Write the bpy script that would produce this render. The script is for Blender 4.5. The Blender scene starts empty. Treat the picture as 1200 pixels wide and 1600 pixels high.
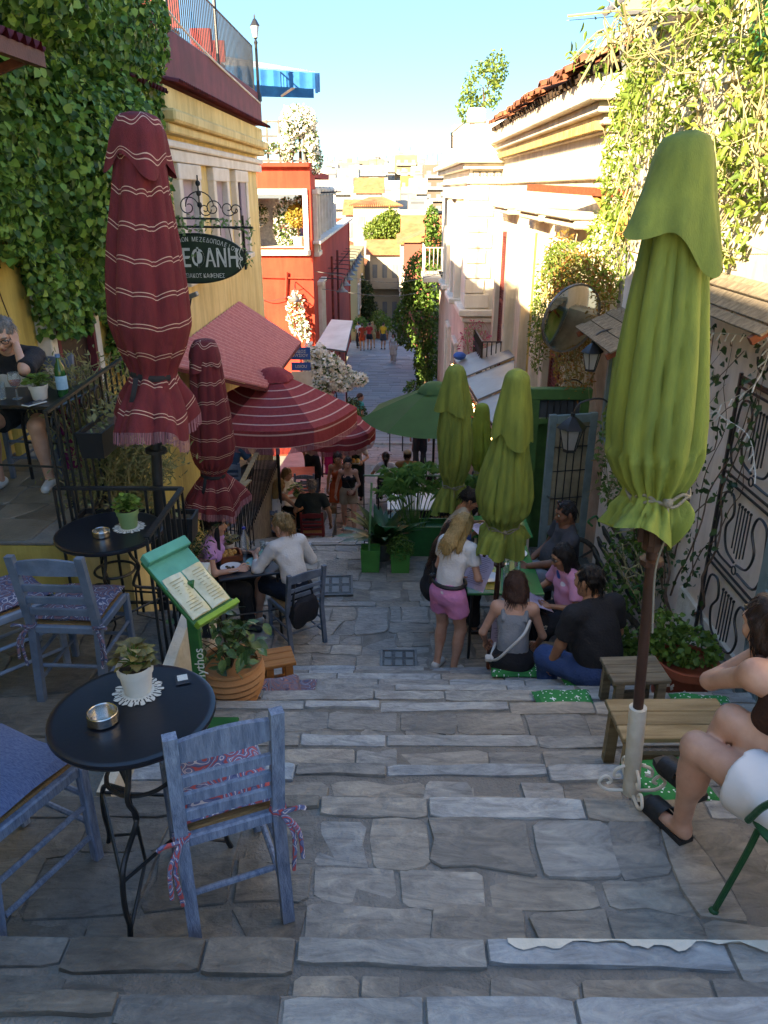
import bpy, math, random
import numpy as np
from mathutils import Vector, Matrix, Euler
R = math.radians; PI = math.pi
random.seed(7); rng = np.random.default_rng(11)
scene = bpy.context.scene
COL = scene.collection
# ---------------------------------------------------------------- camera, sky, sun, exposure
EYE = 2.28; PITCH = R(22.8); YAW = 0.0095
cam_d = bpy.data.cameras.new('camera'); cam = bpy.data.objects.new('camera', cam_d); COL.objects.link(cam)
cam.location = (0, 0, EYE); cam.rotation_euler = (PI/2 - PITCH, 0, YAW)
cam_d.sensor_fit = 'HORIZONTAL'; cam_d.sensor_width = 36; cam_d.lens = 36; cam_d.clip_start = .05; cam_d.clip_end = 3000
scene.camera = cam
SUN_EL, SUN_AZ = R(25), R(215)            # low sun behind and to the left of the camera
world = bpy.data.worlds.new('World'); scene.world = world; world.use_nodes = True
wn = world.node_tree; bg = wn.nodes['Background']
sky = wn.nodes.new('ShaderNodeTexSky'); sky.sky_type = 'NISHITA'; sky.sun_disc = False
sky.sun_elevation = SUN_EL; sky.sun_rotation = SUN_AZ; sky.air_density = .8; sky.dust_density = 1.6; sky.ozone_density = 5
# the phone's tone mapping evens out the sky: compress its brightness over the whole dome alike
sep = wn.nodes.new('ShaderNodeSeparateColor'); sep.mode = 'HSV'; cmb = wn.nodes.new('ShaderNodeCombineColor'); cmb.mode = 'HSV'
pw = wn.nodes.new('ShaderNodeMath'); pw.operation = 'POWER'; pw.inputs[1].default_value = .3
hu = wn.nodes.new('ShaderNodeMath'); hu.operation = 'ADD'; hu.inputs[1].default_value = .0
wn.links.new(sky.outputs[0], sep.inputs[0]); wn.links.new(sep.outputs[0], hu.inputs[0]); wn.links.new(hu.outputs[0], cmb.inputs[0]); mn = wn.nodes.new('ShaderNodeMath'); mn.operation = 'MINIMUM'; mn.inputs[1].default_value = .88; sp_ = wn.nodes.new('ShaderNodeMath'); sp_.operation = 'POWER'; sp_.inputs[1].default_value = .55; wn.links.new(sep.outputs[1], sp_.inputs[0]); wn.links.new(sp_.outputs[0], mn.inputs[0]); wn.links.new(mn.outputs[0], cmb.inputs[1]); wn.links.new(sep.outputs[2], pw.inputs[0]); wn.links.new(pw.outputs[0], cmb.inputs[2])
wn.links.new(cmb.outputs[0], bg.inputs[0]); bg.inputs[1].default_value = .112
sun_d = bpy.data.lights.new('sun', 'SUN'); sun_d.energy = 2.0; sun_d.angle = R(.6); sun_d.color = (1, .95, .88)
sun = bpy.data.objects.new('sun', sun_d); COL.objects.link(sun)
sd = Vector((math.sin(SUN_AZ)*math.cos(SUN_EL), math.cos(SUN_AZ)*math.cos(SUN_EL), math.sin(SUN_EL)))
sun.rotation_euler = sd.to_track_quat('Z', 'Y').to_euler(); sun.location = (-20, -30, 25)
vs = scene.view_settings; vs.view_transform = 'Standard'; vs.look = 'None'; vs.gamma = 1; vs.use_curve_mapping = False
vs.exposure = 3.75
vs.use_white_balance = True; vs.white_balance_temperature = 9200; vs.white_balance_tint = 10
scene.cycles.diffuse_bounces = 7; scene.cycles.max_bounces = 12
# ---------------------------------------------------------------- helpers
_cm = Euler(cam.rotation_euler).to_matrix()
def at(px, py, Y):
    d = _cm @ Vector(((px-600)/1200, (800-py)/1200, -1)); t = Y/d.y
    return Vector((d.x*t, Y, EYE + d.z*t))
def onz(px, py, z):
    d = _cm @ Vector(((px-600)/1200, (800-py)/1200, -1)); t = (z-EYE)/d.z
    return Vector((d.x*t, d.y*t, z))
def S(h):
    h = h.lstrip('#'); c = [int(h[i:i+2], 16)/255 for i in (0, 2, 4)]
    return tuple((x/12.92 if x <= .04045 else ((x+.055)/1.055)**2.4) for x in c)
def lin(c): return S(c) if isinstance(c, str) else c
_M = {}
def mat(name, c1, c2=None, scale=4., rough=.7, bump=.15, bscale=60., metal=0., rand=0., spec=.4, stretch=(1, 1, 1), emit=0., alpha=1., trans=0., coat=0., spots=(), detail=5., island=None, transl=0., stain=0.):
    """procedural surface: two tones broken up by noise, per-object value shift, fine bump"""
    if name in _M: return _M[name]
    m = bpy.data.materials.new(name); m.use_nodes = True; nt = m.node_tree; N = nt.nodes; L = nt.links
    b = N['Principled BSDF']; c1 = lin(c1); c2 = lin(c2) if c2 else tuple(x*.72 for x in c1)
    tc = N.new('ShaderNodeTexCoord'); mp = N.new('ShaderNodeMapping'); mp.inputs['Scale'].default_value = stretch
    L.new(tc.outputs['Object'], mp.inputs[0])
    oi = N.new('ShaderNodeObjectInfo')
    sh = N.new('ShaderNodeVectorMath'); sh.operation = 'MULTIPLY_ADD'; sh.inputs[1].default_value = (37, 23, 11)
    L.new(oi.outputs['Random'], sh.inputs[0]); L.new(mp.outputs[0], sh.inputs[2])
    n1 = N.new('ShaderNodeTexNoise'); n1.inputs['Scale'].default_value = scale; n1.inputs['Detail'].default_value = detail; n1.inputs['Roughness'].default_value = .62
    L.new(sh.outputs[0], n1.inputs['Vector'])
    rp = N.new('ShaderNodeValToRGB'); rp.color_ramp.elements[0].position = .32; rp.color_ramp.elements[1].position = .68
    rp.color_ramp.elements[0].color = (*c2, 1); rp.color_ramp.elements[1].color = (*c1, 1)
    L.new(n1.outputs['Fac'], rp.inputs[0]); col = rp.outputs[0]
    if island:
        ge = N.new('ShaderNodeNewGeometry'); r2 = N.new('ShaderNodeValToRGB'); cs = [lin(c) for c in island]
        e = r2.color_ramp.elements
        while len(e) < len(cs): e.new(.5)
        for i, c in enumerate(cs): e[i].position = i/(len(cs)-1); e[i].color = (*c, 1)
        L.new(ge.outputs['Random Per Island'], r2.inputs[0])
        mx = N.new('ShaderNodeMixRGB'); mx.inputs[0].default_value = .75; L.new(col, mx.inputs[1]); L.new(r2.outputs[0], mx.inputs[2]); col = mx.outputs[0]
    if stain:      # rain streaks and damp patches
        ms_ = N.new('ShaderNodeMapping'); ms_.inputs['Scale'].default_value = (3.2, 3.2, .35); L.new(tc.outputs['Object'], ms_.inputs[0]); ns = N.new('ShaderNodeTexNoise'); ns.inputs['Scale'].default_value = 1.4; ns.inputs['Detail'].default_value = 9; ns.inputs['Roughness'].default_value = .68; L.new(ms_.outputs[0], ns.inputs['Vector'])
        rs = N.new('ShaderNodeValToRGB'); rs.color_ramp.elements[0].position = .3; rs.color_ramp.elements[0].color = (1-stain, 1-stain*1.05, 1-stain*1.15, 1); rs.color_ramp.elements[1].position = .6; rs.color_ramp.elements[1].color = (1.04, 1.04, 1.04, 1); L.new(ns.outputs['Fac'], rs.inputs[0])
        mx = N.new('ShaderNodeMixRGB'); mx.blend_type = 'MULTIPLY'; mx.inputs[0].default_value = 1; L.new(col, mx.inputs[1]); L.new(rs.outputs[0], mx.inputs[2]); col = mx.outputs[0]
    for (p, r, c) in spots:
        di = N.new('ShaderNodeVectorMath'); di.operation = 'DISTANCE'; di.inputs[1].default_value = p; L.new(tc.outputs['Object'], di.inputs[0])
        ls = N.new('ShaderNodeMath'); ls.operation = 'LESS_THAN'; ls.inputs[1].default_value = r; L.new(di.outputs['Value'], ls.inputs[0])
        mx = N.new('ShaderNodeMixRGB'); L.new(ls.outputs[0], mx.inputs[0]); L.new(col, mx.inputs[1]); mx.inputs[2].default_value = (*lin(c), 1); col = mx.outputs[0]
    if rand:
        hs = N.new('ShaderNodeHueSaturation'); ma = N.new('ShaderNodeMapRange'); ma.inputs[3].default_value = 1-rand; ma.inputs[4].default_value = 1+rand
        L.new(oi.outputs['Random'], ma.inputs[0]); L.new(ma.outputs[0], hs.inputs['Value']); L.new(col, hs.inputs['Color']); col = hs.outputs[0]
    L.new(col, b.inputs['Base Color'])
    b.inputs['Roughness'].default_value = rough; b.inputs['Metallic'].default_value = metal; b.inputs['Specular IOR Level'].default_value = spec
    if coat: b.inputs['Coat Weight'].default_value = coat; b.inputs['Coat Roughness'].default_value = .1
    if trans: b.inputs['Transmission Weight'].default_value = trans; b.inputs['IOR'].default_value = 1.35
    if alpha < 1: b.inputs['Alpha'].default_value = alpha
    if emit: L.new(col, b.inputs['Emission Color']); b.inputs['Emission Strength'].default_value = emit
    if bump:
        n2 = N.new('ShaderNodeTexNoise'); n2.inputs['Scale'].default_value = bscale; n2.inputs['Detail'].default_value = 4
        L.new(sh.outputs[0], n2.inputs['Vector'])
        ad = N.new('ShaderNodeMath'); ad.operation = 'ADD'; L.new(n1.outputs['Fac'], ad.inputs[0]); L.new(n2.outputs['Fac'], ad.inputs[1])
        bp = N.new('ShaderNodeBump'); bp.inputs['Strength'].default_value = bump; bp.inputs['Distance'].default_value = .02
        L.new(ad.outputs[0], bp.inputs['Height']); L.new(bp.outputs[0], b.inputs['Normal'])
    if transl:
        t = N.new('ShaderNodeBsdfTranslucent'); L.new(col, t.inputs[0]); ms = N.new('ShaderNodeMixShader'); ms.inputs[0].default_value = transl
        L.new(b.outputs[0], ms.inputs[1]); L.new(t.outputs[0], ms.inputs[2]); L.new(ms.outputs[0], N['Material Output'].inputs[0])
    _M[name] = m; return m
def stripes(name, base, line, period, pos, width, base2=None, rough=.85, transl=0.):
    """woven cloth with thin woven stripes across the UV's v direction (v in metres)"""
    m = mat(name, base, base2, scale=3, rough=rough, bump=.5, bscale=60, transl=transl, stretch=(6, 6, 1.2)); nt = m.node_tree; N = nt.nodes; L = nt.links; b = N['Principled BSDF']
    old = b.inputs['Base Color'].links[0].from_socket
    uv = N.new('ShaderNodeUVMap'); sx = N.new('ShaderNodeSeparateXYZ'); L.new(uv.outputs[0], sx.inputs[0])
    dv = N.new('ShaderNodeMath'); dv.operation = 'DIVIDE'; dv.inputs[1].default_value = period; L.new(sx.outputs[1], dv.inputs[0])
    fr = N.new('ShaderNodeMath'); fr.operation = 'FRACT'; L.new(dv.outputs[0], fr.inputs[0]); tot = None
    for p in pos:
        c = N.new('ShaderNodeMath'); c.operation = 'COMPARE'; c.inputs[1].default_value = p; c.inputs[2].default_value = width; L.new(fr.outputs[0], c.inputs[0])
        if tot is None: tot = c
        else:
            a = N.new('ShaderNodeMath'); a.operation = 'MAXIMUM'; L.new(tot.outputs[0], a.inputs[0]); L.new(c.outputs[0], a.inputs[1]); tot = a
    mx = N.new('ShaderNodeMixRGB'); L.new(tot.outputs[0], mx.inputs[0]); L.new(old, mx.inputs[1]); mx.inputs[2].default_value = (*lin(line), 1)
    L.new(mx.outputs[0], b.inputs['Base Color'])
    for nd in N:
        if nd.type == 'BSDF_TRANSLUCENT': L.new(mx.outputs[0], nd.inputs[0])
    return m
class MB:
    """collects shapes; obj() links them as one mesh object"""
    def __init__(s): s.v = []; s.f = []; s.mi = []; s.uv = None; s.m = 0; s.T = None
    def add(s, vs, fs):
        o = len(s.v)
        if s.T is not None: vs = [s.T @ Vector(p) for p in vs]
        s.v.extend([tuple(p) for p in vs]); s.f.extend([tuple(i+o for i in f) for f in fs]); s.mi.extend([s.m]*len(fs)); return s
    def box(s, c, d, rz=0, rx=0, ry=0, ch=0.):
        hx, hy, hz = d[0]/2, d[1]/2, d[2]/2
        M = Matrix.Translation(c) @ Euler((rx, ry, rz)).to_matrix().to_4x4()
        if ch <= 0:
            vs = [M @ Vector((x*hx, y*hy, z*hz)) for x in (-1, 1) for y in (-1, 1) for z in (-1, 1)]
            return s.add(vs, [(0,1,3,2),(4,6,7,5),(0,4,5,1),(2,3,7,6),(0,2,6,4),(1,5,7,3)])
        ch = min(ch, hx*.8, hy*.8, hz*.8); vs = []; ix = {}
        for x in (-1, 1):
            for y in (-1, 1):
                for z in (-1, 1):
                    for a in range(3):
                        p = [x*(hx-ch), y*(hy-ch), z*(hz-ch)]; p[a] = (x, y, z)[a]*(hx, hy, hz)[a]
                        ix[x, y, z, a] = len(vs); vs.append(M @ Vector(p))
        fs = []
        for a in range(3):
            b, c2 = (a+1) % 3, (a+2) % 3
            for sg in (-1, 1):
                q = []
                for (u, w) in ((-1,-1),(1,-1),(1,1),(-1,1)):
                    k = [0,0,0]; k[a] = sg; k[b] = u; k[c2] = w; q.append(ix[k[0],k[1],k[2],a])
                fs.append(tuple(q) if sg > 0 else tuple(q[::-1]))
            for u in (-1, 1):
                for w in (-1, 1):
                    k1 = [0,0,0]; k1[a] = -1; k1[b] = u; k1[c2] = w; k2 = list(k1); k2[a] = 1
                    q = (ix[(*k1, b)], ix[(*k2, b)], ix[(*k2, c2)], ix[(*k1, c2)])
                    fs.append(q if u*w < 0 else q[::-1])
        for x in (-1, 1):
            for y in (-1, 1):
                for z in (-1, 1):
                    q = (ix[x,y,z,0], ix[x,y,z,1], ix[x,y,z,2]); fs.append(q if x*y*z > 0 else q[::-1])
        return s.add(vs, fs)
    def tube(s, pts, r, n=8, cap=True, flat=None):
        pts = [Vector(p) for p in pts]; k = len(pts); rr = [r]*k if not hasattr(r, '__len__') else r
        t0 = (pts[1]-pts[0]).normalized(); u = t0.orthogonal().normalized() if flat is None else (Vector(flat)-t0*Vector(flat).dot(t0)).normalized(); vs = []
        for i, p in enumerate(pts):
            t = (pts[min(i+1, k-1)]-pts[max(i-1, 0)]).normalized(); u = (u-t*u.dot(t)).normalized(); w = t.cross(u)
            for j in range(n):
                a = 2*PI*j/n; vs.append(p+(u*math.cos(a)+w*math.sin(a))*rr[i])
        fs = [(i*n+j, i*n+(j+1) % n, (i+1)*n+(j+1) % n, (i+1)*n+j) for i in range(k-1) for j in range(n)]
        if cap: fs += [tuple(range(n))[::-1], tuple(range((k-1)*n, k*n))]
        return s.add(vs, fs)
    def bar(s, a, b, w, h, up=(0, 0, 1)):
        a, b = Vector(a), Vector(b); t = (b-a).normalized(); up = Vector(up)
        if abs(t.dot(up)) > .98: up = Vector((0, 1, 0))
        x = t.cross(up).normalized(); y = x.cross(t)
        vs = [p+x*(i*w/2)+y*(j*h/2) for p in (a, b) for i, j in ((-1,-1),(1,-1),(1,1),(-1,1))]
        return s.add(vs, [(3,2,1,0),(4,5,6,7),(0,1,5,4),(1,2,6,5),(2,3,7,6),(3,0,4,7)])
    def lathe(s, prof, c=(0, 0, 0), n=24, wob=None):
        k = len(prof); vs = []; c = Vector(c)
        for r, z in prof:
            for j in range(n):
                a = 2*PI*j/n; q = r*(1+(wob(a, z) if wob else 0)); vs.append(c+Vector((q*math.cos(a), q*math.sin(a), z)))
        fs = [(i*n+j, i*n+(j+1) % n, (i+1)*n+(j+1) % n, (i+1)*n+j) for i in range(k-1) for j in range(n)]
        if prof[0][0] > 1e-5: fs.append(tuple(range(n))[::-1])
        if prof[-1][0] > 1e-5: fs.append(tuple(range((k-1)*n, k*n)))
        return s.add(vs, fs)
    def prism(s, poly, a, b):
        """poly: 3-D points of one face; swept from offset a to offset b (vectors)"""
        n = len(poly); a, b = Vector(a), Vector(b)
        vs = [Vector(p)+a for p in poly]+[Vector(p)+b for p in poly]
        return s.add(vs, [tuple(range(n))[::-1], tuple(range(n, 2*n))]+[(i, (i+1) % n, n+(i+1) % n, n+i) for i in range(n)])
    def ell(s, c, r, n=12, k=8):
        r = (r, r, r) if not hasattr(r, '__len__') else r; c = Vector(c)
        vs = [c+Vector((0, 0, -r[2]))]
        for i in range(1, k):
            b = -PI/2+PI*i/k
            vs += [c+Vector((r[0]*math.cos(b)*math.cos(2*PI*j/n), r[1]*math.cos(b)*math.sin(2*PI*j/n), r[2]*math.sin(b))) for j in range(n)]
        vs.append(c+Vector((0, 0, r[2]))); e = len(vs)-1
        fs = [(0, 1+(j+1) % n, 1+j) for j in range(n)]
        fs += [(1+i*n+j, 1+i*n+(j+1) % n, 1+(i+1)*n+(j+1) % n, 1+(i+1)*n+j) for i in range(k-2) for j in range(n)]
        fs += [(1+(k-2)*n+j, 1+(k-2)*n+(j+1) % n, e) for j in range(n)]
        return s.add(vs, fs)
    def grid(s, fn, nu, nv, uvfn=None, closed=False):
        """surface fn(u,v); u,v in 0..1"""
        o = len(s.v); cu = nu if closed else nu+1
        vs = [fn(i/nu, j/nv) for j in range(nv+1) for i in range(cu)]
        fs = [(j*cu+i, j*cu+(i+1) % cu, (j+1)*cu+(i+1) % cu, (j+1)*cu+i) for j in range(nv) for i in range(nu)]
        if uvfn:
            if s.uv is None: s.uv = {}
            fo = len(s.f)
            for q in range(len(fs)):
                j, i = divmod(q, nu)
                s.uv[fo+q] = [uvfn(i/nu, j/nv), uvfn((i+1)/nu, j/nv), uvfn((i+1)/nu, (j+1)/nv), uvfn(i/nu, (j+1)/nv)]
        return s.add(vs, fs)
    def mesh(s, name, mats=(), smooth=True, ang=35):
        me = bpy.data.meshes.new(name); me.from_pydata(s.v, [], s.f)
        for m in (mats if isinstance(mats, (list, tuple)) else [mats]): me.materials.append(m)
        if max(s.mi, default=0): me.polygons.foreach_set('material_index', s.mi)
        if s.uv:
            ul = me.uv_layers.new(name='UVMap')
            for fi, q in s.uv.items():
                ls = me.polygons[fi].loop_start
                for k, c in enumerate(q): ul.data[ls+k].uv = c
        if smooth: me.polygons.foreach_set('use_smooth', [True]*len(me.polygons)); me.set_sharp_from_angle(angle=R(ang))
        me.update(); return me
    def obj(s, name, mats, parent=None, smooth=True, ang=35, **tg):
        return link(name, s.mesh(name, mats, smooth, ang), parent, **tg)
def link(name, me, parent=None, **tg):
    o = bpy.data.objects.new(name, me); COL.objects.link(o)
    if parent: o.parent = parent
    return tag(o, **tg)
def tag(o, label=None, cat=None, group=None, kind=None):
    if label: o['label'] = label
    if cat: o['category'] = cat
    if group: o['group'] = group
    if kind: o['kind'] = kind
    return o
def thing(name, label, cat, loc=(0, 0, 0), rz=0., group=None):
    o = bpy.data.objects.new(name, None); COL.objects.link(o); o.location = loc; o.rotation_euler = (0, 0, rz); o.empty_display_size = .1
    return tag(o, label, cat, group)
def kids(o): return [c for c in bpy.data.objects if c.parent == o] if False else list(o.children)
def dup(o, loc, rz=0., label=None, parent=None, scale=None):
    c = o.copy(); COL.objects.link(c)
    if parent is not None: c.parent = parent
    else:
        c.location = loc; c.rotation_euler = (0, 0, rz)
        if label: c['label'] = label
        if scale: c.scale = (scale,)*3
    for ch in o.children: dup(ch, None, parent=c)
    return c
def leafmesh(name, P, size, mat_, parent=None, nrm=None, aspect=.55, droop=.3, tag_=None, fold=.25, scat=.45):
    """one mesh of folded leaf blades at points P"""
    P = np.asarray(P, float); n = len(P); size = np.broadcast_to(np.asarray(size, float), (n,)) * rng.uniform(.65, 1.3, n)
    d = rng.normal(size=(n, 3)); d[:, 2] -= droop*1.5
    if nrm is not None:
        nv = np.asarray(nrm, float)+rng.normal(size=(n, 3))*scat; nv /= np.linalg.norm(nv, axis=1)[:, None]
        d -= nv*(d*nv).sum(1)[:, None]
    else: nv = None
    d /= np.linalg.norm(d, axis=1)[:, None]
    if nv is None:
        nv = rng.normal(size=(n, 3)); nv[:, 2] += .8
        nv -= d*(nv*d).sum(1)[:, None]; nv /= np.linalg.norm(nv, axis=1)[:, None]
    w = np.cross(d, nv); L = size[:, None]
    V = np.empty((n, 6, 3)); V[:, 0] = P; V[:, 3] = P+d*L-nv*L*.12
    V[:, 1] = P+d*L*.3+w*L*aspect*.5+nv*L*fold*.3; V[:, 2] = P+d*L*.68+w*L*aspect*.36+nv*L*fold*.2
    V[:, 5] = P+d*L*.3-w*L*aspect*.5+nv*L*fold*.3; V[:, 4] = P+d*L*.68-w*L*aspect*.36+nv*L*fold*.2
    me = bpy.data.meshes.new(name); me.vertices.add(n*6); me.vertices.foreach_set('co', V.ravel())
    me.loops.add(n*8); me.polygons.add(n*2)
    b = (np.arange(n)*6)[:, None]; q = np.concatenate([b+np.array([[0, 1, 2, 3]]), b+np.array([[0, 3, 4, 5]])], 1).ravel()
    me.loops.foreach_set('vertex_index', q); me.polygons.foreach_set('loop_start', np.arange(n*2)*4); me.polygons.foreach_set('loop_total', np.full(n*2, 4))
    me.materials.append(mat_); me.update(calc_edges=True); me.validate()
    return link(name, me, parent, **(tag_ or {}))
def blob(c, r, n, shell=.5):
    """points in a lumpy ellipsoid, denser to the outside"""
    u = rng.normal(size=(n, 3)); u /= np.linalg.norm(u, axis=1)[:, None]
    k = rng.uniform(0, 1, n)**(1/3.); k = shell+(1-shell)*k
    return np.asarray(c)+u*np.asarray(r)*k[:, None]
_txt = {}
def text_mesh(s, size, mat_, name, parent, M, depth=.004, align='CENTER', bold=0.):
    cu = bpy.data.curves.new('t', 'FONT'); cu.body = s; cu.size = size; cu.extrude = depth; cu.align_x = align; cu.align_y = 'CENTER'; cu.offset = bold
    o = bpy.data.objects.new('t', cu); COL.objects.link(o); dg = bpy.context.evaluated_depsgraph_get()
    me = bpy.data.meshes.new_from_object(o.evaluated_get(dg)); bpy.data.objects.remove(o); me.name = name; me.transform(M)
    me.materials.clear(); me.materials.append(mat_)
    return link(name, me, parent)
def catmull(pts, n=6):
    pts = [Vector(p) for p in pts]; q = [pts[0]*2-pts[1]]+pts+[pts[-1]*2-pts[-2]]; out = []
    for i in range(1, len(q)-2):
        a, b, c, d = q[i-1:i+3]
        for k in range(n):
            t = k/n; out.append(.5*((2*b)+(c-a)*t+(2*a-5*b+4*c-d)*t*t+(3*b-a-3*c+d)*t**3))
    return out+[pts[-1]]
# ---------------------------------------------------------------- setting: ground, stairs, street
def stone_mat(name, c1, c2, blue):
    m = mat(name, c1, c2, scale=2.2, rough=.52, bump=1., bscale=34, rand=.2, spec=.5, detail=9)
    nt = m.node_tree; N = nt.nodes; L = nt.links; b = N['Principled BSDF']; old = b.inputs['Base Color'].links[0].from_socket
    oi = N.new('ShaderNodeObjectInfo'); mr = N.new('ShaderNodeMath'); mr.operation = 'MULTIPLY'; mr.inputs[1].default_value = 7.31; L.new(oi.outputs['Random'], mr.inputs[0])
    fr = N.new('ShaderNodeMath'); fr.operation = 'FRACT'; L.new(mr.outputs[0], fr.inputs[0])
    rp = N.new('ShaderNodeValToRGB'); e = rp.color_ramp.elements; e.new(.5)
    for k, c in enumerate(((1.07, 1.02, .95, 1), (1, 1, .99, 1), (.92, .99, 1.06, 1) if not blue else (.86, .99, 1.12, 1))): e[k].position = k*.5; e[k].color = c
    L.new(fr.outputs[0], rp.inputs[0]); mx = N.new('ShaderNodeMixRGB'); mx.blend_type = 'MULTIPLY'; mx.inputs[0].default_value = 1; L.new(old, mx.inputs[1]); L.new(rp.outputs[0], mx.inputs[2])
    # pale worn mineral veins and dark pits
    tc = N.new('ShaderNodeTexCoord'); mp = N.new('ShaderNodeMapping'); mp.inputs['Scale'].default_value = (3, 9, 9); mp.inputs['Rotation'].default_value = (0, 0, .5); L.new(tc.outputs['Object'], mp.inputs[0])
    ad = N.new('ShaderNodeVectorMath'); ad.operation = 'ADD'; L.new(mp.outputs[0], ad.inputs[0]); L.new(oi.outputs['Location'], ad.inputs[1])
    nz = N.new('ShaderNodeTexNoise'); nz.inputs['Scale'].default_value = 1.6; nz.inputs['Detail'].default_value = 9; nz.inputs['Roughness'].default_value = .7; nz.inputs['Distortion'].default_value = 1.2; L.new(ad.outputs[0], nz.inputs['Vector'])
    r2 = N.new('ShaderNodeValToRGB'); e = r2.color_ramp.elements; e[0].position = .28; e[0].color = (.36, .36, .37, 1); e[1].position = .74; e[1].color = (1.75, 1.7, 1.6, 1); e.new(.5).color = (1, 1, 1, 1)
    L.new(nz.outputs['Fac'], r2.inputs[0]); m2 = N.new('ShaderNodeMixRGB'); m2.blend_type = 'MULTIPLY'; m2.inputs[0].default_value = .85; L.new(mx.outputs[0], m2.inputs[1]); L.new(r2.outputs[0], m2.inputs[2])
    L.new(m2.outputs[0], b.inputs['Base Color'])
    # slate layering in the relief
    for nd in N:
        if nd.type == 'BUMP':
            a = N.new('ShaderNodeMath'); a.operation = 'ADD'; src = nd.inputs['Height'].links[0].from_socket
            L.new(src, a.inputs[0]); L.new(nz.outputs['Fac'], a.inputs[1]); L.new(a.outputs[0], nd.inputs['Height']); nd.inputs['Distance'].default_value = .009
    rr = N.new('ShaderNodeMapRange'); rr.inputs[3].default_value = .38; rr.inputs[4].default_value = .8; L.new(nz.outputs['Fac'], rr.inputs[0]); L.new(rr.outputs[0], b.inputs['Roughness'])
    return m
m_stone = stone_mat('slate_grey', (.315, .282, .242), (.2, .181, .158), 0)
m_nose = stone_mat('slate_blue', (.36, .355, .338), (.24, .238, .228), 1)
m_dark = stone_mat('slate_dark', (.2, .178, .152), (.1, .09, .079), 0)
m_mortar = mat('mortar', (.26, .235, .205), (.155, .142, .125), scale=7, rough=.95, bump=.6, bscale=90)
m_pave = mat('far_paving', (.27, .265, .25), (.17, .17, .165), scale=2.5, rough=.7, bump=.3, bscale=9, detail=8)
TR = [(-3, .2, .8), (.2, .65, .64), (.65, 1.0, .48), (1.0, 1.373, .32), (1.373, 1.663, .16), (1.663, 2.43, 0), (2.43, 2.83, -.18), (2.83, 3.29, -.38), (3.29, 3.84, -.58),
      (3.84, 4.23, -.78), (4.23, 4.58, -.98), (4.58, 4.93, -1.18), (4.93, 5.29, -1.38), (5.29, 5.63, -1.58), (5.63, 5.96, -1.77), (5.96, 7.47, -1.94), (7.47, 9.4, -2.12)]
TR += [(9.4+.46*k, 9.4+.46*(k+1), -2.12-.2*(k+1)) for k in range(10)]      # ends at 14.0, -4.12
PR = [(14.0, -4.32), (24.2, -5.45), (24.21, -5.58), (50, -7.3), (52, -7.4), (95, -10.6), (170, -13.6), (400, -14)]
def gz(y):
    if y < 14.0:
        for a, b, z in TR:
            if a <= y < b: return z
        return .8
    return float(np.interp(y, [p[0] for p in PR], [p[1] for p in PR]))
def onground(px, py, extra=0.):
    best = None
    for k in range(4000):
        Y = 1.2+k*.02; p = at(px, py, Y)
        if p.z <= gz(Y)+extra: return Vector((p.x, Y, gz(Y)))
    return at(px, py, 50)
def stone(poly, ztop, parent, m, name='paving_stone', zf=None, th=.05, gap=.004, jit=.022, rise=None):
    poly = [Vector((x, y)) for x, y in poly]; c = sum(poly, Vector((0, 0)))/len(poly); n = len(poly); ring = []
    for i, p in enumerate(poly):
        a, b = poly[i-1], poly[(i+1) % n]; da, db = (a-p), (b-p); k = random.uniform(.01, .12)
        e = min(.05, da.length*k); f = min(.05, db.length*k); ring += [p+da.normalized()*e, p+db.normalized()*f]
        if db.length > .2:
            for t in ((.5,) if db.length < .42 else (.36, .68)): ring.append(p+db*(t+random.uniform(-.08, .08))+Vector((random.uniform(-jit, jit), random.uniform(-jit, jit))))
    out = [c+(q-c)*(1-gap/max((q-c).length, .03)) for q in ring]
    inn = [c+(q-c)*(1-(gap+random.uniform(.002, .005))/max((q-c).length, .03)) for q in ring]
    r = random.uniform(-.006, .008) if rise is None else rise; tx, ty = random.gauss(0, .011), random.gauss(0, .011)
    zc = zf(c.y) if zf else ztop
    tw_ = random.uniform(-.05, .05)
    def Z(q, d): return (zf(q.y)-zc if zf else 0)+r+d+tx*(q.x-c.x)+ty*(q.y-c.y)
    k = len(ring); b = MB()
    vs = [(q.x-c.x, q.y-c.y, Z(q, random.uniform(-.003, .003))) for q in inn]+[(q.x-c.x, q.y-c.y, Z(q, -.006)) for q in out]+[(q.x-c.x, q.y-c.y, Z(q, -th)) for q in out]
    b.add(vs, [tuple(range(k))]+[(k+i, k+(i+1) % k, (i+1) % k, i) for i in range(k)]+[(2*k+i, 2*k+(i+1) % k, k+(i+1) % k, k+i) for i in range(k)])
    o = b.obj(name, m, parent, ang=25); o.location = (c.x, c.y, zc); return o
def split_row(x0, x1, lo, hi):
    xs = [x0]
    while xs[-1] < x1-lo*.7: xs.append(min(x1, xs[-1]+random.uniform(lo, hi)))
    if x1-xs[-1] < lo*.7: xs[-1] = x1
    return xs
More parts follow.
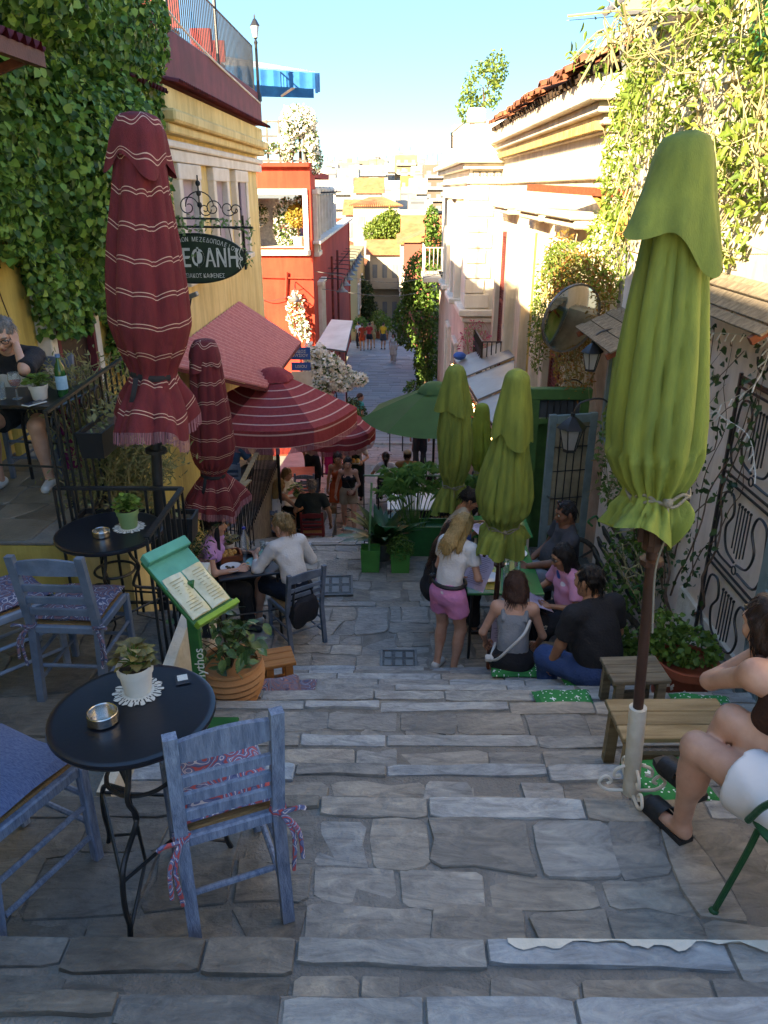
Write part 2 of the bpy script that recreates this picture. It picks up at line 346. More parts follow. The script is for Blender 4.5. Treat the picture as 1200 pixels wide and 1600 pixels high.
def pave(x0, x1, y0, y1, z, parent, m, rowh=(.2, .34), len_=(.24, .55), nose=None, zf=None, nm='paving_stone'):
    cnt = 0
    if nose:
        d = random.uniform(.085, .115); xs = split_row(x0, x1, .34, .85)
        for a, b in zip(xs, xs[1:]):
            dd = d+random.uniform(-.03, .03); stone([(a, y1-dd), (b, y1-dd+random.uniform(-.015, .015)), (b, y1-.002), (a, y1-.002)], z, parent, nose if random.random() < .8 else m, 'nosing_stone', th=.11, jit=.007, rise=random.uniform(0, .012)); cnt += 1
        y1 -= d+.012
    ys = [y0]
    while ys[-1] < y1-rowh[0]*.8: ys.append(min(y1, ys[-1]+random.uniform(*rowh)))
    if y1-ys[-1] > 1e-4: ys[-1] = y1
    if len(ys) == 1: ys.append(y1)
    # ragged courses: each bed line wanders, some stones run through two courses
    def bed(k, x): return ys[k]+(0 if k in (0, len(ys)-1) else .035*math.sin(x*2.3+k*1.7)+.018*math.sin(x*5.1+k*3.3))
    skip = []
    for k in range(len(ys)-1):
        xs = split_row(x0, x1, *len_); nxt = []
        for a, b in zip(xs, xs[1:]):
            if any(a < s2-.03 and b > s1+.03 for s1, s2 in skip):
                segs = [(a, b)]
                for s1, s2 in skip:
                    segs = [t for (p, q) in segs for t in ((p, min(q, s1)), (max(p, s2), q)) if t[1]-t[0] > .09]
            else: segs = [(a, b)]
            for (p, q) in segs:
                kk = k+1
                if k+2 < len(ys) and random.random() < .1 and q-p < .45: kk = k+2; nxt.append((p, q))
                sk = random.uniform(-.04, .04)
                j = lambda s=.014: random.uniform(-s, s)
                if random.random() < .22 and q-p > .3:      # broken slab: two pieces along a slanting crack
                    t1, t2 = random.uniform(.3, .7), random.uniform(.25, .75); u = p+(q-p)*t1; w = p+(q-p)*t2
                    P = [[(p, bed(k, p)), (u, bed(k, u)), (w, bed(kk, w)), (p, bed(kk, p))], [(u, bed(k, u)), (q, bed(k, q)), (q, bed(kk, q)), (w, bed(kk, w))]]
                else: P = [[(p+j(), bed(k, p)+j()), (q+j(), bed(k, q)+j()), (q+j(), bed(kk, q)+j()), (p+j(), bed(kk, p)+j())]]
                for po in P: stone(po, z, parent, m, nm, zf=zf); cnt += 1
        skip = nxt
    return cnt
ground = MB(); ground.add([(-2500, 200, -14.3), (2500, 200, -14.3), (2500, 2900, -14.3), (-2500, 2900, -14.3), (-2500, -300, -14.3), (2500, -300, -14.3)], [(0, 1, 2, 3), (4, 5, 1, 0)])
ground.obj('ground', mat('far_ground', (.25, .24, .2), (.12, .13, .09), scale=.05, bump=0), kind='structure')
st = MB()
for (a, b, z) in TR[:15]:
    st.box((-.4, (a+b)/2, z-.5-.006), (6.0, b-a, 1.0))
stairs = st.obj('stone_stairs', m_mortar, smooth=False, kind='structure')
for i, (a, b, z) in enumerate(TR[2:15]):
    vis = .5*(a*.92+(EYE-z)*.39)+.35; x0 = max(-vis, -1.22 if a > 2.3 else -1.7); x1 = min(vis, 2.42)
    if a > 4.3: x0 = -1.62
    mm = m_stone
    if a < 1.7:                       # left half of the near steps is darker, older slate
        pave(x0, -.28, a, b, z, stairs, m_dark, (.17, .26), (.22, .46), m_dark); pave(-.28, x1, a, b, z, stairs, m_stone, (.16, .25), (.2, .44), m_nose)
    else: pave(x0, x1, a, b, z, stairs, mm, (.15, .25), (.2, .46), m_nose)
ld = MB()
for (a, b, z) in TR[15:]: ld.box((-.35, (a+b)/2, z-.5-.006), (5.7, b-a, 1.0))
land = ld.obj('stone_landing', m_mortar, smooth=False, kind='structure')
for (a, b, z) in TR[15:17]: pave(-1.75, 2.42, a, b, z, land, m_stone, (.2, .34), (.26, .55), m_nose)
lower = MB(); lower.box((0, 0, -9), (.02, .02, .02))
for (a, b, z) in TR[17:]: pave(-1.35, .7, a, b, z, land, m_stone, (.3, .44), (.3, .6), m_nose)
sp = MB(); ys = [14.0, 24.2]
sp.add([(-3.2, 14, -4.335), (2.5, 14, -4.335), (2.5, 24.2, -5.465), (-3.2, 24.2, -5.465)], [(0, 1, 2, 3)])
for a, b in zip(PR[2:], PR[3:]):
    w = 2.6 if b[0] < 51 else 3.2; sp.add([(-w, a[0], a[1]-.015), (w, a[0], a[1]-.015), (w, b[0], b[1]-.015), (-w, b[0], b[1]-.015)], [(0, 1, 2, 3)])
sp.add([(-80, 47.5, -7.25), (80, 47.5, -7.25), (80, 53.5, -7.47), (-80, 53.5, -7.47)], [(0, 1, 2, 3)])
street = sp.obj('street_paving', m_pave, smooth=False, kind='structure')
pave(-1.9, 2.3, 14.0, 24.15, 0, street, m_stone, (.42, .6), (.5, .95), zf=gz)
sb = MB()                                # beyond: slabs too small to pick apart, still real pieces
def slab_rows(y0, y1, rh, lw, w0, w1):
    y = y0
    while y < y1:
        h = rh*random.uniform(.8, 1.2); x = w0+random.uniform(-.3, 0)
        while x < w1:
            w = lw*random.uniform(.6, 1.4); z0, z1 = gz(y), gz(y+h); r = random.uniform(-.004, .008)
            sb.add([(x+.012, y+.015, z0+r-.004), (x+w-.012, y+.015, z0+r-.004), (x+w-.012, y+h-.015, z1+r-.004), (x+.012, y+h-.015, z1+r-.004), (x+.012, y+.015, z0-.03), (x+w-.012, y+.015, z0-.03)], [(0, 1, 2, 3), (4, 5, 1, 0)]); x += w
        y += h
slab_rows(24.25, 47.4, .5, .8, -2.3, 2.2); slab_rows(54, 90, .8, 1.1, -2.6, 2.6)
m_slab = mat('far_slabs', (.3, .29, .27), (.2, .2, .19), scale=1.2, rough=.6, bump=.3, bscale=12, island=((.2, .195, .18), (.3, .29, .27), (.24, .245, .25), (.36, .345, .32)))
sb.obj('distant_slabs', m_slab, street, smooth=False, kind='stuff')
ke = MB(); ke.box((0, 24.1, -5.42), (4.4, .16, .1), ch=.01); ke.obj('kerb_stone', m_nose, street)
# drain covers let into the paving
def cover(name, label, p, w, d, rz):
    t = thing(name, label, 'drain cover', p, rz); b = MB(); b.box((0, 0, .006), (w, d, .018), ch=.004); b.obj('plate', mat('iron_cover', (.13, .13, .125), (.06, .06, .06), scale=20, rough=.55, metal=.6, bump=.4), t)
    b = MB(); m = mat('iron_rib', (.2, .2, .19), rough=.5, metal=.6)
    for x in (-1, 1):
        b.box((x*(w/2-.012), 0, .018), (.02, d, .01)); b.box((0, x*(d/2-.012), .0175), (w-.05, .02, .0095))
    for i in range(3):
        for j in range(2): b.box(((i-1)*w*.29, (j-.5)*d*.42, .0165), (w*.2, d*.3, .008), ch=.003)
    b.obj('raised_frame', m, t)
cover('manhole_cover', 'square iron manhole cover let into the landing right of the seated blonde woman', at(510, 903, 8.15)*0+Vector((-.66, 8.15, -2.115)), .42, .5, .06)
p = onground(623, 1032); cover('drain_cover', 'paved drain cover with a pale rim left of the standing girl in pink shorts', (p.x, p.y, -1.935), .36, .32, 0)
# ---------------------------------------------------------------- left terraces
tf = MB(); tf.box((-2.3, 3.4, -1.27), (2.16, 1.94, 2.0)); terr = tf.obj('terrace_floor', m_mortar, smooth=False, kind='structure')
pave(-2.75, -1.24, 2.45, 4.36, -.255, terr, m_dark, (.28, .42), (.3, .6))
m_yel = mat('yellow_plaster', '#d2b866', '#b89a4e', stain=.35, scale=1.1, rough=.9, bump=.25, bscale=18, detail=9)
m_ylight = mat('yellow_plaster_pale', '#e0cc92', '#cdb477', stain=.3, scale=1.3, rough=.9, bump=.25, bscale=18, detail=9)
m_white = mat('whitewash', '#d9d3c4', '#b5ab98', scale=3, rough=.9, bump=.5, bscale=25, detail=9)
w = MB()
prof = [(2.5, -.05), (2.9, -.03), (3.3, -.12), (3.7, -.06), (4.1, .0), (4.45, .05)]
for (a, za), (b, zb) in zip(prof, prof[1:]): w.add([(-1.24, a, -1.2), (-1.16, a, -1.2), (-1.17, a, za), (-1.23, a, za), (-1.24, b, -1.2), (-1.16, b, -1.2), (-1.17, b, zb), (-1.23, b, zb)], [(0, 3, 2, 1), (4, 5, 6, 7), (1, 2, 6, 5), (2, 3, 7, 6), (3, 0, 4, 7)])
w.obj('kerb_wall', m_white, label='low whitewashed kerb wall under the black railing by the menu stand', cat='wall')
ut = MB(); ut.box((-3.2, 6.3, -2.0), (2.4, 3.8, 4.39)); ut.obj('upper_terrace_wall', m_yel, smooth=False, label='yellow plastered base wall under the upper terrace with the planters', cat='wall')
uf = MB(); uf.box((-3.2, 6.3, .2), (2.4, 3.8, .02)); upf = uf.obj('upper_terrace_floor', m_mortar, smooth=False, kind='structure')
pave(-3.2, -2.02, 4.42, 7.2, .215, upf, mat('tile_warm', '#8d8272', '#5f5648', scale=2, rough=.6, bump=.3, rand=.2), (.3, .36), (.3, .5), nm='floor_tile')
# stepped yellow cheek wall falling from the railing corner down beside the stairs
cw = MB(); pr = [(4.42, -.2), (4.42, .12), (4.9, .05), (5.4, -.3), (5.9, -.75), (5.9, -2.2), (4.42, -2.2)]
cw.prism([(-1.98, y, z) for y, z in pr], (0, 0, 0), (.3, 0, 0)); cw.obj('cheek_wall', m_ylight, smooth=False, label='sloping pale yellow cheek wall behind the terrace railing', cat='wall')

# patios on the left lower down
pt = MB(); pt.box((-2.7, 11.9, -5.1), (1.06, 4.6, 5.0)); up_ = pt.obj('upper_patio', m_mortar, smooth=False, kind='structure'); pave(-3.2, -2.18, 9.62, 14.18, -2.59, up_, m_stone, (.4, .55), (.4, .7))
pt = MB(); pt.box((-1.65, 12.95, -5.4), (1.04, 3.3, 3.0)); lo_ = pt.obj('lower_patio', m_mortar, smooth=False, kind='structure'); pave(-2.16, -1.14, 11.32, 14.58, -3.89, lo_, m_stone, (.4, .55), (.4, .7))

pw_ = MB(); random.seed(9)                      # worn white paint along one nosing
pv = [(.36+k*.022, 1.658, max(.004, .018+.013*math.sin(k*.37)+.009*math.sin(k*1.13)+random.gauss(0, .004))) for k in range(56)]
pw_.add([(x, y, .1762) for x, y, d in pv]+[(x, y-d, .1762) for x, y, d in pv]+[(x, y+.004, .15) for x, y, d in pv], [(k+56, k+57, k+1, k) for k in range(55)]+[(k, k+1, k+113, k+112) for k in range(55)])
pw_.obj('painted_edge', m_white, stairs, smooth=False)
# ---------------------------------------------------------------- buildings
m_trim = mat('white_trim', '#ded6c8', '#c6bcaa', scale=3, rough=.8, bump=.12, bscale=30)
m_maroon = mat('maroon_paint', '#7a2f36', '#5f2329', stain=.3, scale=3, rough=.75, bump=.15)
m_mtin = mat('maroon_tin', '#6e2630', '#4a161e', scale=4, rough=.5, bump=.1)
m_blk = mat('black_iron', (.012, .012, .013), (.022, .022, .022), scale=9, rough=.42, bump=.1, spec=.5)
m_glass = mat('window_glass', (.05, .06, .07), (.09, .1, .11), scale=1.5, rough=.08, bump=0, spec=.8)
m_lav = mat('lavender_board', '#a79aa2', '#8f838c', scale=2, rough=.8, bump=.1)
def wallblock(name, label, x0, x1, y0, y1, z0, z1, m, cat='house'):
    """a house: Empty at its street corner with a wall part"""
    t = thing(name, label, cat, (x1 if x0 < 0 else x0, y0, z0)); o = Vector(t.location)
    b = MB(); b.box((((x0+x1)/2)-o.x, (y0+y1)/2-o.y, (z0+z1)/2-o.z), (x1-x0, y1-y0, z1-z0)); b.obj('wall', m, t, smooth=False)
    t['o'] = list(o); return t
def part(t, name, m, fn, smooth=True, parent=None, **k):
    b = MB(); b.T = Matrix.Translation(-Vector(t['o'])); fn(b); return b.obj(name, m, parent or t, smooth=smooth, **k)
def corrug(b, p0, du, dv, n, amp, nrm):
    """corrugated sheet: origin p0, width vector du (n waves), fall vector dv"""
    p0, du, dv, nrm = Vector(p0), Vector(du), Vector(dv), Vector(nrm)
    f = lambda u, v: p0+du*u+dv*v+nrm*amp*math.sin(u*n*2*PI)
    b.grid(f, n*6, 2); b.grid(lambda u, v: f(u, v)-nrm*.012, n*6, 2)
# --- ivy covered house on the left (its taller block beside and behind the camera is unseen, added to shade the stairs)
A = wallblock('ivy_house', 'yellow plastered house behind the thick green ivy on the left', -9.5, -3.2, -7, 1.5, -6, 6.1, m_yel)
part(A, 'lower_wing', m_yel, lambda b: b.box((-6.35, 6.42, -.55), (6.29, 9.8, 10.9)), smooth=False)
part(A, 'downpipe', m_yel, lambda b: (b.tube([(-3.12, 6.15, .2), (-3.12, 6.15, 5.5)], .05, 10), b.box((-3.12, 6.15, 1.75), (.14, .14, .03))))
dA = part(A, 'door', mat('door_dark', '#2d1a16', '#1c100d', rough=.6), lambda b: b.box((-3.19, 7.6, 1.35), (.06, .95, 2.3)))
part(A, 'door_frame', m_trim, lambda b: (b.box((-3.16, 7.05, 1.4), (.16, .14, 2.5), ch=.01), b.box((-3.16, 8.15, 1.4), (.16, .14, 2.5), ch=.01), b.box((-3.16, 7.6, 2.72), (.18, 1.3, .14), ch=.01)), parent=dA)
part(A, 'door_jamb', m_maroon, lambda b: (b.box((-3.13, 7.16, 1.35), (.1, .06, 2.35)), b.box((-3.13, 8.04, 1.35), (.1, .06, 2.35))), parent=dA)
part(A, 'tin_awning', m_mtin, lambda b: corrug(b, (-3.2, 4.2, 3.45), (0, 1.55, 0), (.95, 0, -.32), 13, .022, (.3, 0, 1)))
part(A, 'awning_beam', mat('beam_rust', '#6a3a2c', '#4a2419', rough=.7), lambda b: (b.box((-2.3, 4.98, 3.06), (.06, 1.55, .09)), *[b.bar((-3.2, y, 2.75), (-2.32, y, 3.05), .05, .05) for y in (4.4, 5.6)]))
part(A, 'tin_hood', m_mtin, lambda b: corrug(b, (-3.2, 9.0, 3.55), (0, 1.3, 0), (.55, 0, -.2), 10, .022, (.3, 0, 1)))
# --- yellow house with three windows and a roof terrace
B = wallblock('yellow_house', 'yellow two storey house with lavender windows and a maroon roof terrace', -6.7, -3.2, 11.5, 19.8, -6.2, 3.62, m_ylight)
for i, (a, b_) in enumerate(((12.35, 13.3), (14.7, 15.65), (16.75, 17.7))):
    fr = part(B, 'window', m_lav if i < 2 else m_maroon, lambda b: b.box((-3.22, (a+b_)/2, 1.78), (.05, b_-a, 1.5)))
    def frm(b):
        for y in (a-.11, b_+.11): b.box((-3.17, y, 1.78), (.16, .2, 1.66), ch=.012)
        b.box((-3.17, (a+b_)/2, 2.52), (.18, b_-a+.47, .22), ch=.012); b.box((-3.15, (a+b_)/2, .95), (.22, b_-a+.5, .1), ch=.012)
    part(B, 'frame', m_trim, frm, parent=fr)
    if i == 2: part(B, 'shutter', m_lav, lambda b: b.box((-3.14, 17.42, 1.72), (.04, .5, 1.4), ch=.005), parent=fr)
part(B, 'cornice', m_ylight, lambda b: (b.box((-3.1, 15.65, 3.05), (.22, 8.32, .12), ch=.02), b.box((-3.06, 15.65, 3.2), (.34, 8.36, .16), ch=.03), b.box((-3.12, 15.65, 3.42), (.2, 8.32, .28), ch=.01)))
part(B, 'cornice_band', m_trim, lambda b: (b.box((-3.14, 15.65, 2.72), (.13, 8.31, .16), ch=.01), b.box((-3.12, 15.65, 2.86), (.18, 8.31, .1), ch=.02)))
part(B, 'parapet', m_maroon, lambda b: (b.box((-3.14, 15.6, 3.95), (.26, 8.5, .64)), b.box((-5.1, 19.75, 3.95), (3.6, .2, .64))), smooth=False)
tm = MB()
for k in range(9): a = PI*k/8; tm.v.append((.0, .052*math.cos(a), .045*math.sin(a))); tm.v.append((.3, .06*math.cos(a), -.06+.055*math.sin(a)))
tm.f = [(2*k, 2*k+1, 2*k+3, 2*k+2) for k in range(8)]; tm.mi = [0]*8
tile_me = tm.mesh('roof_tile', mat('maroon_tile', '#7c3034', '#521d22', scale=6, rough=.7, rand=.25))
for k in range(70):
    o = link('roof_tile', tile_me, B); o.location = Vector((-3.12, 11.6+k*.119, 3.64))-Vector(B['o'])
def rail(b, pts, z0, h, sp=.11, r=.008, posts=None, top=.016):
    for p, q in zip(pts, pts[1:]):
        p, q = Vector(p), Vector(q); n = max(1, int((q-p).length/sp)); up = Vector((0, 0, h))
        b.tube([p+up, q+up], top, 6); b.tube([p+Vector((0, 0, .08)), q+Vector((0, 0, .08))], .012, 6)
        for k in range(n+1):
            c = p.lerp(q, k/n); b.tube([c+Vector((0, 0, .08)), c+up], r, 5)
part(B, 'terrace_railing', m_blk, lambda b: (rail(b, [(-3.12, 11.6, 4.26), (-3.12, 19.7, 4.26)], 0, .95, .13, .011), *[b.tube([(-3.12, y, 4.26), (-3.12, y, 5.7)], .035, 6) for y in (12.4, 15.8)]))
for k, y in enumerate((13.2, 14.5, 16.9, 18.2)):
    c = thing('terrace_chair', 'red chair on the yellow house roof terrace, %s from the near end' % ('first', 'second', 'third', 'fourth')[k], 'chair', (-3.7, y, 4.2), group='chairs on the roof terrace')
    b = MB(); b.box((0, 0, .45), (.4, .42, .04), ch=.01); b.obj('seat', m_maroon, c); b = MB(); b.box((.02, .2, .72), (.4, .03, .4), ch=.01); b.obj('backrest', mat('red_chair_paint', '#a23b33', '#7d2a26'), c)
    for sx in (-1, 1):
        for sy in (-1, 1): b = MB(); b.tube([(sx*.18, sy*.19, 0), (sx*.18, sy*.19, .44)], .016, 6); b.obj('leg', m_blk, c)
wire = MB(); wire.tube(catmull([(-3.0, 11.8, 4.5), (-3.0, 13, 4.38), (-2.99, 15, 4.25), (-3.0, 17, 4.18), (-3.0, 19.6, 4.08)], 5), .018, 5); wire.obj('light_cable', m_trim, label='pale cable sagging along the maroon parapet', cat='cable')
p = at(372, 132, 19.3); lp = thing('lamp_post', 'black lantern lamp post at the corner of the maroon parapet', 'lamp post', (-3.0, 19.5, 4.1))
b = MB(); b.lathe([(.07, 0), (.07, .1), (.035, .2), (.03, 1.1), (.045, 1.15), (.02, 1.2), (.05, 1.24)], n=10); b.obj('post', m_blk, lp)
b = MB(); b.lathe([(.05, 1.24), (.09, 1.45), (.09, 1.46)], n=6); b.obj('lamp_glass', mat('lamp_glass', (.6, .6, .55), rough=.2), lp); b = MB(); b.lathe([(.11, 1.46), (.04, 1.58), (.015, 1.6), (.02, 1.64), (0, 1.7)], n=6); b.obj('lamp_cap', m_blk, lp)
# --- blue and white awning on the next roof
aw = thing('blue_awning', 'blue awning with blue and white striped underside above the red house', 'awning', (-5.5, 21.5, 4.9))
m_blue = mat('blue_canvas', '#1673b0', '#105a90', rough=.8, transl=.25)
m_aws = stripes('awning_stripe', '#e4ddc8', '#3a6f9d', .14, (.25,), .25, rough=.85, transl=.25)
P0, P1, P2, P3 = [at(*q)-Vector(aw.location) for q in ((340, 90, 22.5), (500, 116, 20.6), (498, 150, 20.6), (340, 142, 20.6))]
b = MB(); b.grid(lambda u, v: (at(330, 84, 22.6).lerp(at(494, 112, 22.2), u)).lerp(at(330, 100, 20.5).lerp(at(490, 112, 20.4), u), v)-Vector(aw.location), 12, 4, lambda u, v: (u, v*2.2)); b.obj('canopy', m_aws, aw)
b = MB()
def val(u, v): q = at(330, 103, 20.48).lerp(at(492, 114, 20.38), u); return q+Vector((0, .03*math.sin(u*50), -.33*v))-Vector(aw.location)
b.grid(val, 40, 2); b.obj('valance', m_blue, aw)
b = MB(); b.grid(lambda u, v: at(492, 114, 20.38).lerp(at(497, 114, 22.2), u)+Vector((.05*math.sin(u*9), 0, -.42*v))-Vector(aw.location), 10, 2); b.grid(lambda u, v: at(330, 130, 22.7).lerp(at(490, 134, 22.3), u)+Vector((0, 0, -.28*v))-Vector(aw.location), 10, 1); b.obj('side_valance', m_blue, aw)
b = MB(); [b.tube([at(x0, 150, 21.6)-Vector(aw.location), at(x1, 118, 20.6)-Vector(aw.location)], .03, 6) for x0, x1 in ((350, 402), (440, 486))]; b.obj('awning_arm', m_trim, aw)
b = MB(); b.tube([(0, 0, -1.6), (0, 0, .9)], .05, 8); b.obj('post', m_trim, aw)
# --- red house
m_red = mat('red_plaster', '#b8402c', '#9c3222', stain=.3, scale=.9, rough=.9, bump=.2, bscale=14, detail=9)
RH = thing('red_house', 'red plastered house with a big white framed terrace opening', 'house', (-2.55, 26, -5.7)); RH['o'] = list(RH.location)
def rwall(b):
    X0, X1, zt = -8.5, -2.55, 2.92
    wl, wr, wz0, wz1 = at(370, 300, 26).x, at(475, 300, 26).x, at(420, 392, 26).z, at(420, 303, 26).z
    for (xa, xb, za, zb) in ((X0, X1, -6.5, wz0), (X0, X1, wz1, zt), (X0, wl, wz0, wz1), (wr, X1, wz0, wz1)): b.box(((xa+xb)/2, 26.15, (za+zb)/2), (xb-xa, .3, zb-za))
    b.box((X1-.15, 37.3, -2.93), (.3, 22, 7.1)); b.box((X1-.15, 27.0, 1.76), (.3, 1.4, 2.3)); b.box((-8.3, 37, -2), (.3, 22, 9)); b.box((-5.5, 48.15, -2.9), (6, .3, 7.2)); b.box((-5.5, 31, 2.75), (5.6, 9.6, .2)); b.box((-5.5, 37.2, .42), (5.6, 21.6, .2))
part(RH, 'wall', m_red, rwall, smooth=False)
def wfr(b):
    wl, wr, wz0, wz1 = at(370, 300, 26).x, at(475, 300, 26).x, at(420, 392, 26).z, at(420, 303, 26).z
    b.box((wl-.05, 25.99, (wz0+wz1)/2), (.16, .12, wz1-wz0+.3), ch=.01); b.box((wr+.03, 25.99, (wz0+wz1)/2), (.16, .12, wz1-wz0+.3), ch=.01)
    b.box(((wl+wr)/2, 25.98, wz1+.06), (wr-wl+.2, .13, .17), ch=.01); b.box(((wl+wr)/2, 25.95, wz0-.05), (wr-wl+.3, .22, .16), ch=.01)
part(RH, 'window_frame', m_trim, wfr)
part(RH, 'parapet_coping', m_trim, lambda b: (b.box((-2.55, 37.3, .68), (.5, 22, .1), ch=.01)))
part(RH, 'roof_band', m_red, lambda b: b.box((-5.5, 26.0, 2.97), (6.0, .4, .12), ch=.01))
sw = part(RH, 'side_window', m_glass, lambda b: b.box((-2.53, 27.1, 1.25), (.04, .8, 1.7)))
part(RH, 'frame', m_trim, lambda b: [b.box((-2.48, 27.1+d, 1.25), (.14, .12, 1.95), ch=.01) for d in (-.45, .45)]+[b.box((-2.46, 27.1, z), (.18, 1.1, .14), ch=.01) for z in (.3, 2.2)], parent=sw)
sw2 = part(RH, 'shop_window', m_glass, lambda b: b.box((-2.53, 28.2, -2.0), (.04, 1.3, 2.4)))
part(RH, 'frame', m_trim, lambda b: [b.box((-2.48, 28.2+d, -2.0), (.14, .14, 2.6), ch=.01) for d in (-.7, 0, .7)]+[b.box((-2.46, 28.2, z), (.2, 1.7, .14), ch=.01) for z in (-3.3, -.72)], parent=sw2)
part(RH, 'terrace_floor_slab', m_trim, lambda b: b.box((-5.5, 30, .5), (5.4, 7, .06)))
part(RH, 'water_pipe', m_red, lambda b: (b.tube([(-4.6, 25.93, -.35), (-2.6, 25.93, -.4)], .025, 6), b.tube([at(448, 425, 25.9), at(446, 470, 25.9)], .04, 6)))
# pergola columns of the roof terrace along the street side
for k in range(7):
    y = 28.9+k*1.5
    part(RH, 'pergola_post', m_trim, lambda b: (b.box((-2.62, y, 1.45), (.12, .12, 1.5)), b.ell((-2.62, y, 2.25), (.13, .13, .12), 8, 6)))
part(RH, 'pergola_beam', m_blk, lambda b: (b.box((-2.62, 33.4, 2.12), (.08, 9.4, .1)), *[b.tube([(-3.4, 28.9+k*1.5, 2.17), (-2.3, 28.9+k*1.5, 2.17)], .025, 6) for k in range(7)]))
# rooftop trellis with white flowers
part(RH, 'roof_trellis', mat('trellis_grey', '#6d675f', '#4a453f', rough=.8), lambda b: ([b.box((x, 26.5, 3.6), (.06, .06, 1.3)) for x in np.linspace(-5.4, -2.75, 8)], [b.box((-4.1, 26.5, z), (2.8, .05, .05)) for z in (3.1, 3.45, 3.8, 4.2)], [b.box((-2.75, y, 3.6), (.06, .06, 1.3)) for y in (27.5, 28.5)], b.box((-2.75, 27.5, 4.2), (.05, 2, .05)), b.box((-2.75, 27.5, 3.4), (.03, 2, .6))), smooth=False)
m_wf = mat('white_petal', '#f2ede4', '#d8d8c0', island=('#f6f2ea', '#e9e4d6', '#fbf8f2'), rough=.6, bump=0, transl=.25)
m_wl = mat('flower_leaf', '#59703a', '#3f5529', island=('#47602c', '#6d8443', '#35501f'), rough=.6, bump=0, transl=.3)
def flowers(name, label, blobs, nl, nf, sl=.09, sf=.07, parent=None, cat='plant'):
    t = thing(name, label, cat, blobs[0][0]) if parent is None else parent; o = np.array(t.location) if parent is None else np.zeros(3)
    P = np.concatenate([blob(np.array(c)-o, r, int(nl*w)) for c, r, w in blobs]); leafmesh('foliage', P, sl, m_wl, t)
    P = np.concatenate([blob(np.array(c)-o, np.array(r)*1.05, int(nf*w), .7) for c, r, w in blobs]); leafmesh('blossom', P, sf, m_wf, t, aspect=.9)
    return t
q = at(466, 190, 26.6)
wt = flowers('wisteria_tree', 'small weeping tree with white flowers on the red house roof', [((q.x, 26.6, q.z), (.55, .45, .45), 1.), ((q.x-.35, 26.5, q.z-.6), (.22, .3, .55), .5), ((q.x+.4, 26.6, q.z-.6), (.2, .3, .5), .5)], 900, 1100, .1, .09)
b = MB(); b.tube([(0, 0, -1.9), (.03, 0, -.8), (0, 0, 0)], [.06, .05, .03], 6); b.obj('trunk', mat('bark', '#5f4a36', '#3d2e20', scale=9, rough=.9, bump=.5), wt)
q = at(425, 228, 26.4); flowers('roof_flowers', 'white flowers trailing along the trellis on top of the red house', [((q.x, 26.4, q.z-.05), (1.1, .2, .16), 1.), ((q.x+1.25, 26.9, q.z-.35), (.25, .5, .45), .6)], 700, 500)
# inside the terrace opening: flowering curtain, a glazed screen, a table, a round potted tree
for (px, py, rx, rz_, lab, n) in ((402, 335, .35, .35, 'white flowering creeper in the left of the red house opening', 1.), (447, 352, .42, .85, 'white flowering creeper hanging in the middle of the red house opening', 1.6), (470, 330, .3, .5, 'white flowering creeper at the right edge of the red house opening', .8)):
    q = at(px, py, 27.3); flowers('hanging_creeper', lab, [((q.x, 27.3, q.z), (rx, .25, rz_), n)], 700, 500, .1, .08)
q = at(466, 360, 26.9); tp = thing('potted_tree', 'round clipped potted tree inside the red house opening', 'plant', (q.x, 26.9, .53))
b = MB(); b.tube([(0, 0, 0), (0, 0, .75)], .03, 6); b.obj('trunk', _M['bark'], tp); b = MB(); b.lathe([(.16, 0), (.2, .3), (.17, .3)], n=12); b.obj('pot', m_trim, tp)
leafmesh('crown', blob((0, 0, .95), (.38, .38, .36), 900), .09, mat('leaf_gold', '#a58f3e', '#7d6b2a', island=('#b49d48', '#8d8a3a', '#a07a35'), transl=.3, bump=0), tp)
q = at(418, 372, 27.6); b = MB(); b.box((0, 0, 0), (.9, .04, 1.5)); g = b.obj('glazed_screen', mat('screen_glass', (.3, .33, .35), (.6, .62, .6), scale=9, rough=.15, bump=.4), label='glazed screen on the terrace seen through the red house opening', cat='screen'); g.location = (q.x, 27.6, 1.25)
q = at(400, 388, 26.8); t = thing('terrace_table', 'small black table inside the red house opening', 'table', (q.x, 26.8, .53)); b = MB(); b.box((0, 0, .7), (.7, .6, .03)); b.obj('table_top', m_blk, t)
for sx in (-1, 1): b = MB(); b.tube([(sx*.28, -.2, 0), (-sx*.28, -.2, .7)], .015, 6); b.obj('leg', m_blk, t)
# --- cream neoclassical house on the right with a tiled eave
m_cream = mat('cream_plaster', '#d9cdb6', '#bfb096', stain=.28, scale=1.2, rough=.9, bump=.3, bscale=16, detail=9)
m_shut = mat('shutter_red', '#7a352c', '#5a231d', scale=5, rough=.7, bump=.2)
C = wallblock('cream_house', 'cream neoclassical house with red shutters and a ragged tiled eave', 2.62, 9, 10.3, 19.9, -6.5, 3.25, m_cream)
part(C, 'cornice', m_cream, lambda b: [b.box((2.62+2.5-w_, 15.1, z), (5, 9.6+2*w_, h), ch=.015) for w_, z, h in ((.06, 2.42, .06), (.05, 2.95, .08), (.12, 3.05, .12), (.22, 3.17, .12), (.34, 3.3, .14), (.28, 3.44, .14))])
part(C, 'dentil_band', mat('ochre_plaster', '#b59a66', '#8c7446', rough=.9), lambda b: [b.box((2.5, 10.4+k*.12, 2.99), (.12, .06, .1)) for k in range(79)]+[b.box((2.7+k*.12, 10.2, 2.99), (.06, .12, .1)) for k in range(20)], smooth=False, kind='stuff')
part(C, 'attic_wall', m_white, lambda b: b.box((6.2, 14.6, 3.85), (6.4, 8.4, .7)), smooth=False)
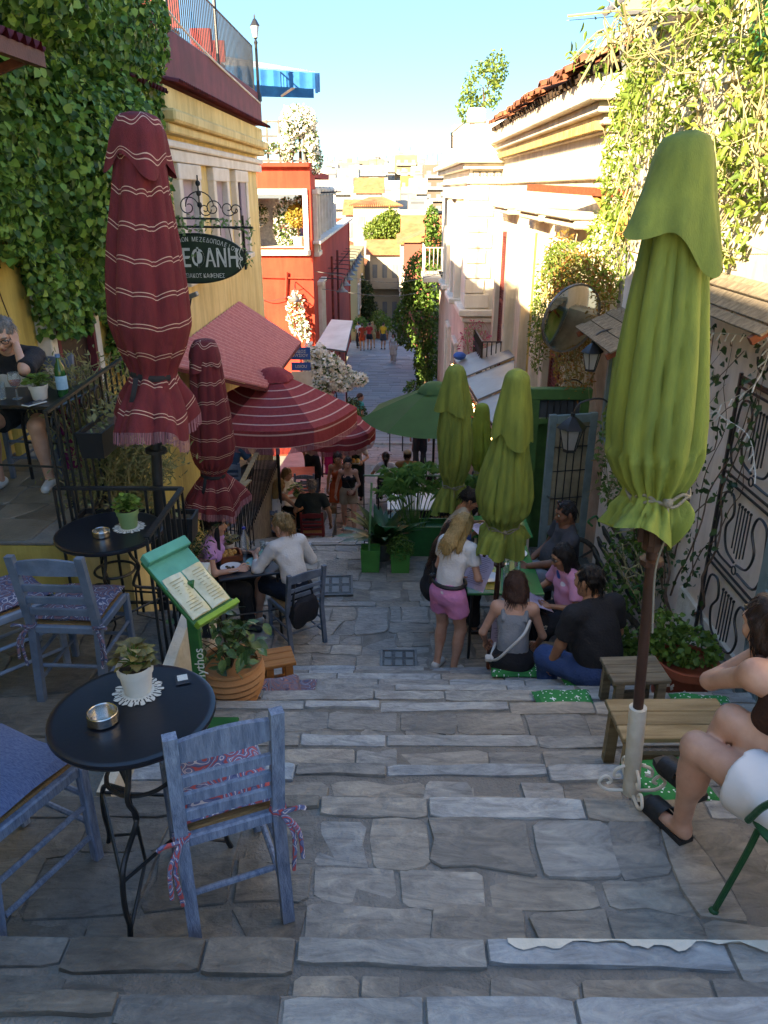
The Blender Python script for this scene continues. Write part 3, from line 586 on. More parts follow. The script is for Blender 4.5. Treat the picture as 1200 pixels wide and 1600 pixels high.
part(C, 'roof_boarding', mat('rotten_wood', '#4a3826', '#241a12', scale=8, rough=.95, bump=.5, stretch=(1, 6, 1)), lambda b: (b.add([(2.3, 9.9, 3.52), (2.3, 19.7, 3.52), (6, 19.7, 4.75), (6, 9.9, 4.75)], [(0, 1, 2, 3)]), [b.bar((2.28, 10+k*.24, 3.53), (3.4, 10+k*.24, 3.9), .07, .09) for k in range(41)]), smooth=False)
tm2 = MB()
for k in range(7): a = PI*k/6; tm2.v += [(0, .10*math.cos(a), .07*math.sin(a)), (-.42, .115*math.cos(a), -.14+.08*math.sin(a)), (0, .085*math.cos(a), -.012+.055*math.sin(a)), (-.42, .1*math.cos(a), -.152+.065*math.sin(a))]
for k in range(6): i = 4*k; tm2.f += [(i, i+4, i+5, i+1), (i+1, i+5, i+7, i+3)]
tm2.mi = [0]*len(tm2.f)
tile2 = tm2.mesh('roof_tile', mat('clay_tile', '#8a5236', '#5e3422', scale=7, rough=.9, bump=.4, rand=.35))
random.seed(3)
for r_ in range(5):
    for k in range(43):
        if r_ == 0 and random.random() < .2: continue
        o = link('roof_tile', tile2, C); x = 2.55+r_*.38+random.gauss(0, .03); o.location = Vector((x, 10.0+k*.228+random.gauss(0, .025), 3.68+(x-2.35)*.332+random.gauss(0, .012)))-Vector(C['o']); o.rotation_euler = (random.gauss(0, .05), random.gauss(0, .04), random.gauss(0, .07))
def shutter(b, x, y0, y1, z0, z1):
    b.box((x, (y0+y1)/2, (z0+z1)/2), (.02, y1-y0, z1-z0))
    for y in (y0+.04, y1-.04): b.box((x-.02, y, (z0+z1)/2), (.05, .08, z1-z0))
    for z in (z0+.05, (z0+z1)/2, z1-.05): b.box((x-.02, (y0+y1)/2, z), (.048, y1-y0, .1))
    n = int((z1-z0)/.055)
    for k in range(n): b.box((x-.018, (y0+y1)/2, z0+.05+k*.055), (.035, y1-y0-.12, .012), ry=.6)
for (y0, y1, kind) in ((11.0, 12.3, 0), (13.6, 14.8, 1), (17.2, 18.6, 0)):
    wd = part(C, 'window', mat('ochre_board', '#c2a252', '#9c7d38', scale=2, rough=.85) if kind else m_glass, lambda b: b.box((2.63, (y0+y1)/2, -.1), (.06, y1-y0, 3.3)), smooth=False)
    part(C, 'pilaster', m_cream, lambda b: [b.box((2.53, y, -.1), (.22, .3, 3.4), ch=.015) for y in (y0-.18, y1+.18)]+[b.box((2.5, (y0+y1)/2, 1.85), (.3, y1-y0+.8, .1), ch=.02), b.box((2.46, (y0+y1)/2, 1.96), (.36, y1-y0+.86, .1), ch=.02), b.box((2.46, (y0+y1)/2, -1.86), (.36, y1-y0+.7, .16), ch=.02)], parent=wd)
    if not kind:
        part(C, 'shutter', m_shut, lambda b: shutter(b, 2.57, y0+.02, (y0+y1)/2-.01, -1.6, 1.4), parent=wd, smooth=False); part(C, 'shutter', m_shut, lambda b: shutter(b, 2.57, (y0+y1)/2+.01, y1-.02, -1.6, 1.4), parent=wd, smooth=False)
part(C, 'balcony', m_cream, lambda b: b.box((2.3, 17.9, -1.88), (.7, 2.0, .14), ch=.02))
part(C, 'balcony_railing', m_blk, lambda b: (rail(b, [(2.6, 16.95, -1.8), (2.0, 16.95, -1.8), (2.0, 18.85, -1.8)], 0, 1.0, .09, .012), [b.tube(catmull([(1.98, 17.1+k*.28, -1.6), (1.97, 17.2+k*.28, -1.4), (1.97, 17.05+k*.28, -1.2), (1.98, 17.18+k*.28, -1.0)], 4), .012, 5) for k in range(6)]))
part(C, 'base_band', m_cream, lambda b: (b.box((2.56, 15, -2.05), (.2, 9.6, .14), ch=.02), b.tube([(2.5, 10.6, -2.3), (2.5, 16.8, -2.25)], .03, 6)))
m_peel = mat('peeling_wall', '#c4b59c', '#8a7a66', scale=1.7, rough=.95, bump=.5, bscale=12, detail=10)
part(C, 'peeling_wall', m_peel, lambda b: b.box((2.6, 13.3, -4.1), (.06, 6.0, 3.9)), smooth=False)
# --- white corner house beyond
m_whouse = mat('white_house_plaster', '#e2dccf', '#cfc6b6', stain=.15, scale=1.1, rough=.9, bump=.15, bscale=12)
m_pinkgrey = mat('pinkish_plaster', '#c9b4ac', '#b09c94', scale=1.1, rough=.9, bump=.2)
D = wallblock('white_corner_house', 'white corner house with quoins and a Greek key frieze', 1.87, 9, 19.95, 30.5, -7, 2.7, m_whouse)
part(D, 'cornice', m_whouse, lambda b: [b.box((5.4-w_, 25.2, z), (7.05, 10.5+2*w_, h), ch=.02) for w_, z, h in ((.1, 2.45, .1), (.2, 2.78, .12), (.36, 2.92, .14), (.1, 3.2, .45))])
part(D, 'parapet', m_whouse, lambda b: (b.box((1.95, 25, 3.5), (.25, 10.2, .5), ch=.02), b.box((4, 20.0, 3.5), (4.2, .25, .5), ch=.02), [b.box((1.95, y, 3.85), (.4, .4, .3), ch=.03) for y in (20.0, 25, 30)]))
def key(b):
    for k in range(5):
        x = 1.93+k*.17
        for c, d in (((x+.07, 2.69), (.15, .02)), ((x, 2.62), (.02, .15)), ((x+.14, 2.64), (.02, .1)), ((x+.1, 2.59), (.09, .02)), ((x+.06, 2.62), (.02, .06))): b.box((c[0], 19.935, c[1]-.02), (d[0], .03, d[1]))
part(D, 'key_frieze', mat('frieze_grey', '#6f6d6b', '#555452', rough=.8), key, smooth=False)
part(D, 'frieze_ground', m_whouse, lambda b: b.box((2.3, 19.95, 2.61), (.9, .03, .24)))
for k in range(8):
    z = 2.2-k*.36
    part(D, 'quoin', m_whouse, lambda b: b.box((1.87+(.27 if k % 2 else .2), 20.1, z), ((.62 if k % 2 else .48), .42, .335), ch=.012))
part(D, 'string_course', m_whouse, lambda b: (b.box((5, 25, -.6), (6.6, 10.5, .16), ch=.02), b.box((5, 25, -.78), (6.42, 10.3, .12), ch=.02)))
part(D, 'lower_wall', m_pinkgrey, lambda b: b.box((5.42, 25.3, -3.9), (7.14, 10.7, 6.2)), smooth=False)
for (y0, y1) in ((21.8, 23.0), (25.0, 26.2)):
    wd = part(D, 'window', m_glass, lambda b: b.box((1.87, (y0+y1)/2, .75), (.05, y1-y0, 2.5)), smooth=False)
    part(D, 'surround', m_whouse, lambda b: [b.box((1.8, y, .75), (.24, .22, 2.7), ch=.015) for y in (y0-.1, y1+.1)]+[b.box((1.74, (y0+y1)/2, 2.12), (.36, y1-y0+.7, .14), ch=.02), b.box((1.74, (y0+y1)/2, -.53), (.36, y1-y0+.7, .14), ch=.02)], parent=wd)
part(D, 'balcony', m_whouse, lambda b: b.box((1.55, 28.6, -.6), (.9, 2.4, .16), ch=.02))
part(D, 'balcony_railing', m_trim, lambda b: rail(b, [(1.85, 27.5, -.5), (1.15, 27.5, -.5), (1.15, 29.8, -.5)], 0, .95, .12, .012))
for (y0, y1) in ((21.6, 22.7), (24.4, 25.4)):
    wd = part(D, 'street_door', mat('grey_door', '#5f6266', '#45474b', rough=.6), lambda b: b.box((1.86, (y0+y1)/2, -3.0), (.06, y1-y0, 2.4)), smooth=False)
    part(D, 'frame', m_trim, lambda b: [b.box((1.82, y, -3.0), (.14, .12, 2.6), ch=.01) for y in (y0-.06, y1+.06)]+[b.box((1.82, (y0+y1)/2, -1.72), (.14, y1-y0+.24, .12), ch=.01)], parent=wd)
part(D, 'roof_rail', m_blk, lambda b: (b.tube([at(706, 232, 22), at(706, 207, 22)], .03, 5), b.tube([at(706, 207, 22), at(732, 186, 22)], .03, 5), b.tube([at(732, 186, 22), at(732, 225, 22)], .03, 5)))
# --- pink house on the right next to the stairs
m_pink = mat('pink_plaster', '#f2e4d8', '#e2cdbd', stain=.25, scale=1.0, rough=.9, bump=.35, bscale=14, detail=9)
E = wallblock('pink_house', 'pink plastered house along the right of the stairs, creepers on its top', 2.45, 8, 1.4, 8.4, -4, 3.5, m_pink)
part(E, 'upper_wall', m_cream, lambda b: b.box((5.2, 4.9, 2.65), (5.54, 7.04, 1.9)), smooth=False)
part(E, 'coping', m_trim, lambda b: b.box((2.55, 4.9, 3.62), (.36, 7.1, .12), ch=.02))
part(E, 'white_base', m_white, lambda b: b.box((2.44, 4.0, -1.25), (.05, 3.4, .95)), smooth=False)
lw = wallblock('garden_wall', 'low creeper grown wall between the pink house and the cream house', 2.6, 3.0, 8.42, 10.2, -5, .85, m_peel, 'wall')
# ---------------------------------------------------------------- houses down the street and the city behind
m_pane = mat('far_pane', (.1, .12, .14), (.2, .22, .24), scale=.6, rough=.15, bump=0)
pane_me = MB().box((0, 0, 0), (1, .06, 1)).mesh('window', m_pane, False)
m_terra = mat('terracotta_roof', '#c07a50', '#9c5a38', scale=1.5, rough=.9, bump=.3)
CITYM = {}
def cm(c):
    if c not in CITYM: CITYM[c] = mat('plaster_'+c.strip('#'), tuple(x*.5 for x in lin(c)), None, scale=.25, rough=.9, bump=.1, bscale=3)
    return CITYM[c]
def block(label, px0, px1, pyt, Y, depth, col, rows=0, cols=0, roof=None, side=None, zb=-14.2, name='apartment_building', winh=1.5, lift=.8, floor=3.1):
    a, c = at(px0, pyt, Y), at(px1, pyt, Y); w = c.x-a.x; zt = a.z
    t = thing(name, label, 'building', ((a.x+c.x)/2, Y+depth/2, zb)); h = zt-zb
    b = MB(); b.box((0, 0, h/2), (w, depth, h)); b.obj('wall', cm(col), t, smooth=False)
    if roof == 'hip':
        b = MB(); e = .4; hh = w*.16; n = 26
        b.add([(-w/2-e, -depth/2-e, h), (w/2+e, -depth/2-e, h), (w/2+e, depth/2+e, h), (-w/2-e, depth/2+e, h), (-w*.12, 0, h+hh), (w*.12, 0, h+hh)], [(0, 1, 5, 4), (1, 2, 5), (2, 3, 4, 5), (3, 0, 4), (3, 2, 1, 0)]); r = b.obj('roof', m_terra, t, smooth=False)
        b = MB(); [b.tube([(-w/2-e+(w+2*e)*k/n, -depth/2-e, h+.04), ((-w/2-e+(w+2*e)*k/n)*.26, -.1, h+hh+.03)], .07, 5) for k in range(n+1)]; b.obj('tile_row', m_terra, r)
    elif roof == 'gable':
        b = MB(); e = .35; hh = depth*.22
        b.add([(-w/2-e, -depth/2-e, h), (w/2+e, -depth/2-e, h), (w/2+e, depth/2+e, h), (-w/2-e, depth/2+e, h), (-w/2-e, 0, h+hh), (w/2+e, 0, h+hh)], [(0, 1, 5, 4), (2, 3, 4, 5), (1, 2, 5), (3, 0, 4), (3, 2, 1, 0)]); b.obj('roof', m_terra, t, smooth=False)
    elif roof == 'flat':
        b = MB()
        for sx in (-1, 1): b.box((sx*(w/2-.1), 0, h+.4), (.2, depth, .8))
        b.box((0, -depth/2+.1, h+.4), (w-.44, .2, .8)); b.obj('parapet', cm(col), t, smooth=False)
    for r in range(rows):
        if roof != 'hip' and r: 
            b = MB(); b.box((0, -depth/2-.45, h-lift-winh-(r-1)*floor-.35), (w*.9, .9, .16)); b.box((0, -depth/2-.88, h-lift-winh-(r-1)*floor+.1), (w*.9, .06, .75)); b.obj('balcony', cm('#cfc8bb'), t, smooth=False)
        for k in range(cols):
            o = link('window', pane_me, t); o.location = (-w/2+w*(k+.5)/cols, -depth/2-.02, h-lift-winh/2-r*floor); o.scale = (w/cols*.48, 1, winh)
    return t, w, h
def antenna(t, x, y, h, n=3):
    b = MB(); b.tube([(x, y, h), (x, y, h+3.2)], .06, 5)
    for k in range(n): b.tube([(x-.7, y, h+2+k*.5), (x+.7, y, h+2+k*.5)], .04, 4)
    b.obj('antenna', m_blk, t)
CB = [
 ('long white apartment block low on the skyline at the left', 492, 560, 268, 260, 14, '#e6dfd2', 4, 6, 'flat'),
 ('pale apartment block with a deep top balcony left of the skyline centre', 545, 606, 262, 300, 14, '#d8d0c2', 4, 5, 'flat'),
 ('cream rooftop block with rounded tower on the skyline', 575, 600, 252, 330, 12, '#e0c79a', 3, 2, 'flat'),
 ('tall ochre brown block with antennas in the middle of the skyline', 617, 652, 246, 310, 14, '#c3a884', 5, 3, 'flat'),
 ('white slab block standing right of the ochre block', 643, 672, 264, 270, 14, '#efe9de', 4, 3, 'flat'),
 ('grey brown tower block at the right end of the skyline', 662, 695, 262, 240, 12, '#9a8676', 5, 2, 'flat'),
 ('small grey block peeking above the brown tower', 672, 700, 256, 300, 12, '#c4bcb2', 3, 3, 'flat'),
 ('big blank white gable block in the centre of the city', 590, 640, 282, 230, 12, '#f3eee4', 1, 2, None),
 ('yellow balcony block tucked between white blocks', 626, 646, 280, 215, 10, '#e2b968', 4, 2, 'flat'),
 ('white block with dark windows in front of the brown tower', 640, 668, 284, 200, 12, '#eee7da', 4, 3, 'flat'),
 ('low white flat roofed block with planted terrace', 618, 676, 322, 120, 12, '#f1ece2', 1, 3, 'flat'),
 ('white block with wide glazing above the tiled roof', 548, 600, 298, 170, 12, '#e9e3d8', 3, 4, 'flat'),
 ('long grey balcony block behind the red house terrace', 498, 552, 284, 190, 12, '#c9c3b8', 5, 4, 'flat'),
 ('brown rear block filling the gap behind the white corner house', 655, 720, 300, 260, 14, '#a8917c', 5, 4, 'flat'),
]
CB += [('small white far block, left of the skyline gap', 505, 528, 260, 340, 12, '#ece6da', 4, 3, 'flat'), ('beige far block with red tank on the left skyline', 528, 556, 257, 360, 12, '#d2bfa2', 4, 3, 'flat'),
 ('narrow white far block left of the tall ochre block', 600, 620, 258, 350, 12, '#e8e1d4', 5, 2, 'flat'), ('far grey block just right of the tall ochre block', 650, 664, 256, 360, 10, '#b5a794', 5, 2, 'flat'), ('wide cream block below the skyline centre', 560, 622, 292, 250, 12, '#e5dccb', 4, 6, 'flat'),
 ('white terrace block with pergola right of the tiled villa', 622, 668, 338, 105, 8, '#ece5d8', 2, 4, 'flat'), ('cream block with red awnings behind the tiled villa', 575, 625, 312, 150, 10, '#ddd0b8', 3, 5, 'flat')]
for i, (lab, a, c, t_, Y, dp, col, r_, cl, rf) in enumerate(CB):
    T_, w_, h_ = block(lab, a, c, t_, Y, dp, col, r_, cl, rf)
    if rf == 'flat':                      # rooftop clutter: stair hut, water tank, solar heater
        rr = random.Random(i*7+1); b = MB(); b.box((w_*rr.uniform(-.28, .28), 0, h_+1.3), (w_*.28, 3, 2.6)); b.obj('stair_hut', cm(rr.choice(['#e8e2d6', '#cfc3b0', '#d9d2c6', '#b8a48c'])), T_, smooth=False)
        x = w_*rr.uniform(-.4, .4); b = MB(); b.tube([(x-.9, -dp*.2, h_+1.7), (x+.9, -dp*.2, h_+1.7)], .4, 8); b.box((x, -dp*.2-.6, h_+1.0), (1.8, .1, 1.6), rx=-.7); b.tube([(x, -dp*.2, h_), (x, -dp*.2, h_+1.6)], .08, 5); b.obj('water_heater', cm('#9aa0a4'), T_)
    if i in (1, 3, 5, 6, 14, 16): antenna(T_, w_*.2, 0, h_+.5); antenna(T_, -w_*.3, 1, h_+.5)
block('villa with a ribbed tiled hip roof and tall shutters across the side street', 552, 622, 322, 78, 9, '#e9dfcb', 2, 3, 'hip', name='tiled_villa', winh=2.2, lift=.9, floor=4.2)
block('house with a red gable roof above the villa roof', 556, 596, 302, 110, 9, '#ded5c6', 1, 3, 'gable', name='gabled_house')
block('small orange roofed house behind the pergola posts', 540, 566, 336, 90, 7, '#d8cdbd', 1, 2, 'gable', name='gabled_house')
block('white house with an orange roof slope behind the bougainvillea', 634, 700, 372, 62, 7, '#e9e1d6', 2, 3, 'gable', name='gabled_house')
def sidehouse(label, x0, x1, y0, y1, zt, col, roofcol=True, wins=(), sgn=1):
    t = thing('street_house', label, 'house', (x0 if sgn > 0 else x1, y0, gz(y0)-1)); o = Vector(t.location); zb = o.z
    b = MB(); b.T = Matrix.Translation(-o); b.box(((x0+x1)/2, (y0+y1)/2, (zb+zt)/2), (x1-x0, y1-y0, zt-zb)); b.obj('wall', cm(col), t, smooth=False)
    if roofcol:
        b = MB(); b.T = Matrix.Translation(-o); xm = (x0+x1)/2
        b.add([(x0-.3, y0-.2, zt), (x1+.3, y0-.2, zt), (x1+.3, y1+.2, zt), (x0-.3, y1+.2, zt), (xm, y0-.2, zt+1.3), (xm, y1+.2, zt+1.3)], [(0, 4, 5, 3), (1, 2, 5, 4), (0, 1, 4), (2, 3, 5), (3, 2, 1, 0)]); b.obj('roof', m_terra, t, smooth=False)
    xw = x0 if sgn > 0 else x1
    for (y, z, w, h, c) in wins:
        o2 = MB().box((0, 0, 0), (.08, w, h)).obj('window', cm(c), t, smooth=False); o2.location = Vector((xw-sgn*.02, y, z))-o
        b = MB(); [b.box((0, s*(w/2+.06), 0), (.1, .1, h+.2)) for s in (-1, 1)]; b.box((0, 0, h/2+.08), (.12, w+.3, .1)); b.box((0, 0, -h/2-.08), (.16, w+.3, .1)); b.obj('surround', m_trim, o2, smooth=False)
    return t
SH = [('white street house beyond the bougainvillea on the right', 2.3, 8, 34, 46, -1.6, '#e6ded0', True, ((36, -4.3, 1, 2, '#6f86a0'), (39, -4.3, 1, 2, '#6f86a0'), (42.5, -4.5, 1, 2, '#6f86a0')), 1),
      ('pink gabled street house beyond the cross street on the right', .9, 7, 56, 60, -1.1, '#c4705c', True, ((58, -4, 1, 1.8, '#d8d0c0'),), 1),
      ('cream street house with orange eave in the far right row', .7, 7, 60.2, 74, -1.5, '#eadfca', True, ((62, -4.4, 1, 1.8, '#8f8a80'), (65, -4.4, 1, 1.8, '#8f8a80'), (68, -4.4, 1, 1.8, '#8f8a80'), (71, -4.4, 1, 1.8, '#8f8a80'), (62, -7.8, 1.1, 2.2, '#5f7f9a'), (66, -7.8, 1.1, 2.2, '#6d5a48')), 1),
      ('grey white street house at the far end on the right', .4, 7, 75, 92, -3.6, '#cfc8c0', True, ((78, -6.4, 1, 1.8, '#6c6f74'), (82, -6.4, 1, 1.8, '#6c6f74'), (86, -6.4, 1, 1.8, '#6c6f74')), 1),
      ('cream yellow street house in the far left row', -8, -2.4, 55, 70, -2.2, '#ddcf9e', False, ((57, -5, 1, 1.8, '#8f9a9a'), (60, -5, 1, 1.8, '#8f9a9a'), (64, -5, 1, 1.8, '#8f9a9a')), -1),
      ('ochre street house at the far end on the left', -8, -2.6, 71, 90, -4, '#cdb27a', True, ((74, -6.5, 1, 1.8, '#7d6a50'), (79, -6.5, 1, 1.8, '#7d6a50')), -1)]
for s in SH: sidehouse(*s)
block('cream house closing the view at the end of the street', 578, 640, 398, 69, 5, '#e0d6c0', 2, 4, 'gable', name='street_end_house')
# ---------------------------------------------------------------- vegetation
m_leaf = mat('leaf_mid', '#5d7a34', '#3b5520', island=('#3d5a22', '#587a30', '#6f9140', '#2f481a'), rough=.5, bump=0, transl=.3)
m_ivy = mat('ivy_leaf', '#5e8438', '#35561f', island=('#2b4a1e', '#4a7430', '#7aa646', '#a2c058', '#223c17', '#5f8a39'), rough=.5, bump=0, transl=.3)
m_leafdk = mat('leaf_dark', '#39522b', '#243a1b', island=('#22371a', '#35502a', '#46643a', '#1d3016'), rough=.45, bump=0, transl=.25)
m_leafylw = mat('leaf_yellow', '#7d8438', '#5f6c2c', island=('#46652a', '#6f8a38', '#55782c', '#85903f', '#3a5824'), rough=.55, bump=0, transl=.35)
m_leafrust = mat('leaf_rust', '#a06a36', '#7c4f2a', island=('#a8642f', '#b98a45', '#8a8a3a', '#7a4a28'), rough=.6, bump=0, transl=.35)
m_bark = _M['bark']
m_dry = mat('dry_stem', '#a2946c', '#7c7150', island=('#a4966a', '#8a7f55', '#7c8058', '#b5a880'), rough=.9, bump=0)
def twigs(t, seeds, m=None, name='stem'):
    b = MB()
    for pts, r in seeds: b.tube(pts, [r*(1-.75*i/(len(pts)-1)) for i in range(len(pts))], 5)
    return b.obj(name, m or m_bark, t)
# ivy on the left house: a curtain of overlapping tongues
iv = thing('ivy', 'thick green ivy curtain hanging over the yellow house on the left', 'ivy', (-3.1, 8, .2)); io = np.array(iv.location)
tongues = []
random.seed(12)
for k in range(64):
    y = random.uniform(6.3, 10.5); top = random.uniform(2.4, 4.6); bot = random.uniform(1.2, 2.2)
    if 8.6 < y < 11.6: bot = random.uniform(.3, 1.3)
    if y < 8.4: bot = max(bot, 1.7+random.uniform(0, .5)) if y < 7.0 else random.uniform(.9, 1.7)
    tongues.append((y, top, bot, random.uniform(.16, .34), random.uniform(.12, .42)))
PP = []; NN = []
for (y, top, bot, wd_, dep) in tongues:
    n = int((top-bot)*560); z = rng.uniform(bot, top, n); f = (z-bot)/(top-bot+.01); s = wd_*(.35+.65*np.clip(f*2.2, 0, 1))
    a = rng.uniform(-1.6, 1.6, n); PP.append(np.stack([-3.15+(dep*(.35+.65*f)+.06)*np.cos(a)*rng.uniform(.75, 1.05, n), y+s*np.sin(a)+.06*np.sin(z*7), z], 1)); NN.append(np.stack([np.cos(a)+.2, np.sin(a)*.6-.25, np.full(n, .35)], 1))
for (c, r, n) in (((-2.75, 6.6, 3.9), (.5, 1.5, .55), 3600), ((-2.85, 9.0, 4.0), (.38, 1.8, .8), 3600), ((-2.85, 7.6, 2.5), (.35, .7, .8), 2400), ((-3.0, 10.2, 3.3), (.22, .7, .7), 1000), ((-2.75, 5.4, 4.0), (.55, .9, .4), 1500), ((-2.8, 8.7, 2.4), (.42, .9, 1.0), 3000), ((-3.0, 9.9, 2.2), (.25, .8, 1.0), 1600), ((-2.9, 9.4, 1.1), (.3, .8, .6), 1600)):
    p = blob(c, r, n, .75); PP.append(p); NN.append((p-np.array(c))/np.array(r)+np.array([.3, -.2, .2]))
PP = np.concatenate(PP)-io; NN = np.concatenate(NN)
leafmesh('leaf_mass', PP, .075, m_ivy, iv, nrm=NN, aspect=.85, droop=.8, tag_={'kind': 'stuff'}, scat=.85)
lm = MB(); lm.add([(0, 0, 0), (.42, .2, .06), (.5, .62, .03), (.16, .7, .05), (0, 1.05, -.08), (-.16, .7, .05), (-.5, .62, .03), (-.42, .2, .06), (0, .5, -.02)], [(0, 1, 8), (1, 2, 8), (2, 3, 8), (3, 4, 8), (4, 5, 8), (5, 6, 8), (6, 7, 8), (7, 0, 8)])
ivy_leaf = lm.mesh('leaf', mat('ivy_leaf_big', '#5c8036', '#3c5e22', rand=.45, rough=.38, bump=.1, transl=.25, scale=3))
near = np.argsort(PP[:, 1]*.8-PP[:, 0]*1.2+rng.uniform(-.9, .9, len(PP)))[:300]
for i in near:
    o = link('leaf', ivy_leaf, iv); o.location = PP[i]+np.array([.05, -.03, .02]); n_ = Vector(NN[i]+rng.normal(size=3)*.35).normalized(); o.rotation_euler = n_.to_track_quat('Z', 'Y').to_euler(); o.rotation_euler.rotate_axis('Z', random.uniform(-.8, .8)+PI); o.scale = (random.uniform(.045, .085),)*3
sd_ = []
for k in range(26):
    y = random.uniform(6.4, 10.6); sd_.append((catmull([Vector((-3.1, y+random.gauss(0, .2), z))-Vector(io) for z in (4.4, 3.2, 2.0, 1.0)], 4), .015))
twigs(iv, sd_)
# dry bush in front of the ivy, behind the terrace rail
def drybush(name, label, base, h, spread, n, leafm=None, nl=600, lean=(0, 0)):
    t = thing(name, label, 'plant', base); sds = []; tips = []
    for k in range(n):
        a = random.uniform(0, 2*PI); r = random.uniform(.1, 1)*spread; hh = h*random.uniform(.45, 1)
        e = Vector((math.cos(a)*r+lean[0]*hh, math.sin(a)*r*.7+lean[1]*hh, hh)); m_ = e*.5+Vector((random.gauss(0, .06), random.gauss(0, .06), h*.08))
        pts = catmull([(random.gauss(0, .05), random.gauss(0, .05), 0), m_, e], 4); sds.append((pts, .006)); tips += pts[3:]
        for q in range(2): s = pts[random.randint(3, 7)]; d = Vector((random.gauss(0, .11), random.gauss(0, .11), random.uniform(0, .2))); sds.append(([s, s+d*.5+Vector((0, 0, .02)), s+d], .004)); tips += [s+d, s+d*.6]
    twigs(t, sds, m_dry); tips = np.array([tuple(v) for v in tips]); idx = rng.integers(0, len(tips), nl)
    leafmesh('foliage', tips[idx]+rng.normal(size=(nl, 3))*.03, .05, leafm or m_dryl, t, aspect=.3, droop=-.2); return t
m_dryl = mat('dry_leaf', '#8d8a5e', '#6f7048', island=('#8f8558', '#7d8452', '#a59c6c', '#666f44'), rough=.8, bump=0, transl=.25)
random.seed(5)
p = at(195, 768, 5.2); drybush('dry_bush', 'tall dry grey green bush behind the terrace railing', (p.x, 5.2, -.2), 1.15, .5, 90, None, 3600)
p = at(150, 690, 5.6); drybush('dry_bush', 'dry straw coloured bush beside the upper planter box', (p.x, 5.6, .25), .95, .4, 60, None, 1700)
p = at(262, 740, 6.6); drybush('dry_bush', 'low grey green bush to the right of the lower planter', (p.x, 6.6, -1.2), .6, .45, 50, m_leafdk, 900)
# creepers over the pink house and the pergola
def creeper(label, blobs, n, m, size=.06, name='creeper', stems=10, seed=1, asp=.38):
    random.seed(seed); t = thing(name, label, 'creeper', blobs[0][0]); o = np.array(t.location); sds = []
    P = np.concatenate([blob(np.array(c)-o, r, int(n*w), .45) for c, r, w in blobs]); leafmesh('foliage', P, size, m, t, aspect=asp, droop=.4)
    for k in range(stems):
        c, r, w = random.choice(blobs); a = Vector(np.array(c)-o); r = Vector(r); f = lambda: Vector((random.uniform(-1, 1)*r.x, random.uniform(-1, 1)*r.y, random.uniform(-1, 1)*r.z))
        sds.append((catmull([a+f(), a+f()*.6, a+f()*.8, a+f()*1.15], 4), .008))
    twigs(t, sds, m_dry); return t
creeper('sunlit yellow green creeper covering the top of the pink house', [((2.35, 7.4, 3.3), (.35, .9, .8), 1.3), ((2.35, 6.4, 2.9), (.3, .9, .75), 1.3), ((2.3, 5.6, 3.5), (.35, .8, .55), 1.2), ((2.35, 6.0, 2.2), (.2, .8, .45), .7), ((2.4, 8.2, 2.5), (.3, .45, 1.0), 1.), ((2.35, 5.4, 2.6), (.2, .5, .5), .6)], 560, m_leafylw, .085, stems=90)
creeper('bright green creeper climbing the bent pole by the cream house corner', [((2.6, 9.3, 2.6), (.3, .4, .9), 1.), ((2.6, 9.5, 1.6), (.35, .5, .6), .8), ((2.65, 9.2, 3.4), (.2, .3, .4), .4)], 1500, mat('leaf_fresh', '#86a043', '#66822f', island=('#6e8c34', '#95ad4c', '#577a28', '#b0b35a'), rough=.5, bump=0, transl=.35), .07, stems=20, seed=2)
creeper('rust and yellow creeper spilling under the wooden pergola beam', [((2.3, 9.6, 1.1), (.35, .7, .55), 1.), ((2.3, 10.2, .6), (.3, .7, .5), .8), ((2.25, 9.4, .3), (.25, .4, .5), .5), ((2.3, 10.9, 1.2), (.25, .5, .6), .6)], 1300, m_leafrust, .06, stems=26, seed=3)
creeper('yellow green creeper leaves mixed in front of the red shutters', [((2.2, 10.9, .9), (.25, .5, .7), 1.), ((2.2, 10.2, 1.4), (.25, .6, .3), .8), ((2.2, 11.6, .4), (.15, .3, .7), .5)], 900, m_leafylw, .065, stems=14, seed=4)
q = at(1150, 60, 5.6); creeper('sparse twigs with a few leaves rising over the roof awning', [((q.x-.5, 6.0, q.z+.05), (.5, .3, .3), 1.)], 160, m_leafylw, .07, stems=20, seed=8)
# grey leafless vines and a few leaves on the pink wall
random.seed(21); vn = thing('wall_vine', 'thin twisting vine with few leaves on the pink wall beside the lyre grille', 'vine', (2.4, 5.8, -1.1)); vo = Vector(vn.location); sds = []; lp_ = []
for k in range(26):
    y = random.uniform(5.3, 6.9); z = random.uniform(-1.2, -.5); pts = [Vector((2.41, y, z))]; dy = random.gauss(0, .12)
    for s in range(8): y += dy+random.gauss(0, .09); z += random.uniform(.16, .34); pts.append(Vector((2.41-random.uniform(.0, .07), min(max(y, 4.9), 8.2), min(z, 1.7))))
    pts = [p_-vo for p_ in pts]; sds.append((catmull(pts, 3), random.uniform(.005, .014))); lp_ += [tuple(p_+Vector((-.03, random.gauss(0, .05), random.gauss(0, .05)))) for p_ in pts for _ in range(8) if random.random() < .5]
twigs(vn, sds, mat('vine_wood', '#7d6656', '#4e3d33', rough=.9, scale=9)); leafmesh('foliage', lp_, .06, m_leafdk, vn, nrm=np.tile([-1., -.2, .2], (len(lp_), 1)), aspect=.6)
creeper('leafy green creeper on the pink wall between the door and the umbrella', [((2.3, 6.9, -.4), (.18, .5, .7), 1.), ((2.2, 6.4, -1.0), (.22, .5, .35), .7), ((2.3, 7.6, -.2), (.15, .4, .6), .6)], 420, m_leaf, .06, stems=26, seed=9, asp=.6)
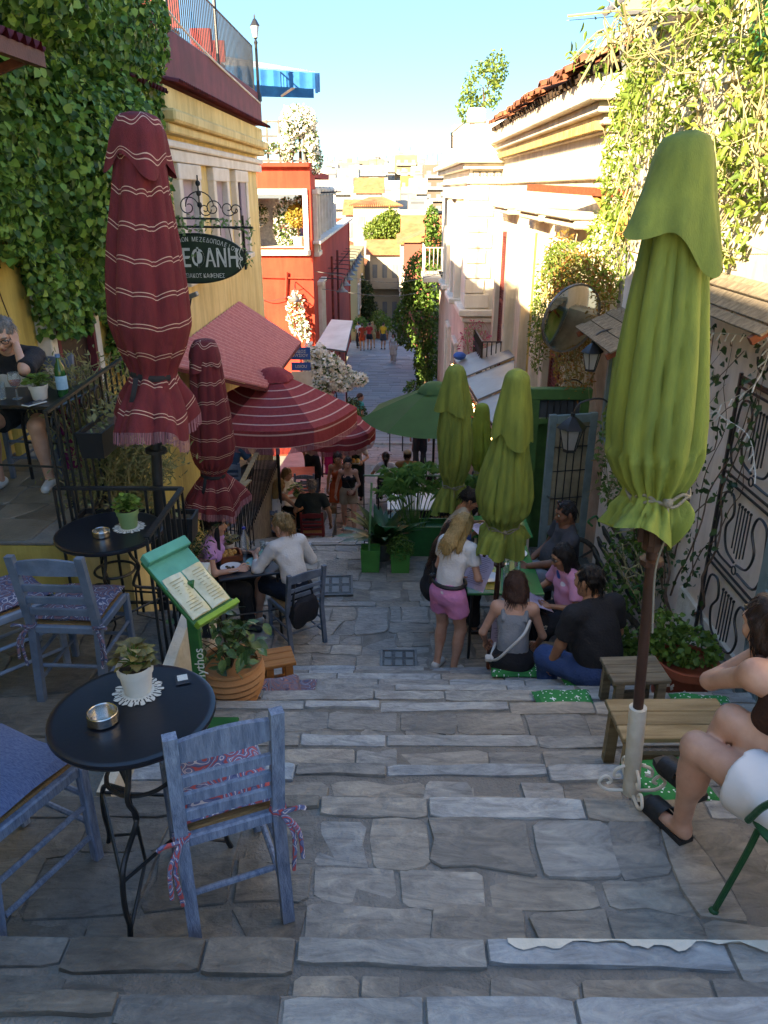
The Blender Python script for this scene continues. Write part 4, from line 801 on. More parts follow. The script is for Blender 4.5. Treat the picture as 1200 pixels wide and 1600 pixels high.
# trees and shrubs further off
def tree(name, label, base, h, blobs, n, m, size, tr=.08, cat='tree'):
    t = thing(name, label, cat, base); b = MB(); top = Vector(blobs[0][0]); b.tube(catmull([(0, 0, 0), (top.x*.3+.05, top.y*.3, top.z*.5), tuple(top)], 5), [tr*(1-.05*i) for i in range(11)], 8)
    for c, r, w in blobs[1:]: b.tube(catmull([top*.5, (top*.5+Vector(c))*.5+Vector((0, 0, .1)), tuple(c)], 4), [tr*.5*(1-.08*i) for i in range(9)], 6)
    b.obj('trunk', m_bark, t); P = np.concatenate([blob(c, r, int(n*w), .4) for c, r, w in blobs]); leafmesh('crown', P, size, m, t); return t
q = at(606, 350, 76.4); zc_ = q.z-gz(76.4); tree('street_tree', 'yellow green leafy tree in front of the tiled villa', (q.x, 76.4, gz(76.4)), 8, [((0, 0, zc_-.3), (1.7, 1.3, 1.3), 1.), ((-1.2, 0, zc_-.7), (1.1, .9, 1.0), .7), ((1.2, .2, zc_-.6), (1.1, .9, 1.0), .7), ((.2, -.2, zc_+.5), (1.0, .8, .8), .5)], 1300, m_leafylw, .28, .16)
q = at(655, 455, 31); bt = tree('bougainvillea', 'tall flowering bougainvillea growing up the right side of the street', (q.x+.35, 31.5, gz(31.5)), 6, [((-.1, 0, 5.0), (.95, .8, 1.2), 1.2), ((-.4, -.2, 3.4), (1.05, .8, 1.1), 1.4), ((.25, 0, 6.3), (.45, .5, .9), .5), ((-.55, 0, 4.5), (.5, .5, .6), .5), ((.1, -.2, 1.9), (.6, .6, .8), .7), ((.1, 0, 7.2), (.25, .3, .6), .25)], 1500, m_leaf, .15, .09)
leafmesh('blossom', np.concatenate([blob((0, 0, 5.0), (.8, .8, 1.1), 90, .9), blob((-.3, -.2, 3.4), (.85, .8, 1.0), 80, .9), blob((.25, 0, 6.5), (.5, .5, 1), 50, .9)]), .13, mat('pink_petal', '#d0766f', '#b8564f', bump=0, island=('#d97f76', '#c45f66', '#e09a88'), transl=.3), bt)
q = at(733, 330, 0.1+19.6)
q = at(752, 195, 21.5); tree('roof_shrub', 'yellowish shrub growing on the white corner house roof', (q.x, 21.5, 3.7), 1, [((0, 0, .9), (.5, .4, .6), 1.), ((.3, 0, 1.3), (.3, .3, .4), .5), ((-.35, 0, .5), (.3, .3, .4), .4)], 500, m_leafylw, .1, .03, 'shrub')
q = at(572, 465, 60); tree('street_tree', 'dark green tree on the left at the end of the street', (q.x-.3, 62, gz(62)), 4, [((0, 0, 2.7), (.9, .9, 1.2), 1.), ((-.5, 0, 3.6), (.7, .7, .9), .7), ((.4, 0, 1.6), (.7, .7, .9), .7)], 900, m_leafdk, .22, .12)
for k, (px, py, Y, s, m, lab) in enumerate(((592, 488, 56.5, .75, m_leafylw, 'yellow green potted hedge plant left of the far crowd'), (601, 496, 55.5, .6, m_leafylw, 'second yellow green potted plant nearer the far crowd'), (563, 487, 54.5, .6, m_leaf, 'grey green potted bush by the corner of the red house'))):
    q = at(px, py, Y); z0 = gz(Y); t = thing('potted_bush', lab, 'plant', (q.x, Y, z0)); b = MB(); b.lathe([(.22, 0), (.3, .5), (.26, .5), (.25, .45), (0, .45)], n=14); b.obj('pot', mat('terracotta', '#a8603f', '#8a4a2f', scale=5, rough=.85), t); leafmesh('foliage', blob((0, 0, .5+s), (s*.9, s*.8, s), 600, .4), .16, m, t)
for k, (px, py, Y, h, m, lab) in enumerate(((663, 585, 32, 1.5, m_leafdk, 'leafy plant in a dark tub on the right at the bougainvillea foot'), (650, 590, 29, .9, m_leaf, 'small shrub in a black pot on the right kerb'), (663, 545, 36, 2.2, m_leafdk, 'tall dark potted shrub behind the dark tub on the right'))):
    q = onground(px, py); z0 = gz(Y); q = at(px, py, Y); t = thing('potted_shrub', lab, 'plant', (q.x, Y, z0)); b = MB(); b.lathe([(.25, 0), (.32, .6), (.28, .6), (.27, .5), (0, .5)], n=14); b.obj('pot', mat('black_pot', (.03, .03, .035), rough=.6), t); leafmesh('foliage', blob((0, 0, .6+h*.5), (.42, .42, h*.5), 500, .4), .13, m, t)
# ---------------------------------------------------------------- furniture
m_cblue = mat('chair_blue', '#8693a6', '#56647a', scale=9, rough=.6, bump=.4, bscale=50, rand=.12, stretch=(6, 6, 1))
m_cgrey = mat('chair_blue_grey', '#717d8c', '#535f6e', scale=7, rough=.6, bump=.15, rand=.12)
m_cred = mat('chair_red', '#8a2a28', '#651c1c', scale=7, rough=.6, bump=.15, rand=.12)
m_rush = mat('rush_seat', '#b0885a', '#7d5a36', scale=30, rough=.85, bump=.6, stretch=(1, 12, 1))
def paisley(name, base, a, b_, c, sc=9.):
    m = mat(name, base, base, rough=.9, bump=.3, bscale=150); N = m.node_tree.nodes; L = m.node_tree.links; bs = N['Principled BSDF']
    tc = N.new('ShaderNodeTexCoord'); nz = N.new('ShaderNodeTexNoise'); nz.inputs['Scale'].default_value = 5; L.new(tc.outputs['Object'], nz.inputs['Vector'])
    ad = N.new('ShaderNodeVectorMath'); ad.operation = 'MULTIPLY_ADD'; ad.inputs[1].default_value = (.28, .28, .28); L.new(nz.outputs['Color'], ad.inputs[0]); L.new(tc.outputs['Object'], ad.inputs[2])
    vo = N.new('ShaderNodeTexVoronoi'); vo.inputs['Scale'].default_value = sc; L.new(ad.outputs[0], vo.inputs['Vector'])
    mu = N.new('ShaderNodeMath'); mu.operation = 'MULTIPLY'; mu.inputs[1].default_value = 4.2; L.new(vo.outputs['Distance'], mu.inputs[0]); fr = N.new('ShaderNodeMath'); fr.operation = 'FRACT'; L.new(mu.outputs[0], fr.inputs[0])
    rp = N.new('ShaderNodeValToRGB'); rp.color_ramp.interpolation = 'CONSTANT'; e = rp.color_ramp.elements; e[0].position = 0; e[0].color = (*lin(a), 1); e[1].position = .3; e[1].color = (*lin(base), 1)
    e.new(.55).color = (*lin(b_), 1); e.new(.66).color = (*lin(base), 1); e.new(.86).color = (*lin(c), 1); L.new(fr.outputs[0], rp.inputs[0]); L.new(rp.outputs[0], bs.inputs['Base Color']); return m
m_pais = paisley('paisley_red', '#6a7090', '#b8504f', '#d4c2be', '#525878', 11); m_pais2 = paisley('paisley_blue', '#565a74', '#7f5f66', '#b4aeb4', '#464a66', 10); m_pais3 = paisley('paisley_grey', '#4e4c60', '#b07a70', '#b9b2b8', '#3b3b50', 9)
m_weave = mat('blue_weave', '#8390b0', '#56668c', scale=60, rough=.95, bump=.7, bscale=120, stretch=(1, 5, 1))
def pillow(b, c, sx, sy, h, rz=0, tilt=0., nrm=None):
    M = Matrix.Translation(c) @ Euler((tilt, 0, rz)).to_matrix().to_4x4()
    def f(sg):
        def g(u, v):
            x, y = u*2-1, v*2-1; k = max(0, (1-x**6)*(1-y**6))**.45; pin = 1-.06*(1-abs(x))*abs(y)**3-.06*(1-abs(y))*abs(x)**3
            return M @ Vector((x*sx/2*pin, y*sy/2*pin, sg*h/2*k*(1+.12*math.sin(x*5+y*4))))
        return g
    b.grid(f(1), 14, 14); n = len(b.f); b.grid(f(-1), 14, 14); b.f[n:] = [q[::-1] for q in b.f[n:]]
def chair(label, loc, rz, m=m_cblue, cush=None, w=.42, tie=True, group='wooden taverna chairs', hb=.88):
    t = thing('taverna_chair', label, 'chair', loc, rz, group); hw = w/2-.02; d = .19
    for sx in (-1, 1):
        b = MB(); b.add([(sx*hw+i*.02, y+j*.018, z) for y, z in ((-d-.045, 0), (-d, .42), (-d-.01, .5), (-d-.075, hb)) for i, j in ((-1, -1), (1, -1), (1, 1), (-1, 1))],
            [(3, 2, 1, 0), (12, 13, 14, 15)]+[(k*4+i, k*4+(i+1) % 4, k*4+4+(i+1) % 4, k*4+4+i) for k in range(3) for i in range(4)]); b.obj('leg', m, t, ang=20)
        b = MB(); b.box((sx*hw, d, .215), (.036, .036, .43), ch=.005); b.obj('leg', m, t)
        for z in (.12, .26): b = MB(); b.tube([(sx*hw, -d, z), (sx*hw, d, z)], .011, 7); b.obj('stretcher', m, t)
    for y, z in ((-d, .2), (d, .17), (d, .3)): b = MB(); b.tube([(-hw, y, z), (hw, y, z)], .011, 7); b.obj('stretcher', m, t)
    for i, z in enumerate((.54, .615, .69)):
        yb = -d-.01-(z-.5)*.17; b = MB(); b.grid(lambda u, v: Vector(((u*2-1)*hw, yb-.015*math.sin(u*PI)+(.012 if v > .5 else 0), z+(0, .04)[1]*(1 if .2 < v < .8 else 0)-.0)), 6, 1) if False else b.box((0, yb-.004, z), (2*hw-.036, .016, .042), ch=.004); b.obj('backrest_slat', m, t)
    yb = -d-.06; b = MB(); n = 8
    b.add([(x, yb-.012*math.cos(x/hw*1.4)+s*.018, z) for s in (0, 1) for k in range(n+1) for x in [(-1+2*k/n)*(hw-.018)] for z in (.77, .835+.025*math.cos(x/hw*1.5))], [q for k in range(n) for q in ((2*k, 2*k+1, 2*k+3, 2*k+2), (2*(n+1)+2*k, 2*(n+1)+2*k+2, 2*(n+1)+2*k+3, 2*(n+1)+2*k+1), (2*k+1, 2*(n+1)+2*k+1, 2*(n+1)+2*k+3, 2*k+3), (2*k, 2*k+2, 2*(n+1)+2*k+2, 2*(n+1)+2*k))]); b.obj('backrest_top', m, t, ang=50)
    b = MB()
    for sx in (-1, 1): b.box((sx*hw, 0, .425), (.03, 2*d-.04, .045), ch=.006)
    b.box((0, d, .424), (2*hw-.036, .03, .044), ch=.006); b.box((0, -d, .424), (2*hw-.036, .03, .044), ch=.006); b.obj('seat_frame', m, t)
    b = MB(); b.box((0, 0, .438), (2*hw-.01, 2*d-.01, .03), ch=.012); b.obj('seat', m_rush, t)
    if cush:
        b = MB(); pillow(b, (0, .005, .478), w-.03, 2*d+.0, .06); c = b.obj('cushion', cush, t)
        if tie:
            for sx in (-1, 1):
                b = MB(); p0 = Vector((sx*(hw+.005), -d-.03, .45)); b.lathe([(.026, -.012), (.03, 0), (.026, .012)], (sx*hw, -d-.005, .45), 8)
                for e in (Vector((sx*.05, -.05, -.16)), Vector((sx*.02, -.04, -.21)), Vector((sx*.07, -.03, .02))): b.tube(catmull([p0, p0+e*.45+Vector((sx*.02, -.015, .02)), p0+e], 4), .008, 5)
                b.obj('cushion_tie', cush, c)
    return t
p = onz(362, 1400, 0); chairA = chair('blue taverna chair with a red and blue paisley cushion, nearest the camera', (-.575, 2.02, 0), .4, cush=m_pais, w=.345)
chair('blue taverna chair with a woven denim blue cushion at the left photo edge', (-1.33, 2.02, 0), -.44, cush=m_weave)
chair('grey blue chair with its back to the camera at the terrace table by the railing', (-1.68, 3.62, -.255), -.05, m_cgrey, m_pais2, w=.39)
chair('pale blue chair turned sideways at the left of the terrace table', (-2.13, 3.72, -.255), -.75, mat('chair_pale', '#8f9aa8', '#737f8e', scale=7, rough=.6), m_pais2)
m_tblk = mat('table_black', (.006, .007, .012), (.012, .013, .018), scale=3, rough=.28, bump=.02, spec=.5)
def bistro(label, loc, r=.27, h=.72, rz=0, m=m_tblk):
    t = thing('bistro_table', label, 'table', loc, rz); b = MB(); b.lathe([(0, h-.012), (r-.012, h-.012), (r-.002, h-.022), (r+.003, h-.012), (r+.001, h-.001), (r-.008, h+.002), (r-.02, h), (0, h)], n=48); b.obj('table_top', m, t)
    for k in range(3):
        a = 2*PI*k/3; c, s = math.cos(a), math.sin(a); P = lambda q, z: (q*c, q*s, z)
        b = MB(); b.tube(catmull([P(.12, h-.02), P(.085, .62), P(.1, .54), P(.135, .47), P(.1, .39), P(.1, .34), P(.22, .3), P(r*.98, .24), P(r*1.02, .14), P(r*.98, .06), P(r*1.04, 0)], 4), .0095, 7); b.obj('leg', m_blk, t)
        a2 = a+2*PI/3; b = MB(); b.tube([P(r*.97, .25), (r*.97*math.cos(a2), r*.97*math.sin(a2), .25)], .007, 6); b.obj('cross_bar', m_blk, t)
        b = MB(); b.tube([P(.1, .35), P(.3*r, .15), P(r*.98, .04)], .006, 6); b.obj('brace', m_blk, t)
    b = MB(); b.tube([(.115*math.cos(2*PI*k/24), .115*math.sin(2*PI*k/24), .47) for k in range(25)], .008, 6, cap=False); b.obj('ring', m_blk, t); return t
T1 = (-.835, 2.04, 0); bistro('round black iron table with a white pot on a doily in the left foreground', T1, .262, rz=-1.62)
T2 = (-1.62, 4.02, -.255); bistro('round black iron table inside the railed terrace with a green pot', T2, .30, rz=.4)
m_lace = mat('white_lace', '#d8d5cc', '#c2bfb4', rough=.9, bump=.3)
def doily(label, c, r):
    t = thing('doily', label, 'doily', c); b = MB(); n = 96
    ring = lambda q, f, z: [(q*(1+f*abs(math.sin(k/n*2*PI*7)))*math.cos(2*PI*k/n), q*(1+f*abs(math.sin(k/n*2*PI*7)))*math.sin(2*PI*k/n), z+.001*math.sin(k)) for k in range(n)]
    R0 = ring(r*.86, .16, .0016); R1 = ring(r*.72, .04, .003); R2 = ring(r*.62, 0, .003); R3 = ring(r*.5, 0, .003)
    b.add(R0+R1, [(k, (k+1) % n, n+(k+1) % n, n+k) for k in range(n) if k % 4 != 1]); b.add(R1+R2, [(k, (k+1) % n, n+(k+1) % n, n+k) for k in range(n) if k % 3]); b.add(R2+R3, [(k, (k+1) % n, n+(k+1) % n, n+k) for k in range(n)]); b.add(R3, [tuple(range(n))])
    b.obj('lace', m_lace, t, smooth=False)
def plantpot(label, c, r, h, mpot, leaves, size, n=16, rise=.1, spread=.1, cat='plant'):
    """flower pot with individual large leaves"""
    t = thing('potted_plant', label, cat, c); b = MB(); b.lathe([(0, 0), (r*.72, 0), (r*.76, .004), (r*.93, h*.72), (r*1.0, h*.72), (r*1.04, h*.98), (r*1.0, h), (r*.92, h*.97), (r*.88, h*.82), (0, h*.82)], n=28); b.obj('pot', mpot, t)
    b = MB(); b.lathe([(0, h*.86), (r*.89, h*.84)], n=16); b.obj('soil', mat('soil', (.05, .035, .025), rough=1, scale=30, bump=.6), t)
    for k in range(n):
        a = k*2.4; f = (k+.5)/n; q = spread*(.25+.75*(1-f)); z = h*.85+rise*(.25+.9*f); e = Vector((q*math.cos(a), q*math.sin(a), z)); b = MB(); b.tube(catmull([(0, 0, h*.8), (e.x*.3, e.y*.3, (h*.8+z)*.55), tuple(e)], 3), .0022, 5); b.obj('stem', m_leaf, t)
        o = link('leaf', leaves, t); o.location = e; o.rotation_euler = (random.uniform(.1, .7), random.gauss(0, .35), a-PI/2); o.scale = (size*random.uniform(.75, 1.25),)*3
    return t
def leafme(name, m, curl=.25, wd_=.42):
    b = MB()
    def f(u, v): s = (u*2-1); wv = wd_*math.sin(min(1, v*1.02)**.75*PI)**.8; return Vector((s*wv, v, -curl*v*v+.18*abs(s)*wv+.03*math.sin(v*18)*s))
    b.grid(f, 4, 6); return b.mesh('leaf', m)
lf_g = leafme('leaf', mat('pot_leaf', '#6f8a34', '#4d6824', rand=.4, rough=.45, scale=12, transl=.2)); lf_b = leafme('leaf', mat('pot_leaf_brown', '#7d7438', '#5a4326', rand=.4, rough=.5, scale=14, transl=.15), .4, .5)
m_potw = mat('white_pot', '#d9d4cc', '#c4beb4', rough=.5, scale=4, bump=.05); m_potg = mat('green_pot', '#7d9a66', '#6a8656', rough=.55, scale=4, bump=.05)
p = Vector((T1[0]-.012, T1[1]+.1, .722)); doily('white lace doily under the white flower pot', p, .085); plantpot('curly brown green plant in a white pot on the foreground table', p+Vector((0, 0, .004)), .058, .105, m_potw, lf_b, .036, 34, .075, .055)
p = Vector((T2[0]+.1, T2[1]+.05, .467)); doily('white lace doily under the green flower pot', p, .095); plantpot('bushy green plant in a green pot on the terrace table', p+Vector((0, 0, .004)), .062, .11, m_potg, lf_g, .036, 60, .085, .065)
m_steel = mat('steel', (.6, .58, .55), (.5, .48, .45), rough=.22, metal=1., bump=.05, scale=20)
def ashtray(label, c):
    t = thing('ashtray', label, 'ashtray', c); b = MB(); b.lathe([(0, 0), (.046, 0), (.049, .003), (.048, .032), (.046, .034), (.043, .032), (.042, .006), (0, .005)], n=32); b.obj('bowl', m_steel, t)
    b = MB(); b.tube([(.0455*math.cos(2*PI*k/32), .0455*math.sin(2*PI*k/32), .0335) for k in range(33)], .0022, 6); b.obj('rim', m_steel, t)
ashtray('round steel ashtray on the foreground table', (T1[0]-.075, T1[1]-.055, .723)); ashtray('round steel ashtray on the terrace table', (T2[0]-.02, T2[1]-.07, .467))
b = MB(); b.box((0, 0, .001), (.05, .065, .0015)); o = b.obj('table_card', mat('card_black', (.02, .02, .025), rough=.5), label='small dark card with a pale square on the foreground table', cat='card'); o.location = (T1[0]+.12, T1[1]+.17, .7235); o.rotation_euler.z = .35
b = MB(); b.box((0, .006, .0025), (.034, .034, .001)); b.obj('pale_square', m_lace, o)
# railings of the terraces
bal_me = MB().box((0, 0, .5), (.014, .014, 1)).mesh('baluster', m_blk, False)
def railing(label, pts, h, sp=.1, z=0, group=None, posts=(), handm=None, hw=.03):
    t = thing('railing', label, 'railing', (pts[0][0], pts[0][1], z), group=group); o = Vector(t.location)
    for a, c in zip(pts, pts[1:]):
        a, c = Vector((a[0], a[1], a[2] if len(a) > 2 else z))-o, Vector((c[0], c[1], c[2] if len(c) > 2 else z))-o; n = max(1, round((c-a).length/sp)); up = Vector((0, 0, h))
        b = MB(); b.bar(a+up, c+up, hw, .018); b.obj('top_rail', handm or m_blk, t, smooth=False); b = MB(); b.bar(a+Vector((0, 0, .07)), c+Vector((0, 0, .07)), .022, .014); b.obj('bottom_rail', m_blk, t, smooth=False)
        for k in range(n+1): q = link('baluster', bal_me, t); q.location = a.lerp(c, k/n)+Vector((0, 0, .0)); q.scale = (1, 1, h)
    for (x, y, zz, hh) in posts: b = MB(); b.box((0, 0, hh/2), (.035, .035, hh)); q = b.obj('post', m_blk, t); q.location = Vector((x, y, zz))-o
    return t
railing('black iron railing round the foreground terrace', [(-2.05, 4.34), (-1.27, 4.34), (-1.27, 3.62)], .86, .105, -.255)
railing('black iron railing along the upper terrace with the planters', [(-2.0, 4.3), (-2.04, 5.3), (-2.08, 6.6)], .88, .12, .21)
b = MB()
for k in range(4): yy = 4.45+k*.24; b.tube([(-2.02+.0, yy+.055*math.cos(2*PI*j/14)*(1), .99+.05*math.sin(2*PI*j/14)) for j in range(15)], .006, 5)
b.obj('railing_ring_band', m_blk, label='band of iron rings under the upper terrace handrail', cat='ironwork')
# planter boxes hung on the rails
def planter(label, c, L_, rz, m, leafm=None, n=0):
    t = thing('planter_box', label, 'planter', c, rz); b = MB(); b.add([(sx*(L_/2-i*.02), sy*(.085-i*.015), z) for i, z in ((1, 0), (0, .17)) for sx, sy in ((-1, -1), (1, -1), (1, 1), (-1, 1))]+[(sx*(L_/2-.015), sy*.072, z) for z in (.17, .13) for sx, sy in ((-1, -1), (1, -1), (1, 1), (-1, 1))], [(3, 2, 1, 0)]+[(i, (i+1) % 4, 4+(i+1) % 4, 4+i) for i in range(4)]+[(4+i, 4+(i+1) % 4, 8+(i+1) % 4, 8+i) for i in range(4)]+[(8+i, 8+(i+1) % 4, 12+(i+1) % 4, 12+i) for i in range(4)]); b.obj('trough', m, t, ang=20)
    b = MB(); b.box((0, 0, .135), (L_-.04, .14, .01)); b.obj('soil', mat('dry_soil', '#6f5a42', '#4a3a28', scale=30, bump=.8, rough=1), t)
    if n: leafmesh('foliage', blob((0, 0, .2), (L_*.42, .07, .08), n), .05, leafm, t)
m_blkpl = mat('black_plastic', (.02, .02, .022), rough=.5, bump=.05)
planter('black planter box with dry soil hung on the upper terrace railing', (-1.86, 4.85, .72), .62, PI/2-.03, m_blkpl, m_dryl, 40)
planter('long black planter box behind the terrace railing', (-1.62, 4.5, .2), .75, 0, m_blkpl, m_dryl, 60)
# menu stand
m_gpaint = mat('green_paint', '#1f6b33', '#175428', scale=6, rough=.45, bump=.08); m_gmint = mat('mint_paint', '#4fa58a', '#3f8e76', scale=5, rough=.5, bump=.06); m_glime = mat('lime_paint', '#8cae3a', '#759a2e', rough=.5, bump=.05)
ms = thing('menu_stand', 'green menu stand with an open menu on a slanted board', 'menu stand', (-1.04, 3.5, -.58), 0); Tm = Matrix.Translation((0, 0, .98)) @ Euler((R(38), 0, 0)).to_matrix().to_4x4(); Tm = Matrix.Rotation(R(58), 4, 'Z') @ Tm @ Matrix.Diagonal((.85, .85, .9, 1))
b = MB(); b.box((0, 0, .5), (.055, .055, 1.0), ch=.004); b.obj('post', m_gpaint, ms); b = MB(); b.box((0, 0, .012), (.32, .32, .024), ch=.006); b.obj('foot_plate', m_gpaint, ms)
b = MB(); b.T = Tm; b.box((0, 0, 0), (.34, .52, .022), ch=.004); bd = b.obj('board', m_gpaint, ms)
b = MB(); b.T = Tm; b.box((0, .13, .0135), (.325, .2, .005)); b.obj('board_panel', m_gmint, bd); b = MB(); b.T = Tm; b.box((0, .245, .035), (.34, .07, .055), ch=.006); b.obj('header', m_gmint, bd); b = MB(); b.T = Tm; b.box((0, -.255, .03), (.34, .035, .05), ch=.004); b.obj('lip', m_glime, bd)
m_page = mat('laminated_page', '#d9d2ae', '#bfb48a', scale=10, rough=.18, bump=.35, bscale=14, spec=.7, coat=.4)
mn_ = thing('open_menu', 'open laminated menu lying on the green stand', 'menu', (0, 0, 0)); mn_.location = ms.location
for sx in (-1, 1):
    b = MB(); b.T = Tm; b.grid(lambda u, v: Vector((sx*(.005+u*.15), -.21+v*.3, .016+.018*math.sin(u*PI*.9)+.004*math.sin(v*9+u*5))), 8, 8); b.grid(lambda u, v: Vector((sx*(.005+u*.152), -.212+v*.3, .0145)), 2, 2); b.obj('page', m_page, mn_)
    b = MB(); b.T = Tm; [b.box((sx*(.085), .05-k*.022, .035+.001*sx), (.1*random.uniform(.6, 1), .005, .0008)) for k in range(11)]; b.obj('print_lines', mat('faint_ink', '#a89c70', rough=.5), mn_, smooth=False)
text_mesh('Mythos', .075, mat('sign_white', '#e8e4d8', rough=.5, bump=0), 'brand_lettering', ms, Matrix.Translation((.02, -.029, .5)) @ Euler((PI/2, -PI/2, 0)).to_matrix().to_4x4() @ Matrix.Identity(4), .0008)
# terracotta pot with shrub, cushion, stool behind
m_terrac = mat('terracotta_pale', '#c08a5c', '#a9744a', scale=4, rough=.85, bump=.15); m_terr2 = mat('terracotta_red', '#a2543a', '#87412c', scale=4, rough=.8, bump=.12)
bp = thing('terracotta_pot', 'big ribbed terracotta pot with a leafy shrub below the menu stand', 'plant', (-1.0, 4.06, -.775))
prof_ = [(0, 0), (.13, 0)]+[(.13+.075*math.sin(min(1, k/13)*PI*.62)+.006*math.cos(k*PI), .02+k*.022) for k in range(13)]+[(.185, .31), (.2, .325), (.195, .34), (.17, .335), (.165, .29), (0, .29)]
b = MB(); b.lathe(prof_, n=36); b.obj('pot', m_terrac, bp); random.seed(31); sds = []; ends = []
for k in range(16):
    a = random.uniform(0, 2*PI); q = random.uniform(.1, .3); e = Vector((q*math.cos(a), q*math.sin(a), random.uniform(.42, .66))); sds.append((catmull([(0, 0, .28), (e.x*.4, e.y*.4, .45), tuple(e)], 4), .006)); ends += [sds[-1][0][i] for i in (5, 6, 7, 8)]
twigs(bp, sds); lf_s = leafme('leaf', mat('shrub_leaf', '#56703a', '#39522a', rand=.45, rough=.35, scale=6), .3, .3)
for k in range(150):
    e = random.choice(ends)+Vector((random.gauss(0, .04), random.gauss(0, .04), random.gauss(0, .035))); o = link('leaf', lf_s, bp); o.location = e; o.rotation_euler = (random.gauss(0, .6), random.gauss(0, .5), random.uniform(0, 6.3)); o.scale = (random.uniform(.06, .095),)*3
b = MB(); pillow(b, (0, 0, 0), .34, .3, .13, .3, .25); o = b.obj('cushion', m_pais3, label='grey and rose paisley cushion lying on the step beside the terracotta pot', cat='cushion'); o.location = (-.76, 4.32, -.9)
b = MB(); pillow(b, (0, 0, 0), .4, .4, .05); o = b.obj('seat_cushion', m_pais2, label='flat blue cushion corner under the paisley cushion', cat='cushion'); o.location = (-.72, 4.4, -.955)
b = MB(); pillow(b, (0, 0, 0), .32, .2, .04); o = b.obj('seat_cushion', m_gpaint, label='green cushion on the step by the foreground table edge', cat='cushion'); o.location = (-1.02, 3.1, -.36)
m_pine = mat('pine', '#a08c6a', '#7d6848', scale=3, rough=.75, bump=.25, stretch=(1, 9, 9), rand=.15); m_oldw = mat('old_wood', '#8f8069', '#5f5344', scale=3, rough=.85, bump=.35, stretch=(1, 9, 9), rand=.15); m_redw = mat('red_wood', '#8a4a2c', '#6a361f', scale=3, rough=.7, bump=.25, stretch=(1, 8, 8))
def bench(label, loc, L_, D_, h, m, rz=0, nplank=3, name='wooden_bench', cat='bench', splay=.02):
    t = thing(name, label, cat, loc, rz)
    for k in range(nplank): b = MB(); b.box((0, -D_/2+D_*(k+.5)/nplank, h-.014), (L_, D_/nplank-.004, .028), ch=.004); b.obj('plank', m, t)
    for sx in (-1, 1):
        for sy in (-1, 1): b = MB(); x, y = sx*(L_/2-.05), sy*(D_/2-.03); b.add([(x*f+i*.026, y*f+j*.022, z) for z, f in ((0, 1+splay), (h-.03, 1)) for i, j in ((-1, -1), (1, -1), (1, 1), (-1, 1))], [(3, 2, 1, 0), (4, 5, 6, 7)]+[(i, (i+1) % 4, 4+(i+1) % 4, 4+i) for i in range(4)]); b.obj('leg', m, t)
        b = MB(); b.box((sx*(L_/2-.05), 0, h-.07), (.03, D_-.1, .06)); b.obj('apron', m, t)
    b = MB(); b.box((0, 0, h*.35), (L_-.14, .03, .05)); b.obj('stretcher', m, t); return t
bench('orange pine stool behind the terracotta pot', (-.83, 4.78, -1.18), .24, .24, .3, mat('pine_orange', '#b3763e', '#93592a', scale=4, rough=.7, stretch=(1, 8, 8)), .3, name='wooden_stool', cat='stool')
bench('long pine bench on the right steps in front of the umbrella foot', (1.33, 2.98, -.38), .55, .3, .36, m_pine, .02)
bench('small weathered stool beside the man in the black shirt', (1.53, 4.06, -.78), .36, .28, .3, m_oldw, .06, name='wooden_stool', cat='stool')
bench('reddish wooden stool to the left of the woman in grey', (.98, 5.85, -1.77), .22, .26, .27, m_redw, .1, name='wooden_stool', cat='stool'); bench('reddish wooden stool to the right of the woman in grey', (1.36, 5.86, -1.77), .22, .26, .27, m_oldw, -.1, name='wooden_stool', cat='stool')
def flowercloth():
    m = mat('green_flower_cloth', '#1f8a4a', '#17743c', scale=5, rough=.85, bump=.2, bscale=120); N = m.node_tree.nodes; L = m.node_tree.links; bs = N['Principled BSDF']; col = bs.inputs['Base Color'].links[0].from_socket; tc = N.new('ShaderNodeTexCoord')
    for sc, th, ex, rnd in ((8.5, .2, .55, .8), (26, .12, 2, 1)):
        v = N.new('ShaderNodeTexVoronoi'); v.distance = 'MINKOWSKI'; v.inputs['Exponent'].default_value = ex; v.inputs['Scale'].default_value = sc; v.inputs['Randomness'].default_value = rnd; v.voronoi_dimensions = '2D'; L.new(tc.outputs['Object'], v.inputs['Vector'])
        l = N.new('ShaderNodeMath'); l.operation = 'LESS_THAN'; l.inputs[1].default_value = th; L.new(v.outputs['Distance'], l.inputs[0]); mx = N.new('ShaderNodeMixRGB'); L.new(l.outputs[0], mx.inputs[0]); L.new(col, mx.inputs[1]); mx.inputs[2].default_value = (.75, .8, .74, 1); col = mx.outputs[0]
    L.new(col, bs.inputs['Base Color']); return m
m_gcl = flowercloth()
for (lab, c, sx, sy, rz) in (('green cushion with white flowers on the step left of the weathered stool', (1.12, 4.02, -.745), .38, .34, .05), ('green cushion with white flowers beside the pink wall', (1.98, 3.98, -.745), .38, .34, -.1), ('green cushion with white flowers at the umbrella foot in front', (1.24, 2.68, -.145), .34, .3, .15), ('green cushion sat on by the woman in grey', (1.02, 5.36, -1.35), .4, .3, 0), ('green cushion sat on by the man in the black shirt', (1.5, 4.78, -1.13), .4, .3, .1), ('lime cushion with white flowers leaning on the right wall', (2.14, 3.5, -.2), .3, .28, .4)):
    b = MB(); pillow(b, (0, 0, 0), sx, sy, .07); o = b.obj('seat_cushion', m_gcl, label=lab, cat='cushion', group='green cushions on the steps'); o.location = c; o.rotation_euler.z = rz
